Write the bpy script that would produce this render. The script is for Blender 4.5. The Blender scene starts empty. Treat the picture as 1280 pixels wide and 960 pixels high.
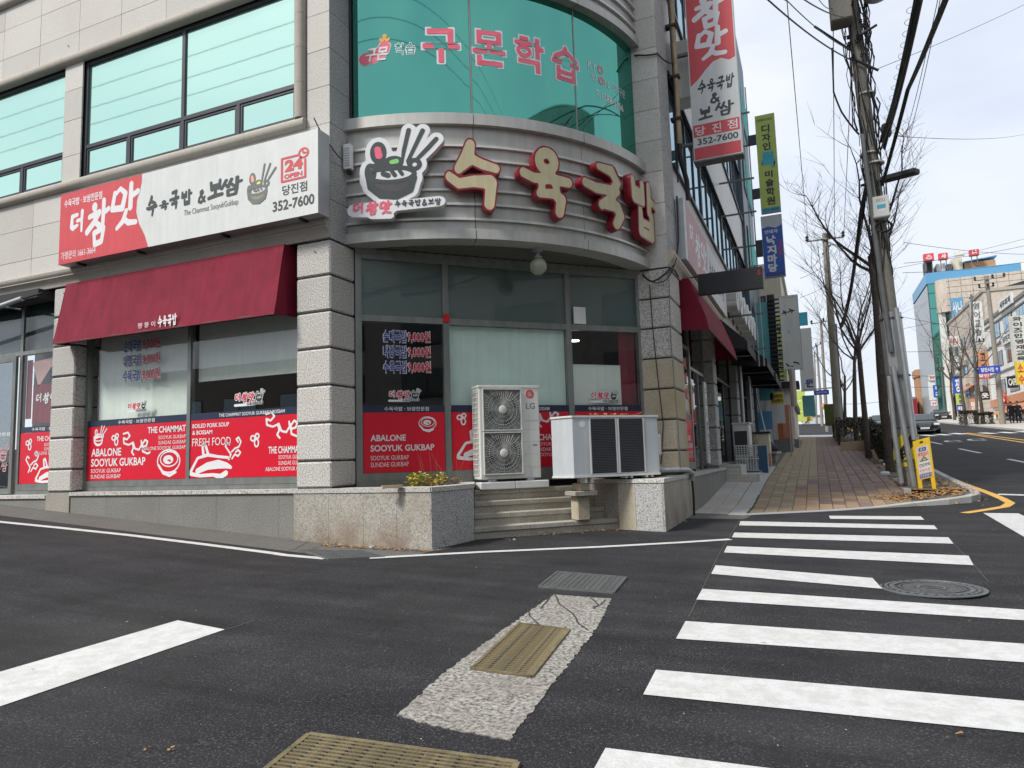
import bpy, bmesh, math, random
import numpy as np
from mathutils import Vector, Matrix

sc = bpy.context.scene
COL = sc.collection
rnd = random.Random(7)

# ------------------------------------------------------------------ camera
CAMZ = 1.4
F_PX = 883.6
_yaw, _pitch, _roll = math.radians(-23.11), math.radians(6.006), math.radians(-1.771)
_fw = Vector((math.sin(_yaw) * math.cos(_pitch), math.cos(_yaw) * math.cos(_pitch), math.sin(_pitch)))
_rt = Vector((math.cos(_yaw), -math.sin(_yaw), 0.0))
_up = _rt.cross(_fw)
_R = _rt * math.cos(_roll) + _up * math.sin(_roll)
_U = -_rt * math.sin(_roll) + _up * math.cos(_roll)
CAMP = Vector((0, 0, CAMZ))
cam_data = bpy.data.cameras.new('camera')
cam_data.sensor_width = 36.0
cam_data.lens = F_PX / 1280 * 36.0
cam_data.clip_start = 0.05
cam_data.clip_end = 3000
cam = bpy.data.objects.new('camera', cam_data)
COL.objects.link(cam)
m = Matrix((_R, _U, -_fw)).transposed().to_4x4()
m.translation = CAMP
cam.matrix_world = m
sc.camera = cam

# ------------------------------------------------------------------ sky, sun, exposure
SUN_EL, SUN_AZ = math.radians(47), math.radians(216)      # azimuth clockwise from +Y (behind the camera, to the left)
w = bpy.data.worlds.new('World')
sc.world = w
w.use_nodes = True
nt = w.node_tree
for n in list(nt.nodes):
    nt.nodes.remove(n)
def WN(t, **k):
    n = nt.nodes.new(t)
    for a, b in k.items():
        setattr(n, a, b)
    return n
out = WN('ShaderNodeOutputWorld')
bg = WN('ShaderNodeBackground')
sky = WN('ShaderNodeTexSky', sky_type='NISHITA', sun_disc=False, sun_elevation=SUN_EL, sun_rotation=SUN_AZ, air_density=1.0, dust_density=2.0)
tc = WN('ShaderNodeTexCoord')
mp = WN('ShaderNodeMapping')
mp.inputs['Scale'].default_value = (1.0, 1.0, 2.6)
mp.inputs['Rotation'].default_value = (0.2, 0.1, 0.5)
no = WN('ShaderNodeTexNoise')
no.inputs['Scale'].default_value = 1.6
no.inputs['Detail'].default_value = 7
no.inputs['Roughness'].default_value = 0.55
no.inputs['Distortion'].default_value = 0.5
cr = WN('ShaderNodeValToRGB')
cr.color_ramp.elements[0].position = 0.34; cr.color_ramp.elements[0].color = (0.80, 0.80, 0.80, 1)
cr.color_ramp.elements[1].position = 0.62; cr.color_ramp.elements[1].color = (1, 1, 1, 1)
no2 = WN('ShaderNodeTexNoise')
no2.inputs['Scale'].default_value = 3.2
no2.inputs['Detail'].default_value = 5
cr2 = WN('ShaderNodeValToRGB')
cr2.color_ramp.elements[0].position = 0.3; cr2.color_ramp.elements[0].color = (4.9, 5.35, 6.2, 1)
cr2.color_ramp.elements[1].position = 0.72; cr2.color_ramp.elements[1].color = (5.9, 6.15, 6.6, 1)
mx = WN('ShaderNodeMixRGB')
L = nt.links.new
L(tc.outputs['Generated'], mp.inputs['Vector'])
L(mp.outputs['Vector'], no.inputs['Vector'])
L(mp.outputs['Vector'], no2.inputs['Vector'])
L(no.outputs['Fac'], cr.inputs['Fac'])
L(no2.outputs['Fac'], cr2.inputs['Fac'])
L(cr.outputs['Color'], mx.inputs['Fac'])
L(sky.outputs['Color'], mx.inputs['Color1'])
L(cr2.outputs['Color'], mx.inputs['Color2'])
L(mx.outputs['Color'], bg.inputs['Color'])
bg.inputs['Strength'].default_value = 0.1
L(bg.outputs['Background'], out.inputs['Surface'])
sd = bpy.data.lights.new('sun', 'SUN')
sd.energy = 2.6
sd.angle = math.radians(12)
sd.color = (1.0, 0.97, 0.92)
so = bpy.data.objects.new('sun', sd)
COL.objects.link(so)
sdir = Vector((math.sin(SUN_AZ) * math.cos(SUN_EL), math.cos(SUN_AZ) * math.cos(SUN_EL), math.sin(SUN_EL)))
so.rotation_euler = sdir.to_track_quat('Z', 'Y').to_euler()
sc.view_settings.view_transform = 'Standard'
sc.view_settings.look = 'None'
sc.view_settings.exposure = 0.72
sc.view_settings.gamma = 1.0
sc.view_settings.use_curve_mapping = False
try:
    sc.cycles.max_bounces = 6
    sc.cycles.transparent_max_bounces = 12
except Exception:
    pass

# ------------------------------------------------------------------ ground height and measured rays
def G(x, y):
    z = -0.1 + 0.022 * min(y, 15.0)
    z += 0.05 * max(0.0, min(y, 110.0) - 15.0)
    z += -0.025 * min(max(x, -6.5), 2.0)
    if x < -6.5:
        z += -0.077 * (max(x, -30.0) + 6.5)
    return z
def ray(px, py):
    d = _fw * F_PX + _R * (px - 640) - _U * (py - 480)
    return d / d.dot(_fw)
def at_y(px, py, Y):
    d = ray(px, py); return CAMP + d * (Y / d.y)
def at_x(px, py, X):
    d = ray(px, py); return CAMP + d * (X / d.x)
def at_d(px, py, D):
    return CAMP + ray(px, py) * D
def on_ground(px, py, off=0.0):
    d = ray(px, py); t = 0.5
    while t < 500:
        p = CAMP + d * t
        if p.z < G(p.x, p.y) + off: break
        t *= 1.01
    a, b = t / 1.01, t
    for _ in range(30):
        mm = (a + b) / 2; p = CAMP + d * mm
        if p.z < G(p.x, p.y) + off: b = mm
        else: a = mm
    return CAMP + d * b

# ------------------------------------------------------------------ materials
MATS = {}
def newmat(name):
    mt = bpy.data.materials.new(name)
    mt.use_nodes = True
    MATS[name] = mt
    return mt, mt.node_tree, mt.node_tree.nodes['Principled BSDF']
def plain(name, col, rough=0.6, metal=0.0, vary=0.12, scale=3.0, bump=0.0, bscale=60.0, spec=0.5, emit=None, streak=0.0):
    """colour with slow variation, optional fine relief and vertical weather streaks"""
    mt, t, b = newmat(name)
    N = t.nodes; K = t.links.new
    co = N.new('ShaderNodeTexCoord')
    n1 = N.new('ShaderNodeTexNoise'); n1.inputs['Scale'].default_value = scale; n1.inputs['Detail'].default_value = 8
    n1.inputs['Roughness'].default_value = 0.65
    K(co.outputs['Object'], n1.inputs['Vector'])
    r = N.new('ShaderNodeValToRGB')
    lo = [max(0, c * (1 - vary)) for c in col]; hi = [min(1, c * (1 + vary)) for c in col]
    r.color_ramp.elements[0].position = 0.3; r.color_ramp.elements[0].color = (*lo, 1)
    r.color_ramp.elements[1].position = 0.7; r.color_ramp.elements[1].color = (*hi, 1)
    K(n1.outputs['Fac'], r.inputs['Fac'])
    src = r.outputs['Color']
    if streak:
        mpn = N.new('ShaderNodeMapping'); mpn.inputs['Scale'].default_value = (9, 9, 0.5)
        K(co.outputs['Object'], mpn.inputs['Vector'])
        n3 = N.new('ShaderNodeTexNoise'); n3.inputs['Scale'].default_value = 1.0; n3.inputs['Detail'].default_value = 6
        K(mpn.outputs['Vector'], n3.inputs['Vector'])
        r3 = N.new('ShaderNodeValToRGB')
        r3.color_ramp.elements[0].position = 0.35; r3.color_ramp.elements[0].color = (1 - streak, 1 - streak, 1 - streak * 1.15, 1)
        r3.color_ramp.elements[1].position = 0.6; r3.color_ramp.elements[1].color = (1, 1, 1, 1)
        K(n3.outputs['Fac'], r3.inputs['Fac'])
        mm = N.new('ShaderNodeMixRGB'); mm.blend_type = 'MULTIPLY'; mm.inputs['Fac'].default_value = 1
        K(src, mm.inputs['Color1']); K(r3.outputs['Color'], mm.inputs['Color2']); src = mm.outputs['Color']
    K(src, b.inputs['Base Color'])
    b.inputs['Roughness'].default_value = rough
    b.inputs['Metallic'].default_value = metal
    b.inputs['Specular IOR Level'].default_value = spec
    if bump:
        n2 = N.new('ShaderNodeTexNoise'); n2.inputs['Scale'].default_value = bscale; n2.inputs['Detail'].default_value = 4
        K(co.outputs['Object'], n2.inputs['Vector'])
        bp = N.new('ShaderNodeBump'); bp.inputs['Strength'].default_value = bump; bp.inputs['Distance'].default_value = 0.01
        K(n2.outputs['Fac'], bp.inputs['Height']); K(bp.outputs['Normal'], b.inputs['Normal'])
    if emit:
        b.inputs['Emission Color'].default_value = (*emit[0], 1); b.inputs['Emission Strength'].default_value = emit[1]
    return mt
def speckled(name, base, dark, lite, sc1=120.0, amt=0.5, rough=0.8, bump=0.25, stain=0.2, staincol=(0.3, 0.22, 0.14), big=1.2, piece=0.08, lowstain=None, lanes=False):
    """granite / asphalt: grain of dark and light specks over a base, slow stains, each piece a slightly other tone"""
    mt, t, b = newmat(name)
    N = t.nodes; K = t.links.new
    geo = N.new('ShaderNodeNewGeometry'); co_v = geo.outputs['Position']
    v = N.new('ShaderNodeTexNoise'); v.inputs['Scale'].default_value = sc1; v.inputs['Detail'].default_value = 3; v.inputs['Roughness'].default_value = 0.7
    K(co_v, v.inputs['Vector'])
    r = N.new('ShaderNodeValToRGB'); e = r.color_ramp.elements
    e[0].position = 0.5 - 0.32 * amt; e[0].color = (*dark, 1)
    e[1].position = 0.5 + 0.36 * amt; e[1].color = (*lite, 1)
    x = e.new(0.5 - 0.08 * amt); x.color = (*base, 1); x = e.new(0.5 + 0.12 * amt); x.color = (*base, 1)
    K(v.outputs['Fac'], r.inputs['Fac'])
    n1 = N.new('ShaderNodeTexNoise'); n1.inputs['Scale'].default_value = big; n1.inputs['Detail'].default_value = 9; n1.inputs['Roughness'].default_value = 0.62
    K(co_v, n1.inputs['Vector'])
    r1 = N.new('ShaderNodeValToRGB'); r1.color_ramp.elements[0].position = 0.38; r1.color_ramp.elements[0].color = (0, 0, 0, 1)
    r1.color_ramp.elements[1].position = 0.75; r1.color_ramp.elements[1].color = (stain, stain, stain, 1)
    K(n1.outputs['Fac'], r1.inputs['Fac'])
    mxn = N.new('ShaderNodeMixRGB'); K(r1.outputs['Color'], mxn.inputs['Fac']); K(r.outputs['Color'], mxn.inputs['Color1']); mxn.inputs['Color2'].default_value = (*staincol, 1)
    src = mxn.outputs['Color']
    if lanes:      # long faint polished and dusty drags along and across the road
        for rot, sc_, lo_, hi_ in ((0.25, (0.25, 3.0, 1), 0.72, 1.25), (1.35, (0.35, 2.2, 1), 0.80, 1.22), (0.0, (1.6, 1.6, 1), 0.78, 1.3)):
            mpp = N.new('ShaderNodeMapping'); mpp.inputs['Rotation'].default_value = (0, 0, rot); mpp.inputs['Scale'].default_value = sc_
            K(co_v, mpp.inputs['Vector']); nn = N.new('ShaderNodeTexNoise'); nn.inputs['Scale'].default_value = 1.0; nn.inputs['Detail'].default_value = 7; nn.inputs['Roughness'].default_value = 0.6
            K(mpp.outputs['Vector'], nn.inputs['Vector']); m_ = N.new('ShaderNodeMapRange'); m_.inputs['From Min'].default_value = 0.3; m_.inputs['From Max'].default_value = 0.7
            m_.inputs['To Min'].default_value = lo_; m_.inputs['To Max'].default_value = hi_; K(nn.outputs['Fac'], m_.inputs['Value'])
            q_ = N.new('ShaderNodeVectorMath'); q_.operation = 'SCALE'; K(src, q_.inputs[0]); K(m_.outputs['Result'], q_.inputs['Scale']); src = q_.outputs['Vector']
    oi = N.new('ShaderNodeObjectInfo')
    mr = N.new('ShaderNodeMapRange'); mr.inputs['To Min'].default_value = 1 - piece; mr.inputs['To Max'].default_value = 1 + piece
    K(oi.outputs['Random'], mr.inputs['Value'])
    mul = N.new('ShaderNodeVectorMath'); mul.operation = 'SCALE'
    K(src, mul.inputs[0]); K(mr.outputs['Result'], mul.inputs['Scale'])
    src = mul.outputs['Vector']
    if lowstain:
        z0, z1, lc, la = lowstain
        sp = N.new('ShaderNodeSeparateXYZ'); K(co_v, sp.inputs[0])
        m2 = N.new('ShaderNodeMapRange'); m2.inputs['From Min'].default_value = z1; m2.inputs['From Max'].default_value = z0
        K(sp.outputs['Z'], m2.inputs['Value'])
        n4 = N.new('ShaderNodeTexNoise'); n4.inputs['Scale'].default_value = 2.3; n4.inputs['Detail'].default_value = 8
        K(co_v, n4.inputs['Vector'])
        r4 = N.new('ShaderNodeValToRGB'); r4.color_ramp.elements[0].position = 0.42; r4.color_ramp.elements[0].color = (0, 0, 0, 1); r4.color_ramp.elements[1].position = 0.62; r4.color_ramp.elements[1].color = (la, la, la, 1)
        K(n4.outputs['Fac'], r4.inputs['Fac'])
        ml = N.new('ShaderNodeMath'); ml.operation = 'MULTIPLY'; K(m2.outputs['Result'], ml.inputs[0]); K(r4.outputs['Color'], ml.inputs[1])
        m3 = N.new('ShaderNodeMixRGB'); K(ml.outputs[0], m3.inputs['Fac']); K(src, m3.inputs['Color1']); m3.inputs['Color2'].default_value = (*lc, 1)
        src = m3.outputs['Color']
    K(src, b.inputs['Base Color'])
    b.inputs['Roughness'].default_value = rough
    b.inputs['Specular IOR Level'].default_value = 0.25
    if bump:
        bp = N.new('ShaderNodeBump'); bp.inputs['Strength'].default_value = bump; bp.inputs['Distance'].default_value = 0.006
        K(v.outputs['Fac'], bp.inputs['Height']); K(bp.outputs['Normal'], b.inputs['Normal'])
    return mt
def glass(name, tint=(0.55, 0.62, 0.62), refl=0.12, col=(1, 1, 1), rough=0.015):
    mt = bpy.data.materials.new(name); mt.use_nodes = True; MATS[name] = mt
    t = mt.node_tree; N = t.nodes; K = t.links.new
    N.remove(N['Principled BSDF'])
    o = N['Material Output']
    tr = N.new('ShaderNodeBsdfTransparent'); tr.inputs['Color'].default_value = (*tint, 1)
    gl = N.new('ShaderNodeBsdfGlossy'); gl.inputs['Color'].default_value = (*col, 1); gl.inputs['Roughness'].default_value = rough
    fr = N.new('ShaderNodeFresnel'); fr.inputs['IOR'].default_value = 1.5
    ad = N.new('ShaderNodeMath'); ad.operation = 'ADD'; ad.use_clamp = True; ad.inputs[1].default_value = refl
    mxs = N.new('ShaderNodeMixShader')
    ge = N.new('ShaderNodeNewGeometry'); bk = N.new('ShaderNodeMath'); bk.operation = 'SUBTRACT'; bk.inputs[0].default_value = 1.0; K(ge.outputs['Backfacing'], bk.inputs[1])
    mu = N.new('ShaderNodeMath'); mu.operation = 'MULTIPLY'; K(ad.outputs[0], mu.inputs[0]); K(bk.outputs[0], mu.inputs[1])
    K(fr.outputs[0], ad.inputs[0]); K(mu.outputs[0], mxs.inputs['Fac']); K(tr.outputs[0], mxs.inputs[1]); K(gl.outputs[0], mxs.inputs[2]); K(mxs.outputs[0], o.inputs['Surface'])
    return mt
def coated(name, body, coat, mix=0.7, rough=0.03):
    """mirror-coated tinted glass"""
    mt = bpy.data.materials.new(name); mt.use_nodes = True; MATS[name] = mt
    t = mt.node_tree; N = t.nodes; K = t.links.new
    N.remove(N['Principled BSDF'])
    o = N['Material Output']
    d = N.new('ShaderNodeBsdfDiffuse'); d.inputs['Color'].default_value = (*body, 1)
    gl = N.new('ShaderNodeBsdfGlossy'); gl.inputs['Color'].default_value = (*coat, 1); gl.inputs['Roughness'].default_value = rough
    co = N.new('ShaderNodeTexCoord'); n = N.new('ShaderNodeTexNoise'); n.inputs['Scale'].default_value = 1.1; n.inputs['Detail'].default_value = 2
    K(co.outputs['Object'], n.inputs['Vector'])
    bp = N.new('ShaderNodeBump'); bp.inputs['Strength'].default_value = 0.03; bp.inputs['Distance'].default_value = 0.02
    K(n.outputs['Fac'], bp.inputs['Height']); K(bp.outputs['Normal'], gl.inputs['Normal'])
    mxs = N.new('ShaderNodeMixShader'); mxs.inputs['Fac'].default_value = mix
    K(d.outputs[0], mxs.inputs[1]); K(gl.outputs[0], mxs.inputs[2]); K(mxs.outputs[0], o.inputs['Surface'])
    return mt

M = MATS
speckled('asphalt', (0.019, 0.019, 0.021), (0.007, 0.007, 0.008), (0.095, 0.095, 0.10), sc1=75, amt=0.46, rough=0.9, bump=0.6, stain=0.75, staincol=(0.034, 0.032, 0.032), big=0.45, piece=0.0, lanes=True)
speckled('old_asphalt', (0.13, 0.125, 0.115), (0.07, 0.068, 0.062), (0.22, 0.21, 0.19), sc1=70, rough=0.9, bump=0.7, stain=0.5, staincol=(0.09, 0.08, 0.07), big=1.5, piece=0)
speckled('granite', (0.54, 0.52, 0.48), (0.30, 0.285, 0.26), (0.68, 0.66, 0.62), sc1=60, stain=0.35, staincol=(0.42, 0.375, 0.31), piece=0.075, big=0.8)
speckled('granite_block', (0.50, 0.485, 0.45), (0.20, 0.19, 0.17), (0.68, 0.66, 0.62), sc1=50, amt=0.33, bump=0.5, stain=0.25, staincol=(0.38, 0.33, 0.27), piece=0.09)
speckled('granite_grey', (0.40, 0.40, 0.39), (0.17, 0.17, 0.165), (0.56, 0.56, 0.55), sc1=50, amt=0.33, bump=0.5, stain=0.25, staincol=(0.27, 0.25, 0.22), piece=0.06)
speckled('granite_stained', (0.44, 0.405, 0.33), (0.24, 0.20, 0.13), (0.54, 0.50, 0.42), sc1=55, bump=0.5, stain=0.8, staincol=(0.36, 0.27, 0.13), piece=0.08)
speckled('plinth_stone', (0.36, 0.345, 0.305), (0.18, 0.165, 0.14), (0.50, 0.48, 0.44), sc1=50, amt=0.4, bump=0.4, stain=0.6, staincol=(0.25, 0.20, 0.14), big=1.6, piece=0.08, lowstain=(0.2, 0.75, (0.17, 0.11, 0.07), 0.7))
speckled('plinth_dark', (0.22, 0.215, 0.20), (0.10, 0.10, 0.09), (0.36, 0.35, 0.33), sc1=50, bump=0.4, stain=0.5, staincol=(0.14, 0.13, 0.11), big=1.3, piece=0.06)
speckled('step_stone', (0.40, 0.38, 0.33), (0.18, 0.17, 0.14), (0.56, 0.54, 0.48), sc1=55, bump=0.4, stain=0.7, staincol=(0.20, 0.16, 0.10), big=1.8, piece=0.08)
speckled('moulding_stone', (0.40, 0.37, 0.32), (0.26, 0.24, 0.21), (0.52, 0.49, 0.44), sc1=70, stain=0.4, staincol=(0.26, 0.22, 0.17), piece=0.05, bump=0.2)
speckled('concrete_patch', (0.28, 0.265, 0.24), (0.06, 0.056, 0.05), (0.47, 0.455, 0.42), sc1=40, amt=0.33, bump=0.7, stain=0.8, staincol=(0.20, 0.18, 0.155), big=1.8, piece=0)
speckled('kerb_stone', (0.42, 0.42, 0.41), (0.26, 0.26, 0.25), (0.55, 0.55, 0.54), sc1=70, stain=0.4, staincol=(0.25, 0.22, 0.18), piece=0.07)
speckled('slab_grey', (0.44, 0.42, 0.39), (0.30, 0.285, 0.26), (0.56, 0.54, 0.50), sc1=90, stain=0.45, staincol=(0.27, 0.22, 0.17), piece=0.08, bump=0.2)
speckled('paver_tan', (0.30, 0.24, 0.155), (0.17, 0.13, 0.08), (0.40, 0.34, 0.24), sc1=60, stain=0.5, staincol=(0.20, 0.17, 0.12), piece=0.16, bump=0.4)
speckled('paver_red', (0.25, 0.165, 0.138), (0.12, 0.085, 0.075), (0.31, 0.245, 0.22), sc1=60, stain=0.5, staincol=(0.16, 0.14, 0.12), piece=0.2, bump=0.4)
speckled('paver_worn', (0.36, 0.25, 0.145), (0.18, 0.12, 0.08), (0.42, 0.33, 0.24), sc1=60, stain=0.6, staincol=(0.22, 0.14, 0.11), piece=0.22, bump=0.4)
speckled('grout', (0.10, 0.095, 0.085), (0.05, 0.05, 0.045), (0.15, 0.145, 0.13), sc1=60, stain=0.4, piece=0)
speckled('soil', (0.16, 0.125, 0.085), (0.06, 0.045, 0.03), (0.26, 0.21, 0.15), sc1=35, bump=1.0, stain=0.5, staincol=(0.10, 0.075, 0.05), piece=0)
speckled('pole_concrete', (0.26, 0.245, 0.205), (0.15, 0.14, 0.12), (0.34, 0.32, 0.28), sc1=45, stain=0.5, staincol=(0.15, 0.135, 0.11), big=0.9, piece=0.06)
speckled('bark', (0.10, 0.082, 0.066), (0.04, 0.032, 0.026), (0.17, 0.145, 0.12), sc1=18, bump=1.0, stain=0.5, staincol=(0.06, 0.05, 0.04), piece=0.1)
plain('grout_dark', (0.03, 0.03, 0.03), 0.9)
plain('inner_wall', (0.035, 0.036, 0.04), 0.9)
plain('render_wall', (0.52, 0.49, 0.42), 0.9, vary=0.12, bump=0.2)
# road paint with worn spots
def paint(name, col, wear=0.35):
    mt, t, b = newmat(name); N = t.nodes; K = t.links.new
    g = N.new('ShaderNodeNewGeometry')
    n = N.new('ShaderNodeTexNoise'); n.inputs['Scale'].default_value = 7; n.inputs['Detail'].default_value = 10; n.inputs['Roughness'].default_value = 0.8
    K(g.outputs['Position'], n.inputs['Vector'])
    r = N.new('ShaderNodeValToRGB'); r.color_ramp.elements[0].position = wear - 0.1; r.color_ramp.elements[0].color = (0.12, 0.12, 0.12, 1)
    r.color_ramp.elements[1].position = wear + 0.03; r.color_ramp.elements[1].color = (*col, 1)
    x = r.color_ramp.elements.new(0.58); x.color = (col[0] * 0.80, col[1] * 0.80, col[2] * 0.78, 1)
    K(n.outputs['Fac'], r.inputs['Fac']); K(r.outputs['Color'], b.inputs['Base Color'])
    n2 = N.new('ShaderNodeTexNoise'); n2.inputs['Scale'].default_value = 70; K(g.outputs['Position'], n2.inputs['Vector'])
    bp = N.new('ShaderNodeBump'); bp.inputs['Strength'].default_value = 0.6; bp.inputs['Distance'].default_value = 0.006
    K(n2.outputs['Fac'], bp.inputs['Height']); K(bp.outputs['Normal'], b.inputs['Normal'])
    b.inputs['Roughness'].default_value = 0.7
paint('road_white', (0.60, 0.60, 0.59), 0.37)
paint('road_yellow', (0.72, 0.40, 0.07), 0.30)
plain('frame_grey', (0.26, 0.275, 0.26), 0.42, 0.6, vary=0.12, streak=0.15)
plain('frame_dark', (0.035, 0.038, 0.045), 0.4, 0.2, vary=0.2)
plain('alu', (0.62, 0.61, 0.58), 0.35, 0.3, vary=0.06, streak=0.08)
plain('cladding', (0.46, 0.45, 0.415), 0.45, 0.35, vary=0.08, streak=0.10, scale=1.2)
plain('soffit', (0.15, 0.152, 0.13), 0.5, 0.4, vary=0.15)
plain('galv', (0.42, 0.44, 0.45), 0.45, 0.5, vary=0.15)
plain('black_metal', (0.022, 0.022, 0.025), 0.5, 0.2, vary=0.2)
plain('cable_black', (0.015, 0.015, 0.017), 0.6)
plain('iron', (0.16, 0.165, 0.165), 0.6, 0.6, vary=0.25, scale=9, bump=0.3)
plain('rust_iron', (0.155, 0.125, 0.068), 0.8, 0.1, vary=0.55, scale=8, bump=0.4)
plain('copper_pipe', (0.36, 0.27, 0.16), 0.6, 0.1, vary=0.3)
plain('sign_white', (0.64, 0.65, 0.63), 0.45, vary=0.05, streak=0.06)
plain('sticker_white', (0.72, 0.72, 0.72), 0.4, vary=0.03)
plain('sign_red', (0.60, 0.060, 0.070), 0.45, vary=0.07, streak=0.07)
plain('film_red', (0.62, 0.008, 0.028), 0.3, vary=0.03)
plain('film_navy', (0.020, 0.030, 0.060), 0.3, vary=0.1)
plain('faded_pink', (0.56, 0.32, 0.32), 0.5, vary=0.08, streak=0.1)
plain('letter_cream', (0.56, 0.49, 0.30), 0.45, vary=0.08, streak=0.12)
plain('letter_rim', (0.22, 0.009, 0.022), 0.35, vary=0.18)
plain('ink_dark', (0.035, 0.045, 0.045), 0.5, vary=0.15)
plain('ink_grey', (0.14, 0.15, 0.14), 0.5, vary=0.1)
plain('ink_blue', (0.02, 0.05, 0.30), 0.4)
plain('ink_red', (0.62, 0.02, 0.05), 0.4)
plain('pink_letter', (0.80, 0.13, 0.19), 0.4, vary=0.04)
plain('bowl_brown', (0.065, 0.055, 0.058), 0.5, vary=0.12)
plain('bowl_olive', (0.25, 0.235, 0.15), 0.5, vary=0.12)
plain('leaf_pink', (0.80, 0.12, 0.20), 0.5)
plain('leaf_orange', (0.85, 0.38, 0.18), 0.5)
plain('leaf_green', (0.22, 0.62, 0.16), 0.5)
plain('leaf_yellow', (0.75, 0.72, 0.12), 0.5)
plain('leaf_lilac', (0.75, 0.42, 0.50), 0.5)
plain('gold', (0.70, 0.38, 0.06), 0.4)
plain('awning_red', (0.20, 0.013, 0.032), 0.75, spec=0.2, vary=0.16, scale=1.5, streak=0.16, bump=0.25, bscale=220)
plain('awning_black', (0.02, 0.02, 0.023), 0.7)
plain('ac_white', (0.66, 0.66, 0.62), 0.42, vary=0.05, streak=0.10)
plain('ac_grey', (0.50, 0.53, 0.55), 0.42, vary=0.06, streak=0.12)
plain('ac_dark', (0.035, 0.038, 0.042), 0.6, vary=0.2)
plain('fan_grey', (0.16, 0.16, 0.16), 0.5, vary=0.2)
plain('coil_grey', (0.24, 0.24, 0.225), 0.7, 0.3, vary=0.25, scale=8)
plain('blind', (0.72, 0.75, 0.70), 0.8, vary=0.05, streak=0.05)
plain('blind_green', (0.68, 0.80, 0.74), 0.85, vary=0.08, scale=2.0, streak=0.08)
plain('frost_dark', (0.060, 0.085, 0.085), 0.22, vary=0.35, scale=0.8)
plain('curtain_red', (0.20, 0.02, 0.04), 0.8, vary=0.2, streak=0.3)
plain('leaf_dry', (0.36, 0.20, 0.07), 0.8, vary=0.45, scale=30)
plain('leaf_fresh', (0.42, 0.40, 0.03), 0.6, vary=0.35, scale=30)
plain('hedge_leaf', (0.042, 0.040, 0.024), 0.8, vary=0.5, scale=14)
plain('twig', (0.15, 0.11, 0.08), 0.85, vary=0.3)
plain('yellow_plastic', (0.78, 0.50, 0.02), 0.4, vary=0.08)
plain('yellow_paint', (0.66, 0.55, 0.05), 0.5, vary=0.1)
plain('sign_lime', (0.42, 0.52, 0.10), 0.5, vary=0.05)
plain('sign_cyan', (0.05, 0.40, 0.52), 0.5)
plain('sign_blue', (0.02, 0.09, 0.42), 0.4, vary=0.08)
plain('road_sign_blue', (0.02, 0.06, 0.42), 0.4)
plain('orange_wood', (0.48, 0.125, 0.035), 0.6, vary=0.15)
plain('orange_panel', (0.50, 0.22, 0.11), 0.6, vary=0.1)
plain('cream_wall', (0.62, 0.57, 0.44), 0.85, vary=0.06, streak=0.12)
plain('white_wall', (0.72, 0.71, 0.68), 0.8, vary=0.05, streak=0.14)
plain('beige_stone', (0.52, 0.45, 0.38), 0.8, vary=0.10, streak=0.1)
plain('slate_wall', (0.065, 0.095, 0.12), 0.45, 0.2, vary=0.1, streak=0.1)
plain('sky_blue_panel', (0.10, 0.29, 0.48), 0.4, vary=0.06)
plain('teal_panel', (0.10, 0.33, 0.36), 0.4, vary=0.1)
plain('brick_orange', (0.42, 0.235, 0.12), 0.8, vary=0.2, scale=5)
plain('grey_wall', (0.20, 0.20, 0.19), 0.8, vary=0.15, streak=0.2)
plain('car_black', (0.012, 0.013, 0.016), 0.16, 0.2, vary=0.1)
plain('car_silver', (0.10, 0.115, 0.125), 0.2, 0.6, vary=0.1)
plain('tyre', (0.012, 0.012, 0.012), 0.85)
plain('car_glass', (0.05, 0.065, 0.07), 0.06)
plain('chrome', (0.6, 0.6, 0.6), 0.2, 0.9)
plain('lamp_glass', (0.55, 0.60, 0.60), 0.1)
plain('globe_glass', (0.33, 0.34, 0.27), 0.18, vary=0.25, scale=6)
plain('coat_dark', (0.012, 0.014, 0.022), 0.85)
plain('skin', (0.42, 0.25, 0.17), 0.6)
plain('hair', (0.015, 0.012, 0.01), 0.7)
plain('cardboard', (0.46, 0.34, 0.22), 0.85, vary=0.1)
plain('plastic_bag', (0.60, 0.63, 0.66), 0.3, vary=0.15, bump=0.8, bscale=14)
plain('plastic_blue', (0.03, 0.09, 0.17), 0.5)
plain('tile_grout_white', (0.40, 0.39, 0.36), 0.7)
plain('tile_white', (0.55, 0.53, 0.47), 0.35, vary=0.12)
plain('moss', (0.07, 0.09, 0.02), 0.9, vary=0.4, scale=30)
glass('glass_clear', (0.96, 0.98, 0.97), 0.02)
glass('glass_dark', (0.55, 0.58, 0.60), 0.03)
coated('glass_mint', (0.24, 0.46, 0.38), (0.68, 0.97, 0.84), 0.80)
coated('glass_teal', (0.025, 0.155, 0.125), (0.13, 0.43, 0.35), 0.74)
coated('glass_sky', (0.10, 0.16, 0.18), (0.62, 0.78, 0.84), 0.7)
coated('glass_far', (0.03, 0.12, 0.11), (0.18, 0.50, 0.44), 0.6)
coated('glass_frost', (0.09, 0.12, 0.115), (0.32, 0.38, 0.38), 0.35, rough=0.32)
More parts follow.
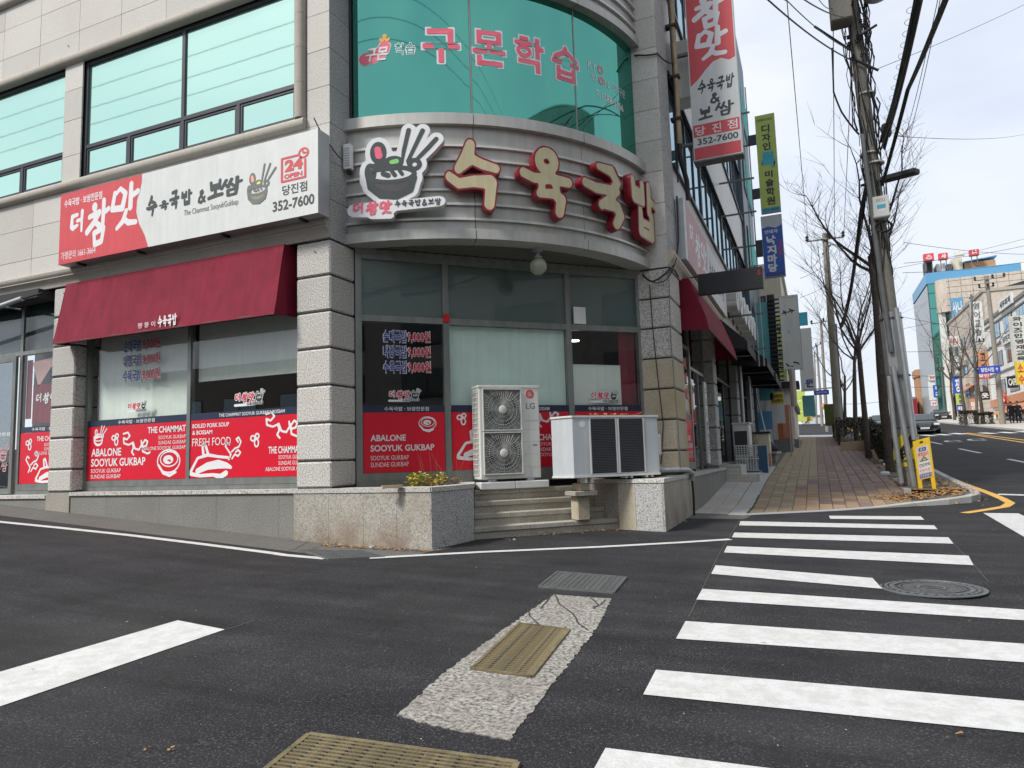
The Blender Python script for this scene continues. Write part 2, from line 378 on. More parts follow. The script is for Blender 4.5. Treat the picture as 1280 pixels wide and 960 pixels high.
# ------------------------------------------------------------------ object helpers
MW = {}
def tag(o, label=None, cat=None, group=None, kind=None):
    if label: o['label'] = label
    if cat: o['category'] = cat
    if group: o['group'] = group
    if kind: o['kind'] = kind
    return o
def thing(name, loc, label, cat, group=None):
    o = bpy.data.objects.new(name, None); COL.objects.link(o)
    o.empty_display_size = 0.3
    o.location = loc
    MW[o.name] = Vector(loc)
    return tag(o, label, cat, group)
def off_of(parent):
    return MW.get(parent.name, Vector((0, 0, 0))) if parent else Vector((0, 0, 0))
def link(name, me, parent=None, at=None, mat=None):
    """mesh built in world coordinates; stored relative to its own origin"""
    o = bpy.data.objects.new(name, me); COL.objects.link(o)
    base = off_of(parent)
    if parent: o.parent = parent
    o.location = (Vector(at) if at is not None else Vector((0, 0, 0))) - base
    MW[o.name] = base + o.location
    return o
class MB:
    def __init__(s): s.v = []; s.f = []; s.m = []; s.mats = []; s.cur = 0
    def mat(s, name):
        if name not in s.mats: s.mats.append(name)
        s.cur = s.mats.index(name); return s
    def add(s, vs, fs):
        b = len(s.v); s.v += [tuple(x) for x in vs]
        for f in fs: s.f.append(tuple(b + i for i in f)); s.m.append(s.cur)
        return s
    def hexa(s, p):   # 8 points: bottom 4 ccw, top 4
        return s.add(p, [(3, 2, 1, 0), (4, 5, 6, 7), (0, 1, 5, 4), (1, 2, 6, 5), (2, 3, 7, 6), (3, 0, 4, 7)])
    def box(s, F, x0, x1, y0, y1, z0, z1):
        q = [F.p(x0, y0, z0), F.p(x1, y0, z0), F.p(x1, y1, z0), F.p(x0, y1, z0), F.p(x0, y0, z1), F.p(x1, y0, z1), F.p(x1, y1, z1), F.p(x0, y1, z1)]
        return s.hexa(q)
    def cbox(s, F, x0, x1, y0, y1, z0, z1, c):
        """box with all edges chamfered"""
        X = ((x0, x0 + c), (x1, x1 - c)); Y = ((y0, y0 + c), (y1, y1 - c)); Z = ((z0, z0 + c), (z1, z1 - c))
        vs = []; idx = {}
        for i in (0, 1):
            for j in (0, 1):
                for k in (0, 1):
                    for a in (0, 1, 2):
                        co = [X[i][1], Y[j][1], Z[k][1]]; co[a] = (X[i], Y[j], Z[k])[a][0]
                        idx[i, j, k, a] = len(vs); vs.append(F.p(*co))
        fs = []
        def face(a, val):
            o = [t for t in (0, 1, 2) if t != a]; r = []
            for (p, q) in ((0, 0), (1, 0), (1, 1), (0, 1)):
                t = [0, 0, 0]; t[a] = val; t[o[0]] = p; t[o[1]] = q
                r.append(idx[t[0], t[1], t[2], a])
            flip = (val == 0) ^ (a == 1)
            fs.append(tuple(reversed(r)) if flip else tuple(r))
        for a in (0, 1, 2):
            for v_ in (0, 1): face(a, v_)
        for a in (0, 1, 2):       # edges along axis a
            o = [t for t in (0, 1, 2) if t != a]
            for p in (0, 1):
                for q in (0, 1):
                    t0 = [0, 0, 0]; t0[o[0]] = p; t0[o[1]] = q; t1 = list(t0); t1[a] = 1
                    fs.append((idx[(*t0, o[0])], idx[(*t1, o[0])], idx[(*t1, o[1])], idx[(*t0, o[1])]))
        for i in (0, 1):
            for j in (0, 1):
                for k in (0, 1): fs.append((idx[i, j, k, 0], idx[i, j, k, 1], idx[i, j, k, 2]))
        return s.add(vs, fs)
    def tube(s, pts, r, n=8, cap=True):
        pts = [Vector(p) for p in pts]; k = len(pts)
        if not hasattr(r, '__len__'): r = [r] * k
        b = len(s.v); prev = None
        for i, p in enumerate(pts):
            d = (pts[min(i + 1, k - 1)] - pts[max(i - 1, 0)])
            if d.length < 1e-9: d = Vector((0, 0, 1))
            d.normalize()
            if prev is None:
                a = Vector((0, 0, 1)) if abs(d.z) < 0.9 else Vector((1, 0, 0))
                u = d.cross(a).normalized()
            else:
                u = (prev - d * prev.dot(d))
                if u.length < 1e-6: u = d.orthogonal()
                u.normalize()
            prev = u; v = d.cross(u)
            for j in range(n):
                t = 2 * math.pi * j / n
                s.v.append(tuple(p + (u * math.cos(t) + v * math.sin(t)) * r[i]))
        for i in range(k - 1):
            for j in range(n):
                s.f.append((b + i * n + j, b + i * n + (j + 1) % n, b + (i + 1) * n + (j + 1) % n, b + (i + 1) * n + j)); s.m.append(s.cur)
        if cap:
            s.f.append(tuple(b + j for j in range(n))[::-1]); s.m.append(s.cur)
            s.f.append(tuple(b + (k - 1) * n + j for j in range(n))); s.m.append(s.cur)
        return s
    def prism(s, poly, ext):
        """poly: world points of one planar face, ext: vector"""
        n = len(poly); e = Vector(ext)
        vs = [Vector(p) for p in poly] + [Vector(p) + e for p in poly]
        fs = [tuple(range(n))[::-1], tuple(range(n, 2 * n))] + [(i, (i + 1) % n, n + (i + 1) % n, n + i) for i in range(n)]
        return s.add(vs, fs)
    def lathe(s, c, prof, n=24, axis=(0, 0, 1), xr=None):
        a = Vector(axis).normalized(); u = a.orthogonal().normalized(); v = a.cross(u); c = Vector(c)
        b = len(s.v); k = len(prof)
        for (r, h) in prof:
            for j in range(n):
                t = 2 * math.pi * j / n
                s.v.append(tuple(c + a * h + (u * math.cos(t) + v * math.sin(t)) * max(r, 1e-4)))
        for i in range(k - 1):
            for j in range(n):
                s.f.append((b + i * n + j, b + i * n + (j + 1) % n, b + (i + 1) * n + (j + 1) % n, b + (i + 1) * n + j)); s.m.append(s.cur)
        s.f.append(tuple(b + j for j in range(n))[::-1]); s.m.append(s.cur)
        s.f.append(tuple(b + (k - 1) * n + j for j in range(n))); s.m.append(s.cur)
        return s
    def mesh(s, name, at=None, mat=None, recalc=True):
        me = bpy.data.meshes.new(name)
        a = Vector(at) if at is not None else Vector((0, 0, 0))
        me.from_pydata([tuple(Vector(v) - a) for v in s.v], [], s.f)
        for mn in (s.mats or [mat or 'galv']): me.materials.append(M[mn])
        if len(s.mats) > 1: me.polygons.foreach_set('material_index', s.m)
        if recalc:
            bm = bmesh.new(); bm.from_mesh(me); bmesh.ops.recalc_face_normals(bm, faces=bm.faces); bm.to_mesh(me); bm.free()
        me.update()
        return me
    def build(s, name, mat=None, parent=None, smooth=False, at=None, label=None, recalc=True):
        if at is None:
            at = Vector((sum(v[0] for v in s.v), sum(v[1] for v in s.v), sum(v[2] for v in s.v))) / max(1, len(s.v))
        if mat and not s.mats: s.mats = [mat]
        me = s.mesh(name, at, mat, recalc)
        if smooth:
            for p in me.polygons: p.use_smooth = True
            try: me.set_sharp_from_angle(angle=math.radians(38))
            except Exception: pass
        o = link(name, me, parent, at)
        if label: o['label'] = label
        return o
class Fr:
    """a placing frame: x right, y up, z out of the face"""
    def __init__(s, o, r, u):
        s.o = Vector(o); s.r = Vector(r).normalized(); s.u = Vector(u).normalized(); s.n = s.r.cross(s.u)
    def p(s, x, y, z=0.0): return s.o + s.r * x + s.u * y + s.n * z
    def at(s, x, y, z=0.0): return Fr(s.p(x, y, z), s.r, s.u)
WF = Fr((0, 0, 0), (1, 0, 0), (0, 1, 0))      # world frame, z up
Z = Vector((0, 0, 1))
def sheet(p00, p10, p11, p01, name, mat, off=0.004, step=0.15, parent=None, maxn=80, thick=0.0, **k):
    """a sheet that follows the ground between four plan points"""
    a, b, c, d = [Vector((q[0], q[1])) for q in (p00, p10, p11, p01)]
    n = max(1, min(maxn, int(max((b - a).length, (c - d).length) / step))); mm = max(1, min(maxn, int(max((d - a).length, (c - b).length) / step)))
    mb = MB(); vs = []; fs = []
    for j in range(mm + 1):
        for i in range(n + 1):
            s_, t_ = i / n, j / mm
            q = (a * (1 - s_) + b * s_) * (1 - t_) + (d * (1 - s_) + c * s_) * t_
            vs.append((q.x, q.y, G(q.x, q.y) + off))
    for j in range(mm):
        for i in range(n):
            o = j * (n + 1) + i; fs.append((o, o + 1, o + n + 2, o + n + 1))
    mb.add(vs, fs)
    return mb.build(name, mat, parent, recalc=False, **k)
def ribbon(pts, wdt, name, mat, off=0.004, step=0.2, **k):
    """painted line of even width along plan points"""
    P = []
    for a, b in zip(pts[:-1], pts[1:]):
        a = Vector(a[:2]); b = Vector(b[:2]); n = max(1, int((b - a).length / step))
        for i in range(n): P.append(a.lerp(b, i / n))
    P.append(Vector(pts[-1][:2]))
    vs = []; fs = []
    for i, p in enumerate(P):
        d = (P[min(i + 1, len(P) - 1)] - P[max(0, i - 1)]).normalized(); nn = Vector((-d.y, d.x)) * wdt / 2
        for q in (p + nn, p - nn): vs.append((q.x, q.y, G(q.x, q.y) + off))
    for i in range(len(P) - 1): fs.append((2 * i, 2 * i + 1, 2 * i + 3, 2 * i + 2))
    mb = MB(); mb.add(vs, fs)
    return mb.build(name, mat, recalc=False, **k)

# ------------------------------------------------------------------ lettering from the built-in font
_tc = {}
def text_geo(body, bold=0.0, ext=0.0):
    key = (body, bold, ext)
    if key in _tc: return _tc[key]
    c = bpy.data.curves.new('lettering', 'FONT'); c.body = body; c.offset = bold; c.extrude = ext; c.resolution_u = 3
    o = bpy.data.objects.new('lettering', c); COL.objects.link(o)
    bpy.context.view_layer.update()
    me = bpy.data.meshes.new_from_object(o.evaluated_get(bpy.context.evaluated_depsgraph_get()))
    v = np.zeros(len(me.vertices) * 3); me.vertices.foreach_get('co', v); v = v.reshape(-1, 3)
    f = [tuple(p.vertices) for p in me.polygons]
    bpy.data.objects.remove(o); bpy.data.curves.remove(c); bpy.data.meshes.remove(me)
    _tc[key] = (v, f); return v, f
def put_text(mb, F, body, x0, y0, x1, y1, z=0.003, bold=0.012, shear=0.0, ext=0.0, warp=None):
    """lettering fitted to a rectangle of frame F"""
    v, f = text_geo(body, bold, 0.5 if ext else 0.0)
    if not len(v): return
    lo = v.min(0); hi = v.max(0)
    sx = (x1 - x0) / max(1e-6, hi[0] - lo[0]); sy = (y1 - y0) / max(1e-6, hi[1] - lo[1])
    vs = []
    for q in v:
        x = x0 + (q[0] - lo[0]) * sx; y = y0 + (q[1] - lo[1]) * sy
        x += shear * (y - y0); zz = z + (q[2] + 0.5) * ext if ext else z
        vs.append(warp(x, y, zz) if warp else F.p(x, y, zz))
    mb.add(vs, f)
def text(F, body, x0, y0, x1, y1, mat, parent, z=0.003, bold=0.012, shear=0.0, name='lettering', ext=0.0, warp=None):
    mb = MB()
    bs = body if isinstance(body, list) else [(body, x0, y0, x1, y1)]
    for b in bs: put_text(mb, F, b[0], b[1], b[2], b[3], b[4], z, bold, shear, ext, warp)
    return mb.build(name, mat, parent, recalc=bool(ext))

# ------------------------------------------------------------------ brush strokes -> outline -> mesh
def sdf_strokes(strokes, X, Y):
    D = np.full(X.shape, 1e9)
    for st in strokes:
        if st[0] == 'R':
            x0, y0, x1, y1 = st[1:]; D = np.minimum(D, np.maximum(np.abs(X - (x0 + x1) / 2) - (x1 - x0) / 2, np.abs(Y - (y0 + y1) / 2) - (y1 - y0) / 2)); continue
        if len(st) == 1:
            x, y, r = st[0]; D = np.minimum(D, np.hypot(X - x, Y - y) - r); continue
        for (ax, ay, ar), (bx, by, br) in zip(st[:-1], st[1:]):
            dx, dy = bx - ax, by - ay; l2 = dx * dx + dy * dy + 1e-12
            t = np.clip(((X - ax) * dx + (Y - ay) * dy) / l2, 0, 1)
            D = np.minimum(D, np.hypot(X - ax - t * dx, Y - ay - t * dy) - (ar + (br - ar) * t))
    return D
def contour(strokes, grow=0.0, cell=2.0):
    al = [p for s in strokes for p in (s if s[0] != 'R' else [(s[1], s[2], 0), (s[3], s[4], 0)])]
    pad = max(p[2] for p in al) + grow + 2 * cell
    x0 = min(p[0] for p in al) - pad; x1 = max(p[0] for p in al) + pad; y0 = min(p[1] for p in al) - pad; y1 = max(p[1] for p in al) + pad
    nx = int((x1 - x0) / cell) + 2; ny = int((y1 - y0) / cell) + 2
    xs = x0 + cell * np.arange(nx); ys = y0 + cell * np.arange(ny)
    X, Y = np.meshgrid(xs, ys); D = sdf_strokes(strokes, X, Y) - grow
    D[np.abs(D) < 1e-9] = 1e-9
    segs = {}
    def ip(i, j, a):   # crossing on edge: a=0 horizontal from (i,j), a=1 vertical
        d0 = D[j, i]; d1 = D[j, i + 1] if a == 0 else D[j + 1, i]
        t = d0 / (d0 - d1)
        return (xs[i] + cell * t, ys[j]) if a == 0 else (xs[i], ys[j] + cell * t)
    IN = D < 0
    for j in range(ny - 1):
        for i in range(nx - 1):
            c = (IN[j, i] << 0) | (IN[j, i + 1] << 1) | (IN[j + 1, i + 1] << 2) | (IN[j + 1, i] << 3)
            if c in (0, 15): continue
            B, Rr, T, Lf = (i, j, 0), (i + 1, j, 1), (i, j + 1, 0), (i, j, 1)
            tb = {1: [(Lf, B)], 2: [(B, Rr)], 3: [(Lf, Rr)], 4: [(Rr, T)], 5: [(Lf, T), (Rr, B)], 6: [(B, T)], 7: [(Lf, T)],
                  8: [(T, Lf)], 9: [(T, B)], 10: [(B, Lf), (T, Rr)], 11: [(T, Rr)], 12: [(Rr, Lf)], 13: [(Rr, B)], 14: [(B, Lf)]}[c]
            for a, b in tb: segs[a] = b
    loops = []
    while segs:
        s0, nx_ = segs.popitem(); lp = [s0]
        while nx_ in segs and nx_ != s0:
            lp.append(nx_); nx_ = segs.pop(nx_)
        pts = [ip(*e) for e in lp]
        q = []
        for k in range(len(pts)):       # drop near collinear points
            a = pts[k - 1] if not q else q[-1]; b = pts[k]; c = pts[(k + 1) % len(pts)]
            ar = abs((b[0] - a[0]) * (c[1] - a[1]) - (b[1] - a[1]) * (c[0] - a[0]))
            if ar > 0.10 * cell * cell: q.append(b)
        if len(q) > 2: loops.append(q)
    return loops
_bc = {}
def blob_geo(key, strokes, grow, cell, ext):
    k = (key, grow, cell, ext)
    if k in _bc: return _bc[k]
    c = bpy.data.curves.new('shape', 'CURVE'); c.dimensions = '2D'; c.fill_mode = 'BOTH'; c.extrude = 0.5 if ext else 0.0
    for lp in contour(strokes, grow, cell):
        s = c.splines.new('POLY'); s.points.add(len(lp) - 1)
        for i, q in enumerate(lp): s.points[i].co = (q[0], q[1], 0, 1)
        s.use_cyclic_u = True
    o = bpy.data.objects.new('shape', c); COL.objects.link(o); bpy.context.view_layer.update()
    me = bpy.data.meshes.new_from_object(o.evaluated_get(bpy.context.evaluated_depsgraph_get()))
    v = np.zeros(len(me.vertices) * 3); me.vertices.foreach_get('co', v); v = v.reshape(-1, 3)
    f = [tuple(p.vertices) for p in me.polygons]
    bpy.data.objects.remove(o); bpy.data.curves.remove(c); bpy.data.meshes.remove(me)
    _bc[k] = (v, f); return v, f
def put_blob(mb, F, key, strokes, x0, y0, sx, sy=None, z=0.003, grow=0.0, cell=2.0, ext=0.0, shear=0.0, warp=None):
    """strokes drawn in their own units; (x0, y0) is where their (0,0) lands, sx = metres per unit"""
    if sy is None: sy = sx
    v, f = blob_geo(key, strokes, grow, cell, bool(ext))
    vs = []
    for q in v:
        x = x0 + q[0] * sx + shear * q[1] * sy; y = y0 + q[1] * sy
        zz = z + (q[2] + 0.5) * ext if ext else z
        vs.append(warp(x, y, zz) if warp else F.p(x, y, zz))
    mb.add(vs, f)
def S(*pts, w=7):
    return [(p[0], p[1], p[2] if len(p) > 2 else w) for p in pts]
def ring(cx, cy, rx, ry, w=6, n=14, a0=0, a1=360):
    return [(cx + rx * math.cos(math.radians(a0 + (a1 - a0) * i / n)), cy + ry * math.sin(math.radians(a0 + (a1 - a0) * i / n)), w) for i in range(n + 1)]
GL = {
 '더': [S((14, 84, 8), (46, 88, 6)), S((14, 84, 7), (11, 45, 9), (20, 38, 9), (48, 46, 5)), S((46, 64, 6), (70, 66, 6)), S((76, 97, 8), (74, 60, 6), (74, 22, 5))],
 '참': [S((36, 91, 11),), S((14, 70, 6), (56, 76, 8), (36, 56, 8), (6, 36, 8)), S((36, 57, 6), (60, 44, 8)), S((74, 100, 8), (72, 50, 7)), S((74, 72, 6), (95, 80, 6)), S((36, 30, 7), (76, 38, 7), (68, 8, 7), (40, 4, 7), (36, 30, 6))],
 '맛': [S((16, 88, 6), (8, 52, 7), (44, 50, 8), (54, 82, 7), (36, 96, 5), (18, 84, 5)), S((74, 100, 7), (72, 48, 8)), S((74, 72, 6), (97, 80, 7)), S((58, 42, 6), (48, 20, 7), (26, 6, 5)), S((52, 24, 6), (66, 14, 7), (92, 12, 6))],
 '수': [S((46, 96, 9), (40, 76, 10), (24, 60, 7)), S((44, 76, 6), (78, 60, 8)), S((6, 42, 6), (26, 38, 7), (58, 44, 8), (92, 46, 7)), S((58, 44, 8), (60, 24, 7), (54, 2, 5))],
 '육': [ring(50, 82, 15, 12, 6), S((6, 54, 6), (92, 58, 7)), S((38, 54, 6), (35, 40, 5)), S((64, 54, 6), (66, 40, 6)), S((26, 28, 6), (74, 32, 8), (66, 4, 6))],
 '국': [S((28, 90, 7), (72, 94, 9), (62, 62, 6)), S((4, 52, 6), (94, 58, 8)), S((50, 54, 7), (50, 38, 6)), S((26, 28, 7), (74, 32, 9), (68, 2, 6))],
 '밥': [S((14, 94, 6), (12, 58, 6), (48, 60, 6)), S((48, 94, 6), (48, 58, 6)), S((13, 76, 5), (48, 78, 5)), S((76, 100, 8), (74, 46, 7)), S((76, 74, 6), (96, 78, 6)), S((34, 40, 6), (36, 6, 6), (76, 8, 6), (78, 40, 6)), S((36, 24, 5), (76, 25, 5))],
 '보': [S((20, 94, 7), (24, 62, 7), (78, 66, 7)), S((80, 98, 7), (77, 64, 7)), S((22, 78, 5), (78, 80, 5)), S((50, 64, 7), (48, 34, 7)), S((4, 22, 6), (40, 28, 8), (96, 30, 6))],
 '쌈': [S((26, 96, 6), (4, 50, 5)), S((18, 74, 5), (38, 54, 6)), S((52, 96, 6), (34, 52, 5)), S((46, 74, 5), (64, 54, 6)), S((80, 100, 7), (78, 44, 6)), S((80, 70, 6), (99, 74, 6)), S((34, 32, 6), (78, 36, 6), (72, 4, 6), (36, 3, 6), (34, 32, 5))],
 '&': [S((84, 8, 8), (44, 60, 9), (40, 86, 8), (58, 94, 7), (66, 78, 7), (28, 40, 8), (22, 14, 9), (46, 4, 9), (72, 22, 7), (84, 44, 6))],
 '·': [S((30, 50, 7),)],
}
def brush(mb, F, s, x0, y0, x1, y1, z=0.004, grow=0.0, shear=0.0, cell=2.5, gap=8, ext=0.0, sizes=None, warp=None):
    """brush lettering fitted to a rectangle"""
    n = len(s); tot = 100 * n + gap * (n - 1); sx = (x1 - x0) / tot; sy = (y1 - y0) / 100
    for i, ch in enumerate(s):
        if ch == ' ': continue
        k = sizes[i] if sizes else 1.0
        put_blob(mb, F, 'g' + ch, GL[ch], x0 + i * (100 + gap) * sx, y0 + (1 - k) * 50 * sy, sx * k, sy * k, z, grow, cell, ext, shear, warp)
# the bowl emblem: 0..200 wide, 0..260 high
EM_OUT = [ring(95, 74, 70, 25, 7, 22), S((28, 66, 9), (36, 34, 12), (66, 8, 14), (110, 2, 14), (150, 20, 12), (164, 60, 9))]
EM_BODY = [S((40, 44, 12), (62, 28, 18), (98, 20, 20), (130, 28, 18), (150, 44, 12))]
EM_MEAT = [S((72, 78, 8), (86, 72, 8)), S((96, 88, 6), (106, 72, 7)), S((120, 88, 6), (128, 74, 6))]
EM_LEAF = [ring(58, 150, 17, 30, 8, 16), S((62, 120, 10), (70, 108, 10)), ring(104, 116, 22, 13, 8, 14), ring(34, 84, 10, 24, 8, 14), S((36, 100, 10), (66, 112, 8)), S((66, 112, 9), (84, 112, 9))]
EM_LEAF_P = [S((56, 162, 10), (60, 140, 11))]
EM_LEAF_G = [S((98, 116, 7), (112, 118, 8))]
EM_LEAF_L = [S((32, 80, 5), (38, 92, 5))]
EM_STICK = [S((150, 222, 7), (134, 150, 6), (128, 108, 3)), S((192, 218, 7), (166, 160, 6), (146, 116, 5)), S((232, 186, 7), (206, 156, 7), (178, 126, 6)), ring(166, 104, 15, 15, 7, 14), S((146, 118, 5), (150, 104, 6))]
EM_ALL = EM_OUT + EM_LEAF + EM_STICK + [S((40, 60, 24), (150, 60, 24)), S((60, 130, 10), (110, 96, 20))]
def emblem(F, x0, y0, s, parent, line='ink_dark', bowl='bowl_brown', cols=('leaf_pink', 'leaf_green', 'leaf_lilac'), z=0.004, warp=None, name='emblem'):
    for nm, st, mt, dz in (('emblem_bowl', EM_BODY, bowl, 0.001), ('emblem_leaf', EM_LEAF_P, cols[0], 0.001), ('emblem_leaf', EM_LEAF_G, cols[1], 0.001), ('emblem_leaf', EM_LEAF_L, cols[2], 0.001)):
        if mt is None: continue
        mb = MB(); put_blob(mb, F, nm + str(id(st)), st, x0, y0, s, z=z + dz, cell=3, warp=warp); mb.build(nm, mt, parent, recalc=False)
    mb = MB(); put_blob(mb, F, 'emo', EM_OUT, x0, y0, s, z=z + 0.003, cell=3, warp=warp)
    put_blob(mb, F, 'emm', EM_MEAT, x0, y0, s, z=z + 0.0036, cell=3, warp=warp)
    put_blob(mb, F, 'eml', EM_LEAF, x0, y0, s, z=z, cell=3, warp=warp)
    put_blob(mb, F, 'ems', EM_STICK, x0, y0, s, z=z + 0.002, cell=3, warp=warp)
    return mb.build('emblem_lines', line, parent, recalc=False)
def join_into(mb, other): mb.add(other.v, other.f)
# ================================================================== GROUND
xs = [-500, -200, -100, -60, -45, -30, -20, -13, -10, -6.5, -4, -2, 0, 2, 5, 10, 20, 40, 100, 500]
ys = [-400, -100, -40, -15, -5, 0, 4, 8, 12, 15, 20, 30, 50, 80, 110, 160, 300, 900]
mb = MB(); vs = [(x, y, G(x, y)) for y in ys for x in xs]; n = len(xs)
mb.add(vs, [(j * n + i, j * n + i + 1, (j + 1) * n + i + 1, (j + 1) * n + i) for j in range(len(ys) - 1) for i in range(n - 1)])
tag(mb.build('road', 'asphalt', at=(0, 0, 0), recalc=False), kind='structure')

def gquad(name, pts, mat, off=0.005, parent=None, step=0.15, kind=None, label=None, cat=None, group=None):
    o = sheet(*pts, name=name, mat=mat, off=off, step=step, parent=parent)
    return tag(o, label, cat, group, kind)
def og(px, py):
    p = on_ground(px, py); return (p.x, p.y)
def ext_to_x(a, b, X):     # extend the line a->b until plan x = X
    t = (X - a[0]) / (b[0] - a[0]); return (X, a[1] + (b[1] - a[1]) * t)
STR = [((1036, 645), (1151, 645.7), (1155.5, 650), (1038, 648.8), None), ((925.6, 651.7), (1167.5, 657), (1172, 662), (923.7, 657), None),
       ((918, 666), (1185.5, 672), (1192, 680), (915, 672), None), ((908.7, 683), (1210.6, 695), (1217, 707), (905, 691), None),
       ((894.5, 707), (1090.6, 723), (1103, 736.5), (889, 717.7), None), ((878, 736.5), (1280, 762.7), (1280, 776), (870.5, 750), 2.9),
       ((857, 777), (1280, 805.5), (1280, 828.7), (845, 799), 2.9), ((820, 838), (1280, 877), (1280, 917), (804, 869), 2.9)]
for (a, b, c, d, X) in STR:
    q = [og(*a), og(*b), og(*c), og(*d)]
    if X: q[1] = ext_to_x(q[0], q[1], X); q[2] = ext_to_x(q[3], q[2], X)
    gquad('crosswalk_stripe', [q[3], q[2], q[1], q[0]], 'road_white', kind='structure')
a, b = og(757, 936), og(950, 960)
a2 = ext_to_x(a, b, 2.9); dn = Vector((0.02, -0.46))
gquad('crosswalk_stripe', [(a[0] + dn.x, a[1] + dn.y), (a2[0] + dn.x, a2[1] + dn.y), a2, a], 'road_white', kind='structure')
for k in (1, 2):
    gquad('crosswalk_stripe', [(a[0], a[1] - 1.2 * k - .45), (a2[0], a2[1] - 1.2 * k - .45), (a2[0], a2[1] - 1.2 * k), (a[0], a[1] - 1.2 * k)], 'road_white', kind='structure')
q = [og(0, 884), og(281, 787.5), og(222, 776), og(0, 840.6)]
dl = Vector(q[0]) - Vector(q[1]); dl2 = Vector(q[3]) - Vector(q[2])
gquad('stop_line', [tuple(Vector(q[1]) + dl * 1.6), q[1], q[2], tuple(Vector(q[2]) + dl2 * 1.6)], 'road_white', kind='structure')
tag(ribbon([ext_to_x(og(75, 660), og(0, 652.5), -24)] + [og(*p) for p in ((0, 652.5), (75, 660), (160, 669), (250, 680), (340, 691.5), (407, 698.5))], 0.13, 'edge_line', 'road_white'), kind='structure')
tag(ribbon([og(*p) for p in ((462, 698), (600, 690.5), (750, 684), (850, 678.5), (913, 674.5))], 0.13, 'edge_line', 'road_white', off=0.006), kind='structure')
tag(ribbon([(2.95, 110), (3.02, 60)] + [og(*p) for p in ((1150, 581), (1175, 592.5), (1210, 607), (1240, 618), (1254, 624), (1263, 629), (1256, 633.5), (1235, 637), (1205, 641.5))], 0.16, 'yellow_line', 'road_yellow', off=0.005, step=0.12), kind='structure')
tag(ribbon([og(1247, 618), og(1280, 619), (7.0, og(1280, 619)[1])], 0.22, 'stop_line', 'road_white'), kind='structure')
gquad('crosswalk_stripe', [og(1288, 676), og(1345, 676), og(1273, 642), og(1229, 641.5)], 'road_white', kind='structure')
gquad('crosswalk_stripe', [og(1410, 676), og(1465, 676), og(1340, 642), og(1302, 641.5)], 'road_white', kind='structure')
for pa, pb in (((1161, 552), (1177, 555.5)), ((1199, 561), (1226, 566.5)), ((1260, 574), (1296, 581))):
    tag(ribbon([og(*pa), og(*pb)], 0.15, 'lane_line', 'road_white', off=0.006), kind='structure')
for pts in (((1204.6, 541.7), (1280, 553.3), (1330, 561)), ((1208.5, 541.2), (1280, 550.2), (1330, 556.6))):
    tag(ribbon([og(*p) for p in pts], 0.16, 'centre_line', 'road_yellow', off=0.006), kind='structure')
for cx, cy, rx in ((1192, 551.6, 10), (1222, 549.8, 11)):
    tag(ribbon([og(cx + rx * math.cos(t * .4), cy + 1.0 * math.sin(t * .4)) for t in range(1, 15)], 0.18, 'road_marking', 'road_white', off=0.007, step=1), kind='structure')
for x0, x1, yy in ((1153, 1168, 544.4), (1171, 1187, 543.4), (1190, 1205, 542.2), (1226, 1243, 541.6), (1250, 1268, 540.8), (1273, 1292, 540)):
    tag(ribbon([og(x0, yy - .6), og(x1, yy + .6)], 0.5, 'crosswalk_stripe', 'road_white', off=0.007, step=1), kind='structure')

# older strip of asphalt along the left wall, the concrete patch, asphalt repair seams
def jag(pts, amp, step=0.06, seed=1):
    r = random.Random(seed); out_ = []
    for a, b in zip(pts, pts[1:] + pts[:1]):
        a = Vector(a); b = Vector(b); k = max(1, int((b - a).length / step)); nn = Vector((-(b - a).y, (b - a).x)).normalized()
        for i in range(k): out_.append(a.lerp(b, i / k) + nn * r.uniform(-amp, amp))
    return out_
def gpoly(name, pts, mat, off, parent=None, kind=None, z0=-0.03, label=None):
    mb = MB(); P = [(p[0], p[1], G(p[0], p[1]) + off) for p in pts]
    mb.prism(P, (0, 0, z0)); return tag(mb.build(name, mat, parent, label=label), kind=kind)
gpoly('old_asphalt', jag([(-6.5, 7.75), og(411, 697.5), og(520, 694), og(566, 684), (-4.9, 8.55), (-6.5, 8.6)], 0.02, .12), 'old_asphalt', 0.0035, kind='structure')
sheet((-16, 7.62), (-6.5, 7.72), (-6.5, 8.6), (-16, 8.6), 'old_asphalt', 'old_asphalt', off=0.0035)['kind'] = 'structure'
gpoly('old_asphalt', jag([og(795, 662), og(853, 648), og(930, 649), (-1.2, 13.7), (-1.3, 14.3), (-2.4, 14.3)], 0.02, .12), 'old_asphalt', 0.0035, kind='structure')
patch = gpoly('concrete_patch', jag([og(497, 895), og(560, 912), og(637, 926), og(700, 845), og(748, 783), og(764, 749), og(692, 744), og(640, 780), og(560, 838)], 0.011, .028, 3), 'concrete_patch', 0.006, kind='structure')
for pts in (((694, 745), (700, 756), (716, 768), (722, 779), (735, 789)), ((660, 763), (663, 772), (674, 782), (678, 784)), ((738, 748), (748, 757), (742, 762)), ((757, 750), (752, 757), (740, 760)), ((690, 744), (676, 762))):
    P = []
    for a, b in zip(pts[:-1], pts[1:]):
        for k in range(4): P.append(og(a[0] + (b[0] - a[0]) * k / 4 + rnd.uniform(-.8, .8), a[1] + (b[1] - a[1]) * k / 4 + rnd.uniform(-.4, .4)))
    P.append(og(*pts[-1]))
    ribbon(P, 0.014, 'crack', 'grout_dark', off=0.0085, parent=None)['kind'] = 'structure'
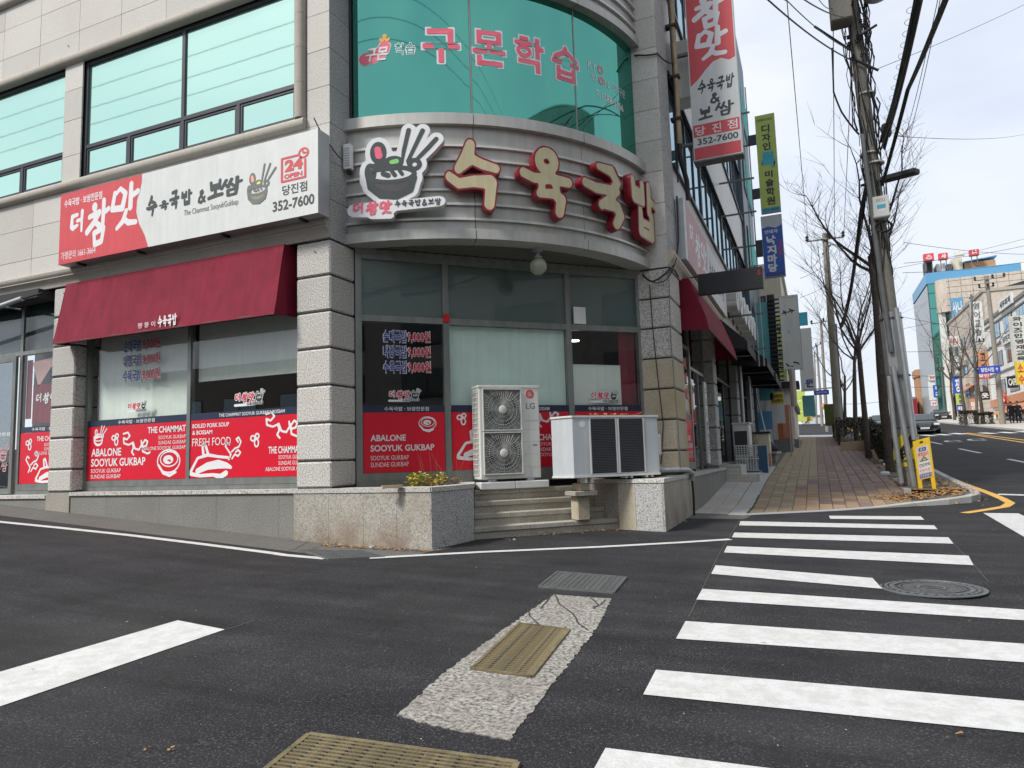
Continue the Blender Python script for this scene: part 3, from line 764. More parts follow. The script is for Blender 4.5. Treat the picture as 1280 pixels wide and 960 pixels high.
# scratched seam lines on the asphalt
ribbon([og(281, 787.5), og(300, 782), og(318, 776)], 0.008, 'asphalt_seam', 'grout', off=0.005)['kind'] = 'structure'
ribbon([og(925, 650), og(900, 690), og(862, 770)], 0.006, 'asphalt_seam', 'grout', off=0.0045)['kind'] = 'structure'
ribbon([og(1192, 680), og(1218, 707), og(1236, 728)], 0.006, 'asphalt_seam', 'grout', off=0.0045)['kind'] = 'structure'

# grates: frame, load bars and cross bars over a bed of silt and leaves
def grate(corners, nb, nc, label, mat='iron', fill='leaf_dry', fw_=0.022, bw_=.007, cm='iron', group='iron drain gratings in the road'):
    a, b, c, d = [Vector(p) for p in corners]       # bl, br, tr, tl in plan
    ctr = (a + b + c + d) / 4
    t = thing('drain_grating', (ctr.x, ctr.y, G(ctr.x, ctr.y)), label, 'drain grating', group)
    def W(u, v, h):
        q = (a * (1 - u) + b * u) * (1 - v) + (d * (1 - u) + c * u) * v
        return (q.x, q.y, G(q.x, q.y) + h)
    def bar(mb, u0, v0, u1, v1, wd, h0, h1):
        p = Vector(W(u0, v0, 0)); q = Vector(W(u1, v1, 0)); dd = (q - p).normalized(); nn = Vector((-dd.y, dd.x, 0)) * wd / 2
        e = dd * 0
        pts = [p - nn + Z * h0, q - nn + Z * h0, q + nn + Z * h0, p + nn + Z * h0, p - nn + Z * h1, q - nn + Z * h1, q + nn + Z * h1, p + nn + Z * h1]
        mb.hexa(pts)
    mb = MB(); mb.add([W(0, 0, .003), W(1, 0, .003), W(1, 1, .003), W(0, 1, .003)], [(0, 1, 2, 3)]); mb.build('silt', fill, t, recalc=False)
    mb = MB()
    for e in ((0, 0, 1, 0), (1, 0, 1, 1), (1, 1, 0, 1), (0, 1, 0, 0)): bar(mb, *e, fw_, 0.0, 0.019 if e[1] == e[3] else 0.0185)
    mb.build('frame', mat, t)
    proto = None
    for i in range(1, nb):
        mb = MB(); bar(mb, 0.01, i / nb, 0.99, i / nb, bw_, 0.001, 0.017); mb.build('bar', mat, t)
    mb = MB()
    for i in range(1, nc): bar(mb, i / nc, 0.01, i / nc, 0.99, 0.014, 0.004, 0.0155)
    mb.build('cross_bars', cm, t)
    return t
grate([og(589.7, 838), og(664.7, 848), og(711.6, 789), og(649, 781)], 30, 4, 'long narrow iron drain grating filled with yellow leaves, set in the worn concrete patch', 'rust_iron', 'grout_dark', bw_=.014, cm='black_metal')
grate([og(674, 734.5), og(767, 742), og(783, 723), og(697, 716)], 12, 14, 'wide dark drain grating just beyond the top of the concrete patch', 'iron', 'grout_dark', bw_=.012)
q0, q1 = Vector(og(386, 921)), Vector(og(646.7, 957)); dd = Vector(og(338.6, 960)) - q0; dd = dd.normalized() * 1.0
grate([tuple(q0 + dd), tuple(q1 + dd), tuple(q1), tuple(q0)], 28, 12, 'large drain grating at the bottom edge of the picture, yellow silt between its bars', 'rust_iron', 'grout_dark', 0.03, bw_=.018, cm='black_metal')
grate([og(412, 700), og(480, 696.5), og(455, 689.5), og(372, 688.5)], 10, 16, 'drain grating in the gutter below the granite planter, between the two white edge lines', 'iron', 'soil')
# manhole
mc = Vector((0.90, 7.86, G(0.9, 7.86)))
mh = thing('manhole_cover', mc, 'round iron manhole cover at the cut end of a crosswalk stripe', 'manhole cover')
R0 = 0.455
MB().lathe(mc, [(R0, 0.0), (R0, 0.010), (R0 - .035, 0.013), (R0 - .04, 0.006)], 48).build('frame', 'iron', mh, True)
mb = MB(); mb.lathe(mc, [(R0 - .045, 0.0), (R0 - .045, 0.009), (R0 - .06, 0.009)], 48); mb.build('plate', 'black_metal', mh)
mb = MB()
def ann(mb, r0, r1, a0, a1, h0, h1, k=2):
    for i in range(k):
        t0 = a0 + (a1 - a0) * i / k; t1 = a0 + (a1 - a0) * (i + 1) / k
        P = [mc + Vector((r * math.cos(t), r * math.sin(t), h)) for h in (h0, h1) for (r, t) in ((r0, t0), (r1, t0), (r1, t1), (r0, t1))]
        mb.hexa(P)
for r0, r1, nseg, fill in ((.37, .40, 32, .62), (.315, .355, 48, .9), (.10, .125, 24, 1.0), (.265, .275, 24, 1)):
    for i in range(nseg):
        a = 2 * math.pi * i / nseg; ann(mb, r0, r1, a, a + 2 * math.pi / nseg * fill, .008, .014, 1)
mb.build('rings', 'iron', mh)
mb = MB()
for i in range(26):
    yv = -.25 + i * .02
    k = 0
    for xx in np.arange(-.27, .27, .045):
        x2 = xx + (.02 if i % 2 else 0)
        if .14 < math.hypot(x2, yv) < .25: mb.box(WF, mc.x + x2 - .015, mc.x + x2 + .017, mc.y + yv - .006, mc.y + yv + .006, mc.z + .008, mc.z + .013)
put_text(mb, Fr(mc + Vector((-.09, -.03, 0)), (1, 0, 0), (0, 1, 0)), '우수', 0, 0, .18, .07, z=.008, ext=.006)
mb.build('tread_pattern', 'iron', mh)

# ------------------------------------------------------------------ sidewalk on the right
def clampf(v): return max(0.0, min(1.0, v))
def swo(x, y): return 0.014 + 0.12 * clampf(max((y - 15.5) / 4.0, (x - 0.9) / 1.8))
def front_y(x):       # front edge of the pavement
    P = [(-2.3, 13.72), (-1.38, 13.62), (-1.24, 13.9), (0.2, 15.0), (1.48, 15.92), (2.66, 16.5), (2.93, 16.9)]
    for a, b in zip(P[:-1], P[1:]):
        if x <= b[0]: return a[1] + (b[1] - a[1]) * clampf((x - a[0]) / (b[0] - a[0]))
    return 16.9
def SWp(x, y, h=0.0): return (x, y, G(x, y) + swo(x, y) + h)
mb = MB()
cols_ = [-2.27 + i * 0.26 for i in range(21)]
vs = []; fs = []; rows_ = [0, .5, 1, 1.5, 2, 2.5, 3, 4, 5, 6, 8, 12, 16, 20, 26, 36.5]
for t_ in rows_:
    for x in cols_: vs.append(SWp(x, front_y(x) + t_, -0.012))
nn_ = len(cols_)
for j in range(len(rows_) - 1):
    for i in range(nn_ - 1): fs.append((j * nn_ + i, j * nn_ + i + 1, (j + 1) * nn_ + i + 1, (j + 1) * nn_ + i))
mb.add(vs, fs); bed = mb.build('sidewalk', 'grout', at=(0, 0, 0), recalc=False); bed['kind'] = 'structure'
def paver(mb, x0, x1, ya0, ya1, yb, g=0.006, h=0.0):
    q = [(x0 + g, ya0 + g), (x1 - g, ya1 + g), (x1 - g, yb - g), (x0 + g, yb - g)]
    lo_ = [SWp(a, b, -0.03) for a, b in q]
    c = 0.006
    q2 = [(x0 + g + c, ya0 + g + c), (x1 - g - c, ya1 + g + c), (x1 - g - c, yb - g - c), (x0 + g + c, yb - g - c)]
    mid = [SWp(a, b, h - .006) for a, b in q]; hi = [SWp(a, b, h) for a, b in q2]
    v = lo_ + mid + hi
    mb.add(v, [(0, 1, 5, 4), (1, 2, 6, 5), (2, 3, 7, 6), (3, 0, 4, 7), (4, 5, 9, 8), (5, 6, 10, 9), (6, 7, 11, 10), (7, 4, 8, 11), (8, 9, 10, 11)])
CW = 0.2435
count = 0; far = {'paver_tan': MB(), 'paver_red': MB(), 'paver_worn': MB()}
for ci in range(12):
    x0 = -1.26 + ci * CW; x1 = x0 + CW
    yy = max(front_y(x0), front_y(x1)); first = True
    yA0, yA1 = front_y(x0) + .10, front_y(x1) + .10
    r = 0.46 + (0.23 if ci % 2 and ci > 3 else 0)
    while yA0 < 52:
        yB = max(yA0, yA1) + (r if first else 0.46)
        mid = (yA0 + yB) / 2; tan = ci < 3 or (ci < 5 and mid > 19 + (ci - 3) * 1.2)
        mt = 'paver_tan' if tan else 'paver_red'
        if mid < 17.3 + ci * .08 + rnd.uniform(-.5, .5) and ci > 2: mt = 'paver_worn' if rnd.random() < .6 else 'paver_red'
        if mid < 15.5 and ci <= 2 and rnd.random() < .4: mt = 'paver_worn'
        if count < 290 and yB < 25.5:
            b_ = MB(); paver(b_, x0, x1, yA0, yA1, yB, h=rnd.uniform(0, .004)); b_.build('paver', mt, bed, recalc=False); count += 1
        else: paver(far[mt], x0, x1, yA0, yA1, yB, h=0.001)
        yA0 = yA1 = yB; first = False
for k, b_ in far.items():
    if b_.v: tag(b_.build('pavers', k, bed, recalc=False), kind='stuff')
for ci in range(2):       # grey slabs by the wall and the grey kerb strip
    x0 = -2.25 + ci * .32; x1 = x0 + .32; y = 13.78 + .1 * (1 - ci) * 0
    k = 0
    while y < 19.2:
        b_ = MB(); L_ = .62 if not (k == 0 and ci) else .35; paver(b_, x0, x1, y, y, y + L_, .004, 0.002); b_.build('slab', 'slab_grey', bed, recalc=False); y += L_; k += 1
y = 13.66
while y < 24:
    b_ = MB(); paver(b_, -1.60, -1.28, y, y, y + 1.0, .004, .006); b_.build('edging_stone', 'kerb_stone', bed, recalc=False); y += 1.0
mb = MB()     # moss in the joint beside the strip
for i in range(240):
    y = 13.9 + rnd.random() ** 2 * 3; x = -1.27 + rnd.uniform(-.02, .02); s_ = rnd.uniform(.008, .02)
    p = Vector(SWp(x, y, 0)); mb.add([p + Vector((-s_, 0, 0)), p + Vector((s_, 0, 0)), p + Vector((0, s_, s_))], [(0, 1, 2)])
tag(mb.build('moss', 'moss', bed, recalc=False), kind='stuff')
# kerb stones
kb = thing('kerb', (2.95, 17, G(2.95, 17)), None, None); kb['kind'] = 'structure'
def kerb_piece(p, q, wd, h, mat='kerb_stone', par=kb, sink=0.15):
    p = Vector(p); q = Vector(q); d_ = (q - p); L_ = d_.length; d_.normalize(); nn = Vector((-d_.y, d_.x)) * wd
    P = []
    g = .005
    a, b = p + d_ * g, q - d_ * g
    c = .012
    base = [a, b, b + nn, a + nn]
    lo_ = [(v.x, v.y, G(v.x, v.y) - sink) for v in base]
    hh = [h(v.x, v.y) if callable(h) else h for v in base]
    mid = [(v.x, v.y, G(v.x, v.y) + e - c) for v, e in zip(base, hh)]
    nn2 = Vector((-d_.y, d_.x)) * c
    tb = [a + nn2 + d_ * c, b + nn2 - d_ * c, b + nn - nn2 - d_ * c, a + nn - nn2 + d_ * c]
    hi = [(v.x, v.y, G(v.x, v.y) + e) for v, e in zip(tb, hh)]
    m_ = MB(); m_.add(lo_ + mid + hi, [(0, 1, 5, 4), (1, 2, 6, 5), (2, 3, 7, 6), (3, 0, 4, 7), (4, 5, 9, 8), (5, 6, 10, 9), (6, 7, 11, 10), (7, 4, 8, 11), (8, 9, 10, 11)])
    return m_.build('kerb_stone', mat, par, recalc=True)
KP = [(-1.28, 13.72), (-.5, 14.3), (.3, 14.92), (1.0, 15.46), (1.7, 15.93), (2.3, 16.22), (2.72, 16.5), (2.95, 16.9), (3.02, 17.5)]
for a, b in zip(KP[:-1], KP[1:]): kerb_piece(a, b, .16, lambda x, y: swo(x, y) + .004)
y = 17.5
while y < 52: kerb_piece((3.02, y), (3.02, y + 1.0), .16, .145); y += 1.0
# tree strip: soil, edging, small hatch
sheet((1.68, 17.6), (2.86, 17.6), (2.86, 52), (1.68, 52), 'tree_strip', 'soil', off=.142, step=.5)['kind'] = 'structure'
gp_ = [(0.2, 15.1), (2.7, 16.6), (2.9, 17.0), (2.88, 17.62), (1.67, 17.62), (1.67, 16.8)]
for k, y in enumerate(np.arange(17.6, 30, 2.4)):
    b_ = MB(); b_.box(WF, 1.66, 1.80, y, y + 1.0, G(1.7, y) + .05, G(1.7, y) + .165); b_.build('edging_stone', 'kerb_stone', kb)
ht = MB(); hp = on_ground(1070, 606, .09)
ht.box(WF, hp.x - .42, hp.x + .42, hp.y - .25, hp.y + .22, hp.z - .03, hp.z + .018)
hc = tag(ht.build('inspection_cover', 'kerb_stone'), 'small pale rectangular inspection cover set in the brick pavement', 'inspection cover')
mb = MB()
for i in range(9):
    for j in range(2): mb.box(WF, hp.x - .36 + i * .08, hp.x - .32 + i * .08, hp.y - .16 + j * .15, hp.y - .05 + j * .15, hp.z + .018, hp.z + .021)
mb.build('slots', 'grout', hc)
# leaves: litter as stuff
def litter(name, pts, n, mat, size=(.02, .045), zf=None, spread=.1):
    mb = MB(); r = random.Random(len(pts) + n)
    for i in range(n):
        a = pts[r.randrange(len(pts))]
        x = a[0] + r.gauss(0, a[2]); y = a[1] + r.gauss(0, a[3]); z = (zf(x, y) if zf else G(x, y) + .008) + r.random() * .02
        s_ = r.uniform(*size); t = r.random() * 6.28; tl = r.uniform(-.6, .6)
        u = Vector((math.cos(t), math.sin(t), tl * .5)) * s_; v = Vector((-math.sin(t), math.cos(t), r.uniform(-.5, .5))) * s_ * .6
        c = Vector((x, y, z + s_ * .25)); mb.add([c - u, c - v, c + u, c + v], [(0, 1, 2, 3)])
    o = mb.build(name, mat, recalc=False); o['kind'] = 'stuff'; return o
swz = lambda x, y: (G(x, y) + swo(x, y) + .012) if y > front_y(x) else G(x, y) + .006
litter('fallen_leaves', [(2.1, 17.1, .35, .3), (2.5, 17.6, .2, .5), (1.6, 16.6, .3, .25), (2.2, 19.5, .3, .8)], 1500, 'leaf_dry', zf=swz)
litter('fallen_leaves', [(2.2, 24, .3, 3), (2.0, 30, .3, 4)], 500, 'leaf_dry', zf=lambda x, y: G(x, y) + .15)
litter('fallen_leaves', [(-6.4 + i * .35, 8.3, .15, .05) for i in range(5)], 260, 'leaf_dry', size=(.01, .03))
stp = [og(610 + i * 20, 672 - i * 1.1) for i in range(9)]
litter('fallen_leaves', [(p[0], p[1], .12, .05) for p in stp], 420, 'leaf_dry', size=(.008, .022))
litter('fallen_leaves', [(og(x, y)[0], og(x, y)[1], .02, .02) for x, y in ((313, 798), (46, 840), (187, 940), (204, 942), (160, 779), (910, 688), (1279, 730), (1210, 780), (1200, 922), (125, 864), (600, 712), (865, 775))], 16, 'leaf_dry', size=(.008, .018))
litter('white_grit', [(og(x, y)[0], og(x, y)[1], .05, .03) for x, y in ((845, 655), (855, 653), (835, 657), (560, 682), (640, 676))], 160, 'sign_white', size=(.004, .014))
litter('white_grit', [(-2 + 4 * rnd.random(), 1.5 + 9 * rnd.random(), .8, .8) for _ in range(30)] + [(-6 + 5 * rnd.random(), 2 + 5 * rnd.random(), .8, .8) for _ in range(20)], 420, 'granite', size=(.002, .005))
for x, y in ((430, 680.5), (470, 684.5)):   # two sprayed rings by the planter
    c = og(x, y)
    ribbon([(c[0] + .085 * math.cos(t * .4), c[1] + .085 * math.sin(t * .4)) for t in range(17)], .03, 'painted_ring', 'road_white', off=.008, step=1)['kind'] = 'structure'
ribbon([og(363, 688), og(378, 680), og(392, 673.5)], .07, 'painted_mark', 'old_asphalt', off=.008)['kind'] = 'structure'
# ================================================================== CORNER BUILDING
X0, YF, XR = -6.54, 8.5, -2.27
YE = YF + (XR - X0)                    # front plane of the right column
dA = 0.616                             # depth of the pilaster's side face
FL = Fr((0, YF, 0), (1, 0, 0), (0, 0, 1))
FC = Fr((X0, YF + dA, 0), (1, 1, 0), (0, 0, 1))          # chamfered corner wall: x along it, z outwards
FR = Fr((XR, 0, 0), (0, 1, 0), (0, 0, 1))
FE = Fr((0, YE, 0), (1, 0, 0), (0, 0, 1))
FP = Fr((X0, 0, 0), (0, 1, 0), (0, 0, 1))                # side face of the left pilaster (looks to +x)
bld = thing('corner_building', (X0, YF, G(X0, YF)), 'granite faced corner building with the curved metal bay over its recessed corner entrance', 'building')
LEFT = -17.5; FAR = 30.5
def solid(name, poly, z0, z1, mat, parent=bld):
    return MB().prism([(x, y, z0) for x, y in poly], (0, 0, z1 - z0)).build(name, mat, parent)
# structural core, 30 mm behind the stone facing; ground floor front is hollow (rooms behind the glass)
UP = [(LEFT, YF + .17), (X0 - .25, YF + .17), (X0 - .25, YF + dA), (X0 - .03, YF + dA), (XR - dA, YE + .03), (XR - .03, YE + .03), (XR - .03, YE + 1.03), (XR - .17, YE + 1.03), (XR - .17, FAR), (LEFT, FAR)]
HB = 20.4
solid('core_wall', UP, 4.83, HB, 'grout_dark')
solid('core_wall', [(X0 - .26, YF + .03), (X0 - .03, YF + .03), (X0 - .03, YF + dA - .002), (X0 - .26, YF + dA - .002)], 4.83, HB - .01, 'grout_dark')
solid('core_wall', [(X0 - .45, YF + .03), (X0 - .262, YF + .03), (X0 - .262, YF + .168), (X0 - .45, YF + .168)], 4.83, HB - .01, 'grout_dark')
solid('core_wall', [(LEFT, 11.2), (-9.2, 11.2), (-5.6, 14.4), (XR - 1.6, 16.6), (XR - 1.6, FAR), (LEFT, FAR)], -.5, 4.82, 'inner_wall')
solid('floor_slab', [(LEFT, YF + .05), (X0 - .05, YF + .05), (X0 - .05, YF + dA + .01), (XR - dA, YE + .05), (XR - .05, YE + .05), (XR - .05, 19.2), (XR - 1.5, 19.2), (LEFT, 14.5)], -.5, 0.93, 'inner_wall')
solid('roof', [(x * 1.0, y) for x, y in [(LEFT, YF - .1), (X0 + .1, YF - .1), (XR + .1, YE - .1), (XR + .1, FAR), (LEFT, FAR)]], HB + .01, HB + .35, 'moulding_stone')
# ---- stone facing panels
def panels(F, x0, x1, y0, y1, xj, yj, mat='granite', name='stone_panel', z0=-.028, z1=0.0, g=.009, parent=bld):
    X = [x0] + sorted(j for j in xj if x0 + .05 < j < x1 - .05) + [x1]; Y = [y0] + sorted(j for j in yj if y0 + .04 < j < y1 - .04) + [y1]
    for a, b in zip(X[:-1], X[1:]):
        for c, d in zip(Y[:-1], Y[1:]):
            MB().box(F, a + g / 2, b - g / 2, c + g / 2, d - g / 2, z0, z1 - rnd.random() * .002).build(name, mat, parent)
XJ = [-17.10 + 1.14 * i + .0 for i in range(12)]       # -14.68+... joints every 1.14 m
XJ = [-13.5 + 1.14 * i for i in range(-4, 6)]
RJ = [4.80 + .61 * i for i in range(14)]
panels(FL, LEFT, -6.98, 9.30, 10.86, XJ, [9.76, 10.39])
panels(FL, -6.98, X0, 6.05, HB, [], RJ)
panels(FL, LEFT, -6.98, 5.10, 6.62, XJ, [5.46, 6.08])
panels(FL, -6.98, X0, 4.80, 6.05, [], RJ)
panels(FL, -12.72, -12.22, 6.80, 9.12, [], [7.3, 8.0, 8.6])
panels(FL, LEFT, -6.98, 12.6, HB, XJ, [13.6, 15.2, 17, 18.8])
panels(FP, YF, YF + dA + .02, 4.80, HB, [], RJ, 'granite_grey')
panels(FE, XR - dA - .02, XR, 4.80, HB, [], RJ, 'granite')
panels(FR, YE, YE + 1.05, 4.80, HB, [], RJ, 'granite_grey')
# rusticated blocks of the two corner columns and the pilaster between the shop windows
BJ = [1.05, 1.45, 2.01, 2.57, 3.13, 3.69, 4.24, 4.79]
for z0, z1 in zip(BJ[:-1], BJ[1:]):
    g = .012
    MB().cbox(WF, -7.18, X0, YF, YF + dA, z0 + g, z1 - g, .022).build('stone_block', 'granite_block', bld)
    mt = 'granite_stained' if z1 < 3.2 else 'granite_block'
    MB().cbox(WF, XR - dA - .02, XR, YE, YE + 1.05, z0 + g, z1 - g, .022).build('stone_block', mt, bld)
    MB().cbox(WF, -12.80, -12.17, YF, YF + .5, z0 + g, z1 - g, .022).build('stone_block', 'granite_block', bld)
for (x0, x1, y0, y1) in ((-7.16, X0 - .02, YF + .02, YF + dA - .02), (XR - dA, XR - .02, YE + .02, YE + 1.03), (-12.78, -12.19, YF + .02, YF + .48)):
    MB().box(WF, x0, x1, y0, y1, .9, 4.80).build('column_core', 'grout_dark', bld)
# ---- mouldings: bands of round profile, cut in lengths
def moulding(F, x0, x1, prof, joints, name='moulding', mat='moulding_stone', g=.004):
    X = [x0] + [j for j in joints if x0 + .1 < j < x1 - .1] + [x1]
    for a, b in zip(X[:-1], X[1:]):
        pts = [F.p(a + g / 2, y, z) for (z, y) in prof]
        MB().prism(pts, F.r * (b - a - g)).build(name, mat, bld, smooth=True)
def halfround(y0, y1, out, k=7, back=-.03):
    return [(back, y0)] + [(out * math.sin(math.pi * i / k) ** .7, y0 + (y1 - y0) * (1 - math.cos(math.pi * i / k)) / 2) for i in range(0, k + 1)] + [(back, y1)]
J2 = [-13.86 + 1.14 * i for i in range(-4, 7)]
moulding(FL, LEFT, -6.98, halfround(6.62, 6.80, .10), J2)
moulding(FL, LEFT, -6.98, halfround(9.11, 9.30, .10), J2)
moulding(FL, LEFT, -6.98, halfround(10.86, 11.05, .10), J2)
moulding(FL, LEFT, X0, [(-.03, 4.81), (.015, 4.81), (.025, 4.86), (.045, 4.91), (.085, 4.95), (.10, 4.96), (.10, 4.975), (.075, 4.98), (.10, 5.0), (.12, 5.04), (.12, 5.08), (.09, 5.10), (-.03, 5.10)], [j + .2 for j in J2], 'cornice')
FV = Fr((0, YF, 0), (0, 0, 1), (-1, 0, 0))
def vmould(x0, x1, z0, z1):
    prof = [(x0, .03)] + [(x0 + (x1 - x0) * (1 - math.cos(math.pi * i / 7)) / 2, -.10 * math.sin(math.pi * i / 7) ** .7) for i in range(8)] + [(x1, .03)]
    n = 4
    for i in range(n):
        a = z0 + (z1 - z0) * i / n; b = z0 + (z1 - z0) * (i + 1) / n
        MB().prism([(x, YF + y, a + .002) for x, y in prof], (0, 0, b - a - .004)).build('moulding', 'moulding_stone', bld, smooth=True)
vmould(-7.19, -6.995, 6.802, 9.108)
# ---- second floor windows of the left face
def win(F, x0, x1, y0, y1, z, rows, mull, name='window', glassm='glass_mint', fm='frame_dark', fw_=.07, dep=.07, sub=None, parent=bld, gz=-.03, panes=True):
    """rows: list of y splits (transoms); mull: list of x splits per row; returns the frame part, panes are sub-parts"""
    mb = MB()
    f = fw_
    mb.box(F, x0, x0 + f, y0, y1, z - dep, z); mb.box(F, x1 - f, x1, y0, y1, z - dep, z)
    mb.box(F, x0 + f, x1 - f, y0, y0 + f, z - dep, z - .002); mb.box(F, x0 + f, x1 - f, y1 - f, y1, z - dep, z - .002)
    Y = [y0] + rows + [y1]; cells = []
    for r in range(len(Y) - 1):
        if r: mb.box(F, x0 + f, x1 - f, Y[r] - f / 2, Y[r] + f / 2, z - dep, z - .002)
        a = Y[r] + (f if r == 0 else f / 2); b = Y[r + 1] - (f if r == len(Y) - 2 else f / 2)
        Xs = [x0] + mull[r] + [x1]
        for c in range(len(Xs) - 1):
            if c: mb.box(F, Xs[c] - f / 2, Xs[c] + f / 2, a, b, z - dep, z - .004)
            cells.append((Xs[c] + (f if c == 0 else f / 2), Xs[c + 1] - (f if c == len(Xs) - 2 else f / 2), a, b, r))
    w_ = mb.build(name, fm, parent)
    for (a, b, c, d, r) in cells:
        if sub and r in sub:       # opening sash
            s_ = .045; sm = MB(); e = .015
            sm.box(F, a + .01, a + s_, c + .01, d - .01, z - dep, z - e); sm.box(F, b - s_, b - .01, c + .01, d - .01, z - dep, z - e)
            sm.box(F, a + s_, b - s_, c + .01, c + s_, z - dep, z - e - .002); sm.box(F, a + s_, b - s_, d - s_, d - .01, z - dep, z - e - .002)
            sm.build('sash', fm, w_)
            a, b, c, d = a + s_, b - s_, c + s_, d - s_
        if panes: MB().box(F, a - .005, b + .005, c - .005, d + .005, z + gz - .012, z + gz - .004).build('pane', glassm, w_)
    return w_, cells
win(FL, -12.22, -7.19, 6.80, 9.11, -.06, [7.43], [[-11.02, -9.71, -8.45], [-9.71]], sub=(0,), glassm='glass_mint')
win(FL, LEFT, -12.72, 6.80, 9.11, -.06, [7.43], [[-16.4, -15.2, -14.0], [-15.2]], sub=(0,), glassm='glass_mint')
win(FL, LEFT, -6.98, 11.06, 12.6, -.06, [], [[-15.2, -13, -11, -9]], glassm='glass_mint')

# ---- the bay: rings and cladding on an arc
RB = 4.68; TH = math.asin(2.8 / RB)
BC = FC.p(2.62, 0, 1.10 - RB)
def ap(a, r, z): return BC + (FC.n * math.cos(a) + FC.r * math.sin(a)) * r + Z * z
def arcbox(mb, a0, a1, r0, r1, z0, z1, n=24):
    b = len(mb.v); vs = []; fs = []
    for i in range(n + 1):
        a = a0 + (a1 - a0) * i / n
        vs += [ap(a, r0, z0), ap(a, r1, z0), ap(a, r1, z1), ap(a, r0, z1)]
    for i in range(n):
        o = 4 * i
        for k in range(4): fs.append((o + k, o + (k + 1) % 4, o + 4 + (k + 1) % 4, o + 4 + k))
    fs += [(0, 1, 2, 3), (4 * n + 3, 4 * n + 2, 4 * n + 1, 4 * n)]
    mb.add(vs, fs); return mb
def rad(d): return math.radians(d)
T0, T1 = -rad(36.9), rad(36.9)
def bay(z0, full=True):
    cuts = [T0, rad(-11.3), rad(13.0), T1]
    for a, b in zip(cuts[:-1], cuts[1:]):
        g = .0012
        arcbox(MB(), a + g, b - g, RB - .35, RB, z0, z0 + .16, 14).build('bay_ring', 'cladding', bld, True)
        zz = [z0 + .16, z0 + .31, z0 + .55, z0 + .78, z0 + 1.02, z0 + 1.27, z0 + 1.50, z0 + 1.85]
        for k, (c, d) in enumerate(zip(zz[:-1], zz[1:])):
            arcbox(MB(), a + g, b - g, RB - .13, RB - .085, c + (.035 if k else .004), d - .004, 14).build('cladding_panel', 'cladding', bld, True)
        for c in zz[1:-1]:
            arcbox(MB(), a + g, b - g, RB - .12, RB - .035, c, c + .036, 14).build('cladding_rib', 'alu', bld, True)
        arcbox(MB(), a + g, b - g, RB - .3, RB + .01, z0 + 1.85, z0 + 2.03, 14).build('bay_ledge', 'cladding', bld, True)
bay(4.80)
bay(9.14)
# body behind the cladding
mb = MB(); P = [ap(T0 + (T1 - T0) * i / 16, RB - .14, 4.83) for i in range(17)] + [FC.p(5.3, 4.83, -.1), FC.p(-.05, 4.83, -.1)]
mb.prism(P, (0, 0, 1.95)).build('core_wall', 'grout_dark', bld)
P = [ap(T0 + (T1 - T0) * i / 16, RB - .14, 9.2) for i in range(17)] + [FC.p(5.3, 9.2, -.1), FC.p(-.05, 9.2, -.1)]
MB().prism(P, (0, 0, 4.4)).build('core_wall', 'grout_dark', bld)
# soffit slats running at an angle under the bay
k = 0; sl = []
inner = RB - .05
for i in range(46):
    s = -1.6 + i * .175
    # slats run along the direction FC.n rotated
    d_ = (FC.n * .72 + FC.r * .69).normalized(); p0 = FC.p(s, 0, 0)
    # clip from the wall line (z=0) to the arc
    lo_ = 0.0; hi_ = 0.0
    t_ = 0.0; last = None
    while t_ < 3.5:
        q = p0 + d_ * t_; rr = (Vector((q.x, q.y)) - Vector((BC.x, BC.y))).length
        uu = (q - FC.o).dot(FC.r); vv = (q - FC.o).dot(FC.n)
        if rr < inner - .01 and -.707 * 0 - vv * 1.0 <= uu <= 5.24 + vv * 1.0: 
            if last is None: lo_ = t_
            last = t_
        t_ += .02
    if last is None or last - lo_ < .08: continue
    a = p0 + d_ * lo_; b = p0 + d_ * last; nn = Vector((-d_.y, d_.x, 0)) * .058
    zt = 4.835 - .0
    m_ = MB(); m_.hexa([v + Z * (zt - .02) for v in (a - nn, b - nn, b + nn, a + nn)] + [v + Z * zt for v in (a - nn, b - nn, b + nn, a + nn)])
    m_.build('soffit_slat', 'soffit', bld)
mb = MB(); mb.box(FC, 0.0, 5.24, 4.72, 4.80, -.02, .05); mb.build('head_frame', 'frame_grey', bld)
# curved window
cw = arcbox(MB(), T0 + .01, T1 - .01, RB - .24, RB - .12, 6.80, 6.87).build('curved_window', 'frame_dark', bld)
CWB = RB - .16
for a, b, nm in ((T0 + .02, rad(-11.4), 0), (rad(-11.2), rad(12.9), 1), (rad(13.1), T1 - .02, 2)):
    arcbox(MB(), a + .002, b - .002, CWB - .012, CWB, 6.872, 9.14, 20).build('pane', 'glass_teal', cw, True)
for a in (-11.3, 13.0): arcbox(MB(), rad(a) - .003, rad(a) + .003, CWB - .05, CWB + .008, 6.872, 9.14, 1).build('mullion', 'frame_grey', cw)
for a in (T0 + .008, T1 - .008): arcbox(MB(), a - .010, a + .010, CWB - .1, CWB + .03, 6.872, 9.14, 1).build('jamb', 'frame_dark', cw)
def cyl_warp(r):     # x is arc length from the bay's middle, y height
    def f(x, y, z): return ap(x / r, r + z, y)
    return f
wg = cyl_warp(CWB)
def arc_x(deg): return rad(deg) * CWB
wl = thing('window_lettering', ap(0, CWB, 8.0), 'pink Korean letters with white edges stuck across the curved teal window', 'lettering')
R_ = lambda *a: ('R',) + a
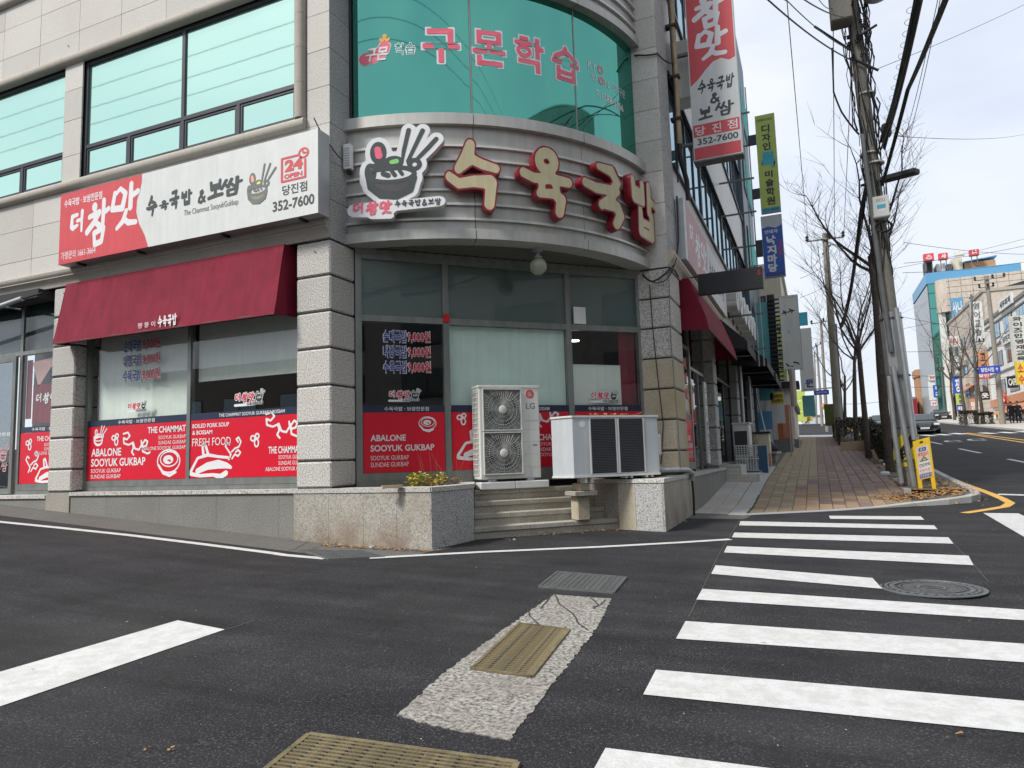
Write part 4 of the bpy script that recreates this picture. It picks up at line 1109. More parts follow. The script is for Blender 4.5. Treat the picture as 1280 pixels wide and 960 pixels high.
KM = {'구': [R_(14, 82, 82, 97), R_(68, 50, 82, 90), R_(2, 40, 98, 54), R_(43, 0, 57, 42)],
 '몬': [R_(14, 62, 28, 100), R_(72, 62, 86, 100), R_(14, 88, 86, 100), R_(14, 62, 86, 73), R_(43, 44, 57, 64), R_(2, 34, 98, 46), R_(14, 0, 28, 28), R_(14, 0, 88, 13)],
 '학': [R_(20, 90, 48, 101), R_(4, 76, 62, 87), ring(33, 58, 19, 13, 5.5, 18), R_(70, 42, 84, 102), R_(82, 66, 98, 78), R_(14, 24, 84, 36), R_(70, 0, 84, 30)],
 '습': [S((50, 98, 6.5), (44, 84, 6.5), (14, 68, 6.5)), S((50, 88, 6.5), (86, 69, 6.5)), R_(2, 48, 98, 60), R_(16, 0, 30, 42), R_(70, 0, 84, 42), R_(16, 0, 84, 12), R_(16, 20, 84, 31)]}
for ch, a0, a1 in (('구', -21.4, -13.1), ('몬', -11.2, -3.5), ('학', -2.3, 5.3), ('습', 6.6, 14.6)):
    x0, x1 = arc_x(a0), arc_x(a1)
    for gr_, mt_, zz_ in ((5, 'sticker_white', .004), (0, 'pink_letter', .008)):
        mb = MB(); put_blob(mb, None, 'K' + ch, KM[ch], x0 + .02, 7.75, (x1 - x0 - .04) / 100, .0060, z=zz_, grow=gr_, cell=2.5, warp=wg); mb.build('lettering', mt_, wl, recalc=False)
bl = thing('window_logo', ap(rad(-30), CWB, 8.0), 'small red bean shaped sticker with white letters at the left of the curved window', 'sticker')
ST = [S((24, 40, 24), (60, 42, 22), (96, 66, 24), (104, 84, 22))]
mb = MB(); put_blob(mb, None, 'bean', ST, arc_x(-34.3), 7.72, .0042, z=.004, cell=3, warp=wg, grow=3); mb.build('edge', 'sticker_white', bl, recalc=False)
mb = MB(); put_blob(mb, None, 'bean', ST, arc_x(-34.3), 7.72, .0042, z=.007, cell=3, warp=wg); mb.build('bean', 'pink_letter', bl, recalc=False)
mb = MB(); put_blob(mb, None, 'crown', [S((88, 112, 7)), S((104, 124, 9)), S((118, 110, 7)), S((92, 104, 4), (104, 116, 5), (114, 104, 4))], arc_x(-34.3), 7.72, .0042, z=.008, cell=2, warp=wg); mb.build('crown', 'gold', bl, recalc=False)
text(None, '구몬', arc_x(-33.2), 7.83, arc_x(-28.4), 8.06, 'sticker_white', bl, z=.010, bold=.03, warp=wg, shear=.2)
text(None, '학습', arc_x(-26.7), 7.89, arc_x(-22.4), 8.11, 'sticker_white', bl, z=.004, bold=.05, warp=wg)
text(None, '학습', arc_x(-26.6), 7.90, arc_x(-22.5), 8.10, 'glass_teal', bl, z=.006, bold=.0, warp=wg)
kl = thing('window_text', ap(rad(23), CWB, 8.0), 'small white company lettering and phone number at the right end of the curved window', 'lettering')
text(None, 'KY', arc_x(17.0), 8.15, arc_x(19.8), 8.30, 'sticker_white', kl, z=.004, bold=.0, warp=wg)
text(None, 'W', arc_x(18.0), 7.95, arc_x(19.8), 8.10, 'sticker_white', kl, z=.004, bold=.0, warp=wg)
text(None, 'N', arc_x(22.6), 7.95, arc_x(24.0), 8.10, 'sticker_white', kl, z=.004, bold=.0, warp=wg)
mb = MB()
put_blob(mb, None, 'oo', [ring(50, 50, 34, 34, 8)], arc_x(20.0), 8.14, .0018, z=.004, warp=wg); put_blob(mb, None, 'oo', [ring(50, 50, 34, 34, 8)], arc_x(20.2), 7.94, .0018, z=.004, warp=wg); mb.build('ring_letters', 'pink_letter', kl, recalc=False)
text(None, '교원구몬', arc_x(25.2), 7.97, arc_x(31.0), 8.12, 'sticker_white', kl, z=.004, bold=.0, warp=wg)
text(None, 'T.1588-5566', arc_x(19.2), 7.68, arc_x(29.8), 7.82, 'sticker_white', kl, z=.004, bold=.01, warp=wg)
# small dark bracket sticking out above the ledge
MB().tube([ap(rad(8), RB - .1, 6.83), ap(rad(9), RB + .12, 6.98)], [.02, .012], 6).build('bracket', 'black_metal', bld)

# ---- channel letters on the bay
cl = thing('channel_letter_sign', ap(rad(8), RB, 5.8), 'four large cream brush letters with dark red sides on the curved cladding', 'sign')
BIG = {
 '수': [S((46, 92, 10), (40, 72, 14), (24, 56, 9)), S((46, 72, 9), (66, 64, 9), (92, 58, 8)), S((8, 44, 9), (24, 34, 9), (50, 38, 10), (80, 38, 12)), S((82, 36, 12), (80, 20, 11), (78, 6, 11))],
 '육': [ring(52, 80, 15, 13, 10), S((6, 58, 9), (26, 52, 9), (60, 54, 10), (94, 52, 9)), S((42, 52, 8), (40, 34, 8)), S((68, 52, 8), (70, 36, 8)), S((36, 30, 8), (64, 32, 9), (78, 24, 11), (74, 5, 10))],
 '국': [S((38, 92, 7), (70, 90, 11), (82, 74, 10), (70, 58, 9)), S((6, 58, 9), (30, 54, 10), (78, 58, 10)), S((74, 56, 10), (64, 42, 10), (42, 28, 9)), S((44, 30, 9), (78, 32, 11), (86, 18, 11), (76, 2, 10))],
 '밥': [S((10, 94, 8), (14, 62, 10), (44, 62, 9)), S((44, 94, 8), (44, 62, 9)), S((14, 78, 7), (42, 78, 7)), S((70, 98, 9), (68, 48, 9)), S((70, 72, 8), (92, 66, 9)), S((34, 44, 8), (34, 6, 10), (74, 4, 11), (76, 42, 9)), S((36, 24, 8), (74, 24, 8))],
}
for ch, a0, a1, z0, z1 in (('수', -17.1, -6.5, 5.26, 6.34), ('육', -3.0, 8.2, 5.24, 6.33), ('국', 10.6, 23.0, 5.28, 6.32), ('밥', 24.6, 37.4, 5.28, 6.30)):
    am = rad((a0 + a1) / 2); wd = rad(a1 - a0) * RB
    o = ap(am, RB + .0, 0); r_ = (FC.r * math.cos(am) - FC.n * math.sin(am))
    F = Fr(o, r_, (0, 0, 1))
    sx = wd / 100; sy = (z1 - z0) / 100
    if F.n.dot(ap(am, 1, 0) - BC) < 0: F.n = -F.n
    mb = MB(); put_blob(mb, F, 'B' + ch, BIG[ch], -wd / 2, z0, sx, sy, z=-.03, grow=1.2, cell=3, ext=.15); l_ = mb.build('letter', 'letter_rim', cl)
    mb = MB(); put_blob(mb, F, 'B' + ch, BIG[ch], -wd / 2, z0, sx, sy, z=.121, grow=-1.6, cell=3); mb.build('face', 'letter_cream', l_, recalc=False)
# ---- bowl emblem sign on the bay
am = rad(-25.6); o = ap(am, RB + .02, 0); F = Fr(o, (FC.r * math.cos(am) - FC.n * math.sin(am)), (0, 0, 1))
em = thing('emblem_sign', F.p(0, 5.8, 0), 'white cut-out sign of a steaming bowl with chopsticks and spoon above a small name plate', 'sign')
es = .0052
BX, BZ = -.60, 5.44
mb = MB(); put_blob(mb, F, 'emall', EM_ALL, BX, BZ, es, .0047, z=0, grow=15, cell=4, ext=.12); mb.build('board', 'sticker_white', em)
emf = F.at(0, 0, .121)
class SF(Fr): pass
def sf(x, y, z=0.0): return emf.p(BX + (x - BX) * 1.0, BZ + (y - BZ) * (.0047 / .0052), z)
def em_warp(x, y, z): return sf(x, y, z)
emblem(None, BX, BZ, es, em, warp=em_warp, z=.002)
NP = [S((10, 30, 16), (60, 26, 15), (110, 34, 15)), S((110, 42, 13), (250, 52, 13)), S((60, 12, 8), (110, 8, 6)), S((10, 38, 14), (110, 46, 14))]
mb = MB(); put_blob(mb, F, 'np', NP, -.72, 5.10, .0054, .0042, z=.03, grow=6, cell=4, ext=.11); mb.build('name_plate', 'sticker_white', em)
mb = MB(); brush(mb, F.at(0, 0, .142), '더참맛', -.70, 5.16, -.10, 5.36, grow=2); mb.build('lettering', 'pink_letter', em, recalc=False)
mb = MB(); brush(mb, F.at(0, 0, .142), '수육국밥&보쌈', -.05, 5.26, .66, 5.36, grow=1); mb.build('lettering', 'ink_dark', em, recalc=False)

# ---- ground floor shop fronts
PRICE = [('순대국밥', '9,000원'), ('내장국밥', '9,000원'), ('수육국밥', '9,000원')]
def prices(F, x0, y0, x1, y1, par, z):
    n = 3; h = (y1 - y0) / n
    for i, (a, b) in enumerate(PRICE):
        yb = y1 - (i + 1) * h + h * .12; yt = y1 - i * h - h * .1; xm = x0 + (x1 - x0) * .5
        text(F, a, x0 - .012, yb - .012, xm + .004, yt + .012, 'sticker_white', par, z=z, bold=.05)
        text(F, a, x0, yb, xm - .008, yt, 'ink_blue', par, z=z + .003, bold=.018)
        text(F, b, xm + .005, yb - .012, x1 + .012, yt + .012, 'sticker_white', par, z=z, bold=.05)
        text(F, b, xm + .017, yb, x1, yt, 'ink_red', par, z=z + .003, bold=.018)
def small_logo(F, x0, y0, x1, par, z):
    wd = x1 - x0
    mb = MB(); brush(mb, F, '더참맛', x0, y0 + .12 * wd, x0 + wd * .68, y0 + .36 * wd, z=z, grow=9, cell=4); 
    put_blob(mb, F, 'np2', [S((0, 10, 7), (130, 10, 7)), S((80, 14, 9), (190, 16, 9))], x0, y0, wd / 200, z=z, cell=4); mb.build('sticker', 'sticker_white', par, recalc=False)
    mb = MB(); brush(mb, F, '더참맛', x0, y0 + .12 * wd, x0 + wd * .68, y0 + .36 * wd, z=z + .003, cell=4); mb.build('lettering', 'ink_red', par, recalc=False)
    mb = MB(); put_blob(mb, F, 'emx', EM_OUT + EM_BODY + EM_LEAF + EM_STICK, x0 + wd * .70, y0 + .12 * wd, wd * .0014, z=z + .002, grow=12, cell=8); mb.build('sticker', 'sticker_white', par, recalc=False)
    mb = MB(); put_blob(mb, F, 'emx', EM_OUT + EM_BODY + EM_LEAF + EM_STICK, x0 + wd * .70, y0 + .12 * wd, wd * .0014, z=z + .004, cell=6)
    put_text(mb, F, '수육국밥&보쌈', x0 + wd * .42, y0 + .01 * wd, x0 + wd, y0 + .12 * wd, z=z + .004, bold=.02); mb.build('lettering', 'ink_dark', par, recalc=False)
SWIRL = [ring(18, 78, 13, 12, 4, 14, 60, 430), ring(44, 88, 11, 11, 4, 14, 200, 560), ring(40, 56, 12, 18, 4, 14, 20, 380)]
SWI = [[(a[0], a[1], a[2]) for a in s] for s in SWIRL]
BOWL = [ring(60, 55, 54, 40, 2.6, 26), ring(62, 62, 42, 26, 2.2, 22), ring(58, 60, 22, 13, 2.8, 16), S((14, 40, 4), (34, 14, 5), (66, 4, 5), (96, 16, 4)), S((46, 62, 5), (62, 68, 5), (78, 58, 4)), S((44, 54, 4), (60, 50, 5))]
MILL = [[(p[0], p[1], 3.2) for p in ((8, 92), (30, 96), (40, 84), (26, 72), (10, 78), (12, 60), (34, 54), (54, 60), (58, 42), (50, 30), (60, 20))], [(p[0], p[1], 3.2) for p in ((56, 62), (66, 40), (84, 36), (96, 52), (94, 66))], [(p[0], p[1], 3.2) for p in ((100, 44), (118, 48), (124, 62), (112, 68), (100, 54), (102, 30), (124, 22), (136, 26))]]
FOOD = [S((4, 20, 5), (30, 58, 4), (70, 66, 5), (110, 60, 4), (150, 56, 4)), S((30, 20, 8), (70, 34, 11), (110, 38, 13), (140, 34, 9), (158, 28, 5)), S((4, 12, 6), (40, 6, 5), (90, 8, 5), (120, 2, 8), (140, 12, 8)), S((52, 70, 5), (48, 96, 4), (58, 100, 4), (72, 66, 5))]
STEAM = [[(p[0], p[1], 3.5) for p in ((20, 0), (30, 20), (14, 38), (2, 52), (10, 66), (22, 58))], [(p[0], p[1], 3.5) for p in ((36, 4), (50, 20), (66, 12), (78, 26), (66, 36), (54, 28))], [(p[0], p[1], 3.5) for p in ((34, 30), (50, 42), (70, 48), (80, 66), (68, 84), (56, 78), (66, 66))]]
EMW = EM_OUT + EM_LEAF + EM_STICK
def art(F, kind, x0, y0, s, par, z):
    D = {'swirl': SWI, 'bowl': BOWL, 'mill': MILL, 'food': FOOD, 'steam': STEAM, 'emblem': EMW}[kind]
    mb = MB(); put_blob(mb, F, 'art' + kind, D, x0, y0, s / 100, z=z, cell=3); mb.build('drawing', 'sticker_white', par, recalc=False)
def film(F, x0, x1, yb, yt, z, par, navy=True, nh=.115):
    MB().box(F, x0, x1, yb, yt, z, z + .003).build('red_film', 'film_red', par)
    if navy: MB().box(F, x0, x1, yt + .002, yt + nh, z, z + .0035).build('navy_film', 'film_navy', par)
# left shop front, 0.22 m behind the stone face
SL = FL.at(0, 0, -.22)
def shop(F, x0, x1, y0, y1, vs_, ts, par=bld, z=0.0, fw_=.075, gm='glass_clear', skip=()):
    w_, cells = win(F, x0, x1, y0, y1, z, ts, [vs_] * (len(ts) + 1), name='shop_window', glassm=gm, fm='frame_grey', fw_=fw_, dep=.10, parent=par, gz=-.02)
    return w_, cells
w1, c1 = shop(SL, -12.17, -7.19, 1.05, 4.80, [-9.63], [])
MB().box(SL, -12.10, -7.26, 1.125, 1.23, -.07, .004).build('bottom_rail', 'frame_grey', w1)
MB().box(SL, -12.10, -7.26, 3.80, 4.72, -.05, -.008).build('head_panel', 'frame_dark', w1)
for a, b in ((-12.09, -9.68), (-9.58, -7.27)): film(SL, a, b, 1.235, 2.19, -.020, w1)
z_ = -.014
text(SL, [('ABALONE', -11.98, 1.66, -11.22, 1.80), ('SOOYUK GUKBAP', -11.98, 1.48, -10.62, 1.62)], 0, 0, 0, 0, 'sticker_white', w1, z=z_, bold=.022)
text(SL, [('SOOYUK GUKBAP', -11.98, 1.37, -11.22, 1.44), ('SUNDAE GUKBAP', -11.98, 1.27, -11.22, 1.34)], 0, 0, 0, 0, 'sticker_white', w1, z=z_, bold=0)
text(SL, [('THE CHAMMAT', -10.58, 2.02, -9.69, 2.13)], 0, 0, 0, 0, 'sticker_white', w1, z=z_, bold=.022)
text(SL, [('SOOYUK GUKBAP', -10.32, 1.91, -9.69, 1.97), ('SUNDAE GUKBAP', -10.32, 1.82, -9.69, 1.88), ('ABALONE SOOYUK GUKBAP', -10.72, 1.73, -9.69, 1.79)], 0, 0, 0, 0, 'sticker_white', w1, z=z_, bold=0)
text(SL, '수육국밥 · 보쌈전문점', -11.32, 2.215, -10.42, 2.28, 'sticker_white', w1, z=z_, bold=.01)
text(SL, 'THE CHAMMAT SOOYUK GUKBAP & BOSSAM', -8.96, 2.22, -7.60, 2.275, 'sticker_white', w1, z=z_, bold=.012)
text(SL, [('BOILED PORK SOUP', -9.54, 2.06, -8.74, 2.13), ('& BOSSAM', -9.54, 1.95, -9.10, 2.02)], 0, 0, 0, 0, 'sticker_white', w1, z=z_, bold=.02)
text(SL, [('FRESH FOOD', -9.54, 1.76, -8.70, 1.89)], 0, 0, 0, 0, 'sticker_white', w1, z=z_, bold=.0)
text(SL, [('THE CHAMMAT', -7.92, 1.59, -6.98 - .30, 1.70)], 0, 0, 0, 0, 'sticker_white', w1, z=z_, bold=.022)
text(SL, [('SOOYUK GUKB', -7.72, 1.50, -7.28, 1.56), ('SUNDAE GUKB', -7.72, 1.41, -7.28, 1.47), ('ABALONE SOOYUK GU', -7.98, 1.32, -7.28, 1.38)], 0, 0, 0, 0, 'sticker_white', w1, z=z_, bold=0)
art(SL, 'emblem', -11.96, 1.86, .155, w1, z_); art(SL, 'swirl', -11.48, 1.72, .33, w1, z_); art(SL, 'mill', -11.22, 1.56, .52, w1, z_); art(SL, 'bowl', -10.36, 1.27, .48, w1, z_)
art(SL, 'food', -9.58, 1.24, .56, w1, z_); art(SL, 'steam', -8.82, 1.52, .42, w1, z_); art(SL, 'swirl', -8.30, 1.58, .34, w1, z_); art(SL, 'mill', -8.02, 1.72, .54, w1, z_)
prices(SL, -11.22, 2.92, -10.32, 3.72, w1, z_); small_logo(SL, -11.08, 2.40, -10.62, w1, z_); small_logo(SL, -8.62, 2.36, -8.02, w1, z_)
MB().box(SL, -11.98, -9.70, 2.32, 4.4, -.16, -.14).build('blind', 'blind', w1)
MB().box(SL, -9.55, -7.25, 2.86, 4.4, -.16, -.14).build('blind', 'blind', w1)
MB().box(SL, -9.55, -7.25, 2.85, 2.90, -.17, -.135).build('blind_rail', 'sign_white', w1)
# far left shop front
SL2 = FL.at(0, 0, -.30)
w2, c2 = shop(SL2, LEFT, -12.80, 1.0, 4.80, [-16.6, -14.16], [3.73])
MB().box(SL2, -14.12, -12.87, 1.08, 1.20, -.07, .004).build('bottom_rail', 'frame_grey', w2)
film(SL2, -14.10, -12.90, 1.205, 2.17, -.02, w2)
MB().box(SL2, LEFT + .1, -12.9, 3.8, 4.7, -.14, -.12).build('blind', 'frost_dark', w2)
text(SL2, [('THE CHAMMAT', -13.62, 2.00, -12.85, 2.09)], 0, 0, 0, 0, 'sticker_white', w2, z=z_, bold=.022)
text(SL2, [('SOOYUK GUKBAP', -13.40, 1.90, -12.85, 1.96), ('SUNDAE GUKBAP', -13.40, 1.82, -12.85, 1.88), ('ABALONE SOOYUK', -13.68, 1.74, -12.95, 1.80)], 0, 0, 0, 0, 'sticker_white', w2, z=z_, bold=0)
text(SL2, '수육국밥 · 보쌈', -13.78, 2.20, -13.1, 2.265, 'sticker_white', w2, z=z_, bold=.01)
art(SL2, 'swirl', -13.95, 1.72, .33, w2, z_); art(SL2, 'steam', -13.92, 1.42, .46, w2, z_); art(SL2, 'food', -13.62, 1.205, .46, w2, z_)
MB().box(SL2, -13.90, -12.9, 2.35, 3.1, -.10, -.09).build('notice', 'curtain_red', w2)
brush_mb = MB(); brush(brush_mb, SL2.at(0, 0, -.088), '더참맛', -13.80, 2.72, -13.2, 2.92, cell=4); brush_mb.build('lettering', 'sticker_white', w2, recalc=False)
MB().prism([SL2.p(-13.95, 3.55, -.09), SL2.p(-13.2, 3.62, -.09), SL2.p(-13.75, 3.05, -.09)], (0, .01, 0)).build('pennant', 'faded_pink', w2)
MB().box(SL2, -14.10, -13.95, 2.45, 3.6, -.10, -.09).build('curtain', 'curtain_red', w2)
dr = MB(); dr.box(SL2, -16.5, -14.23, 1.02, 1.12, .0, .05); dr.box(SL2, -14.32, -14.23, 1.12, 3.68, .0, .05); dr.box(SL2, -16.5, -14.32, 3.58, 3.68, 0, .05)
door = dr.build('door', 'frame_grey', bld)
MB().box(SL2, -16.5, -14.33, 1.13, 3.57, .015, .023).build('pane', 'glass_dark', door)
text(SL2, '국밥 · 보쌈전문점', -15.4, 2.14, -14.36, 2.21, 'sticker_white', door, z=.026, bold=.01)
mb = MB(); put_blob(mb, SL2, 'emw2', EMW, -14.68, 1.66, .0014, z=.026, cell=5); brush(mb, SL2, '참맛', -15.1, 1.72, -14.75, 1.95, z=.026, cell=4); brush(mb, SL2, '보쌈', -14.8, 1.45, -14.4, 1.62, z=.026, cell=4); mb.build('drawing', 'faded_pink', door, recalc=False)
# chamfer shop front
w3, c3 = shop(FC, 0.0, 5.24, 1.02, 4.74, [1.48, 3.73], [3.68], fw_=.10, z=.03)
for a, b in ((.10, 1.43), (1.53, 3.68), (3.78, 5.14)):
    MB().box(FC, a, b, 1.12, 1.235, -.04, .034).build('bottom_rail', 'frame_grey', w3)
    film(FC, a + .01, b - .01, 1.24, 2.18, .013, w3)
    MB().box(FC, a, b, 3.74, 4.64, -.06, -.05).build('frosted_panel', 'glass_frost', w3)
z3 = .019
text(FC, [('ABALONE', .22, 1.73, .78, 1.83), ('SOOYUK GUKBAP', .22, 1.57, 1.24, 1.67)], 0, 0, 0, 0, 'sticker_white', w3, z=z3, bold=.022)
text(FC, [('SOOYUK GUKBAP', .22, 1.435, .82, 1.505), ('SUNDAE GUKBAP', .22, 1.33, .82, 1.40)], 0, 0, 0, 0, 'sticker_white', w3, z=z3, bold=0)
art(FC, 'bowl', .98, 1.86, .26, w3, z3); prices(FC, .44, 2.78, 1.20, 3.52, w3, z3); small_logo(FC, .52, 2.34, 1.02, w3, z3)
text(FC, '수육국밥 · 보쌈전문점', .44, 2.205, 1.16, 2.27, 'sticker_white', w3, z=z3, bold=.01)
art(FC, 'swirl', 1.62, 1.86, .30, w3, z3); art(FC, 'food', 1.62, 1.38, .50, w3, z3); art(FC, 'mill', 2.82, 1.82, .52, w3, z3)
text(FC, 'THE CHAMMAT SOOYUK GUKBAP & BOSSAM', 2.0, 2.205, 3.30, 2.265, 'sticker_white', w3, z=z3, bold=.01)
text(FC, [('THE CHAMMAT', 2.82, 1.69, 3.66, 1.80)], 0, 0, 0, 0, 'sticker_white', w3, z=z3, bold=.022)
text(FC, [('SOOYUK GUKBAP', 2.98, 1.60, 3.66, 1.66), ('SUNDAE GUKBAP', 2.98, 1.51, 3.66, 1.57), ('ABALONE SOOYUK GUKBAP', 2.7, 1.42, 3.66, 1.48)], 0, 0, 0, 0, 'sticker_white', w3, z=z3, bold=0)
text(FC, '수육국밥 · 보쌈전문점', 4.05, 2.20, 4.85, 2.265, 'sticker_white', w3, z=z3, bold=.01); small_logo(FC, 4.12, 2.33, 4.66, w3, z3)
MB().box(FC, 1.53, 3.68, 2.24, 3.63, -.11, -.09).build('blind', 'blind_green', w3)
MB().box(FC, 3.78, 4.80, 2.24, 3.02, -.11, -.09).build('blind', 'blind', w3)
MB().box(FC, 3.78, 4.80, 3.0, 3.03, -.115, -.085).build('blind_rail', 'sign_white', w3)
MB().box(FC, 4.80, 5.13, 2.24, 3.63, -.13, -.11).build('curtain', 'curtain_red', w3)
MB().box(FC, 3.84, 4.08, 3.745, 4.05, .012, .02).build('patch_panel', 'blind', w3)
MB().lathe(FC.p(4.1, 3.52, -.5), [(.09, 0), (.09, .02)], 16, axis=(0, 0, 1)).build('ceiling_lamp', plain('lamp_lit', (0.9, 0.9, 0.85), 0.5, emit=((1, .98, .92), 2.0)).name, bld)
MB().box(FC, 1.43, 1.53, 3.66, 3.80, .034, .05).build('red_label', 'film_red', w3)
# ---- plinth walls and ledges
def ledge_run(F, x0, x1, y0, y1, z0, z1, joints, name='ledge_stone', mat='granite_block'):
    X = [x0] + [j for j in joints if x0 < j < x1] + [x1]
    for a, b in zip(X[:-1], X[1:]): MB().box(F, a + .002, b - .002, y0, y1, z0, z1).build(name, mat, bld)
J3 = [-17.5 + 1.25 * i for i in range(20)]
ledge_run(FL, -12.17, -7.18, .985, 1.045, -.22, .03, J3); ledge_run(FL, LEFT, -12.80, .94, 1.0, -.3, .03, J3)
ledge_run(FL, -12.17, -7.18, -.3, .983, -.03, 0.0, J3, 'plinth_slab', 'plinth_dark'); ledge_run(FL, LEFT, -12.80, -.3, .938, -.03, 0.0, J3, 'plinth_slab', 'plinth_dark')
ledge_run(FL, -12.80, -12.17, -.3, 1.04, -.03, .02, [], 'plinth_slab', 'plinth_stone'); 
for a, b in ((-7.18, -6.545), (-6.545, -5.95), (-5.95, -5.40), (-5.40, -4.862)):
    MB().box(FL, a + .002, b - .002, -.3, .978, -.03 if a < -6.6 else -.03, .05).build('plinth_slab', 'plinth_stone', bld)
for a, b in ((-7.18, -6.45), (-6.45, -4.85)): MB().box(FL, a + .002, b - .002, .982, 1.045, -.03 if a < -6.6 else -.30, .062).build('ledge_stone', 'granite_block', bld)
# ---- planters and steps of the recessed entrance
def UV(u, e, z=0.0): return FC.p(u, z, e)
PZ = 1.045
plA = thing('stone_planter', (-5.6, 8.9, G(-5.6, 8.9)), 'granite planter with sprouting yellow-green plants, between the left corner column and the steps', 'planter')
def wall_slabs(par, pts, z1, th=.04, mat='plinth_stone', mats=None, cap=True, zb=-.35):
    """stone slabs standing along a plan polyline (right-hand side = outside), one cap stone over each"""
    for i, (a, b) in enumerate(zip(pts[:-1], pts[1:])):
        a = Vector((a[0], a[1], 0)); b = Vector((b[0], b[1], 0)); d = (b - a).normalized(); nn = Vector((d.y, -d.x, 0))
        p, q = a + d * .002, b - d * .002
        mt = mats[i] if mats else mat
        MB().prism([p, q, q - nn * th, p - nn * th], (0, 0, z1 - .065 - zb)).build('slab', mt, par) if False else None
        m_ = MB(); m_.hexa([v + Z * zb for v in (p, q, q - nn * th, p - nn * th)] + [v + Z * (z1 - .065) for v in (p, q, q - nn * th, p - nn * th)]); m_.build('wall_slab', mt, par)
def capstones(par, pts, z1, w_=.30, ov=.015, mat='granite_block'):
    P = [Vector((a[0], a[1], 0)) for a in pts]; N = []
    for i in range(len(P)):
        ds = []
        if i: ds.append((P[i] - P[i - 1]).normalized())
        if i < len(P) - 1: ds.append((P[i + 1] - P[i]).normalized())
        ns = [Vector((d.y, -d.x, 0)) for d in ds]; m_ = sum(ns, Vector()) / len(ns); m_ /= max(.5, m_.length_squared); N.append(m_)
    for i in range(len(P) - 1):
        d = (P[i + 1] - P[i]).normalized() * .0015
        a, b, c, e = P[i] + N[i] * ov + d, P[i + 1] + N[i + 1] * ov - d, P[i + 1] - N[i + 1] * w_ - d, P[i] - N[i] * w_ + d
        MB().hexa([v + Z * (z1 - .062) for v in (a, b, c, e)] + [v + Z * z1 for v in (a, b, c, e)]).build('cap_stone', mat, par)
ptsA = [(-4.85, 8.45), (-4.71, 9.46), tuple(UV(1.80, .30)[:2]), tuple(UV(1.84, .04)[:2])]
wall_slabs(plA, ptsA, PZ, mats=['granite_grey', 'plinth_dark', 'plinth_dark'])
capstones(plA, [(-4.85, 8.45), (-4.71, 9.46)], PZ - .001, .26)
capstones(plA, ptsA[1:], PZ - .001, .2)
so_ = [(-6.42, 8.75), (-4.98, 8.75), (-4.90, 9.40), tuple(UV(1.62, .30)[:2]), tuple(UV(1.6, .02)[:2]), tuple(UV(.1, .02)[:2])]
MB().prism([(x, y, .6) for x, y in so_], (0, 0, .40)).build('soil', 'soil', plA)
MB().prism([(x, y, .2) for x, y in [(-6.42, 8.56), (-4.91, 8.5), (-4.78, 9.42), tuple(UV(1.72, .30)[:2]), tuple(UV(1.72, .02)[:2]), tuple(UV(.1, .02)[:2])]], (0, 0, .76)).build('filling', 'grout', plA)
# right planter, with a rounded cheek towards the steps
ptsB = [tuple(UV(3.78, .04)[:2]), tuple(UV(3.80, .45)[:2]), tuple(UV(3.86, .80)[:2]), tuple(UV(3.97, 1.06)[:2]), tuple(UV(4.16, 1.27)[:2]), (-2.23, 11.09), (-2.22, 12.02), (-2.22, 12.76), (-2.22, 13.84)]
plB = thing('stone_planter', (-2.8, 11.8, G(-2.8, 11.8)), 'stained granite planter with a rounded cheek, right of the steps under the wide outdoor unit', 'planter')
wall_slabs(plB, ptsB, PZ - .03, mats=['plinth_stone', 'plinth_stone', 'plinth_stone', 'granite_stained', 'granite_grey', 'plinth_stone', 'plinth_stone', 'plinth_stone'])
capstones(plB, ptsB, PZ - .03, .26)
MB().prism([(x, y, .2) for x, y in [(ptsB[0][0] + .1, ptsB[0][1]), tuple(UV(4.1, .7)[:2]), tuple(UV(4.3, 1.1)[:2]), (-2.4, 11.3), (-2.38, 13.8), tuple(UV(5.2, .0)[:2])]], (0, 0, .74)).build('filling', 'soil', plB)
# steps
stp_t = thing('entrance_steps', UV(2.7, .9, .25), 'four worn granite steps between the two planters, leading up to the blocked entrance', 'steps')
SE = [(.36, .915, 3.79), (.56, .745, 3.82), (.79, .575, 3.86), (1.02, .40, 3.97)]
lx = lambda e: 1.80 - (.27) * clampf((e - .30) / .75)
prev = 0.02
for i, (e, z, ur) in enumerate(SE):
    e0 = prev; zb = SE[i + 1][1] - .01 if i < 3 else -.2
    zb = z - .19 if i < 3 else z - .28
    u0, u1 = lx(e) + .004, ur - .004
    cuts = [u0, u0 + (u1 - u0) * (.52 if i % 2 else .38), u1] if i != 3 else [u0, 2.45, 2.95, 3.18, u1]
    for a, b in zip(cuts[:-1], cuts[1:]):
        MB().cbox(FC, a + .001, b - .001, z - .07, z, e0 - .02, e + .02, .006).build('tread', 'step_stone', stp_t)
        MB().box(FC, a + .001, b - .001, zb, z - .071, e0 - .02, e - .004).build('riser', 'step_stone', stp_t)
    prev = e
MB().box(FC, 1.84, 3.77, .2, .85, -.02, .33).build('landing_core', 'grout', stp_t)

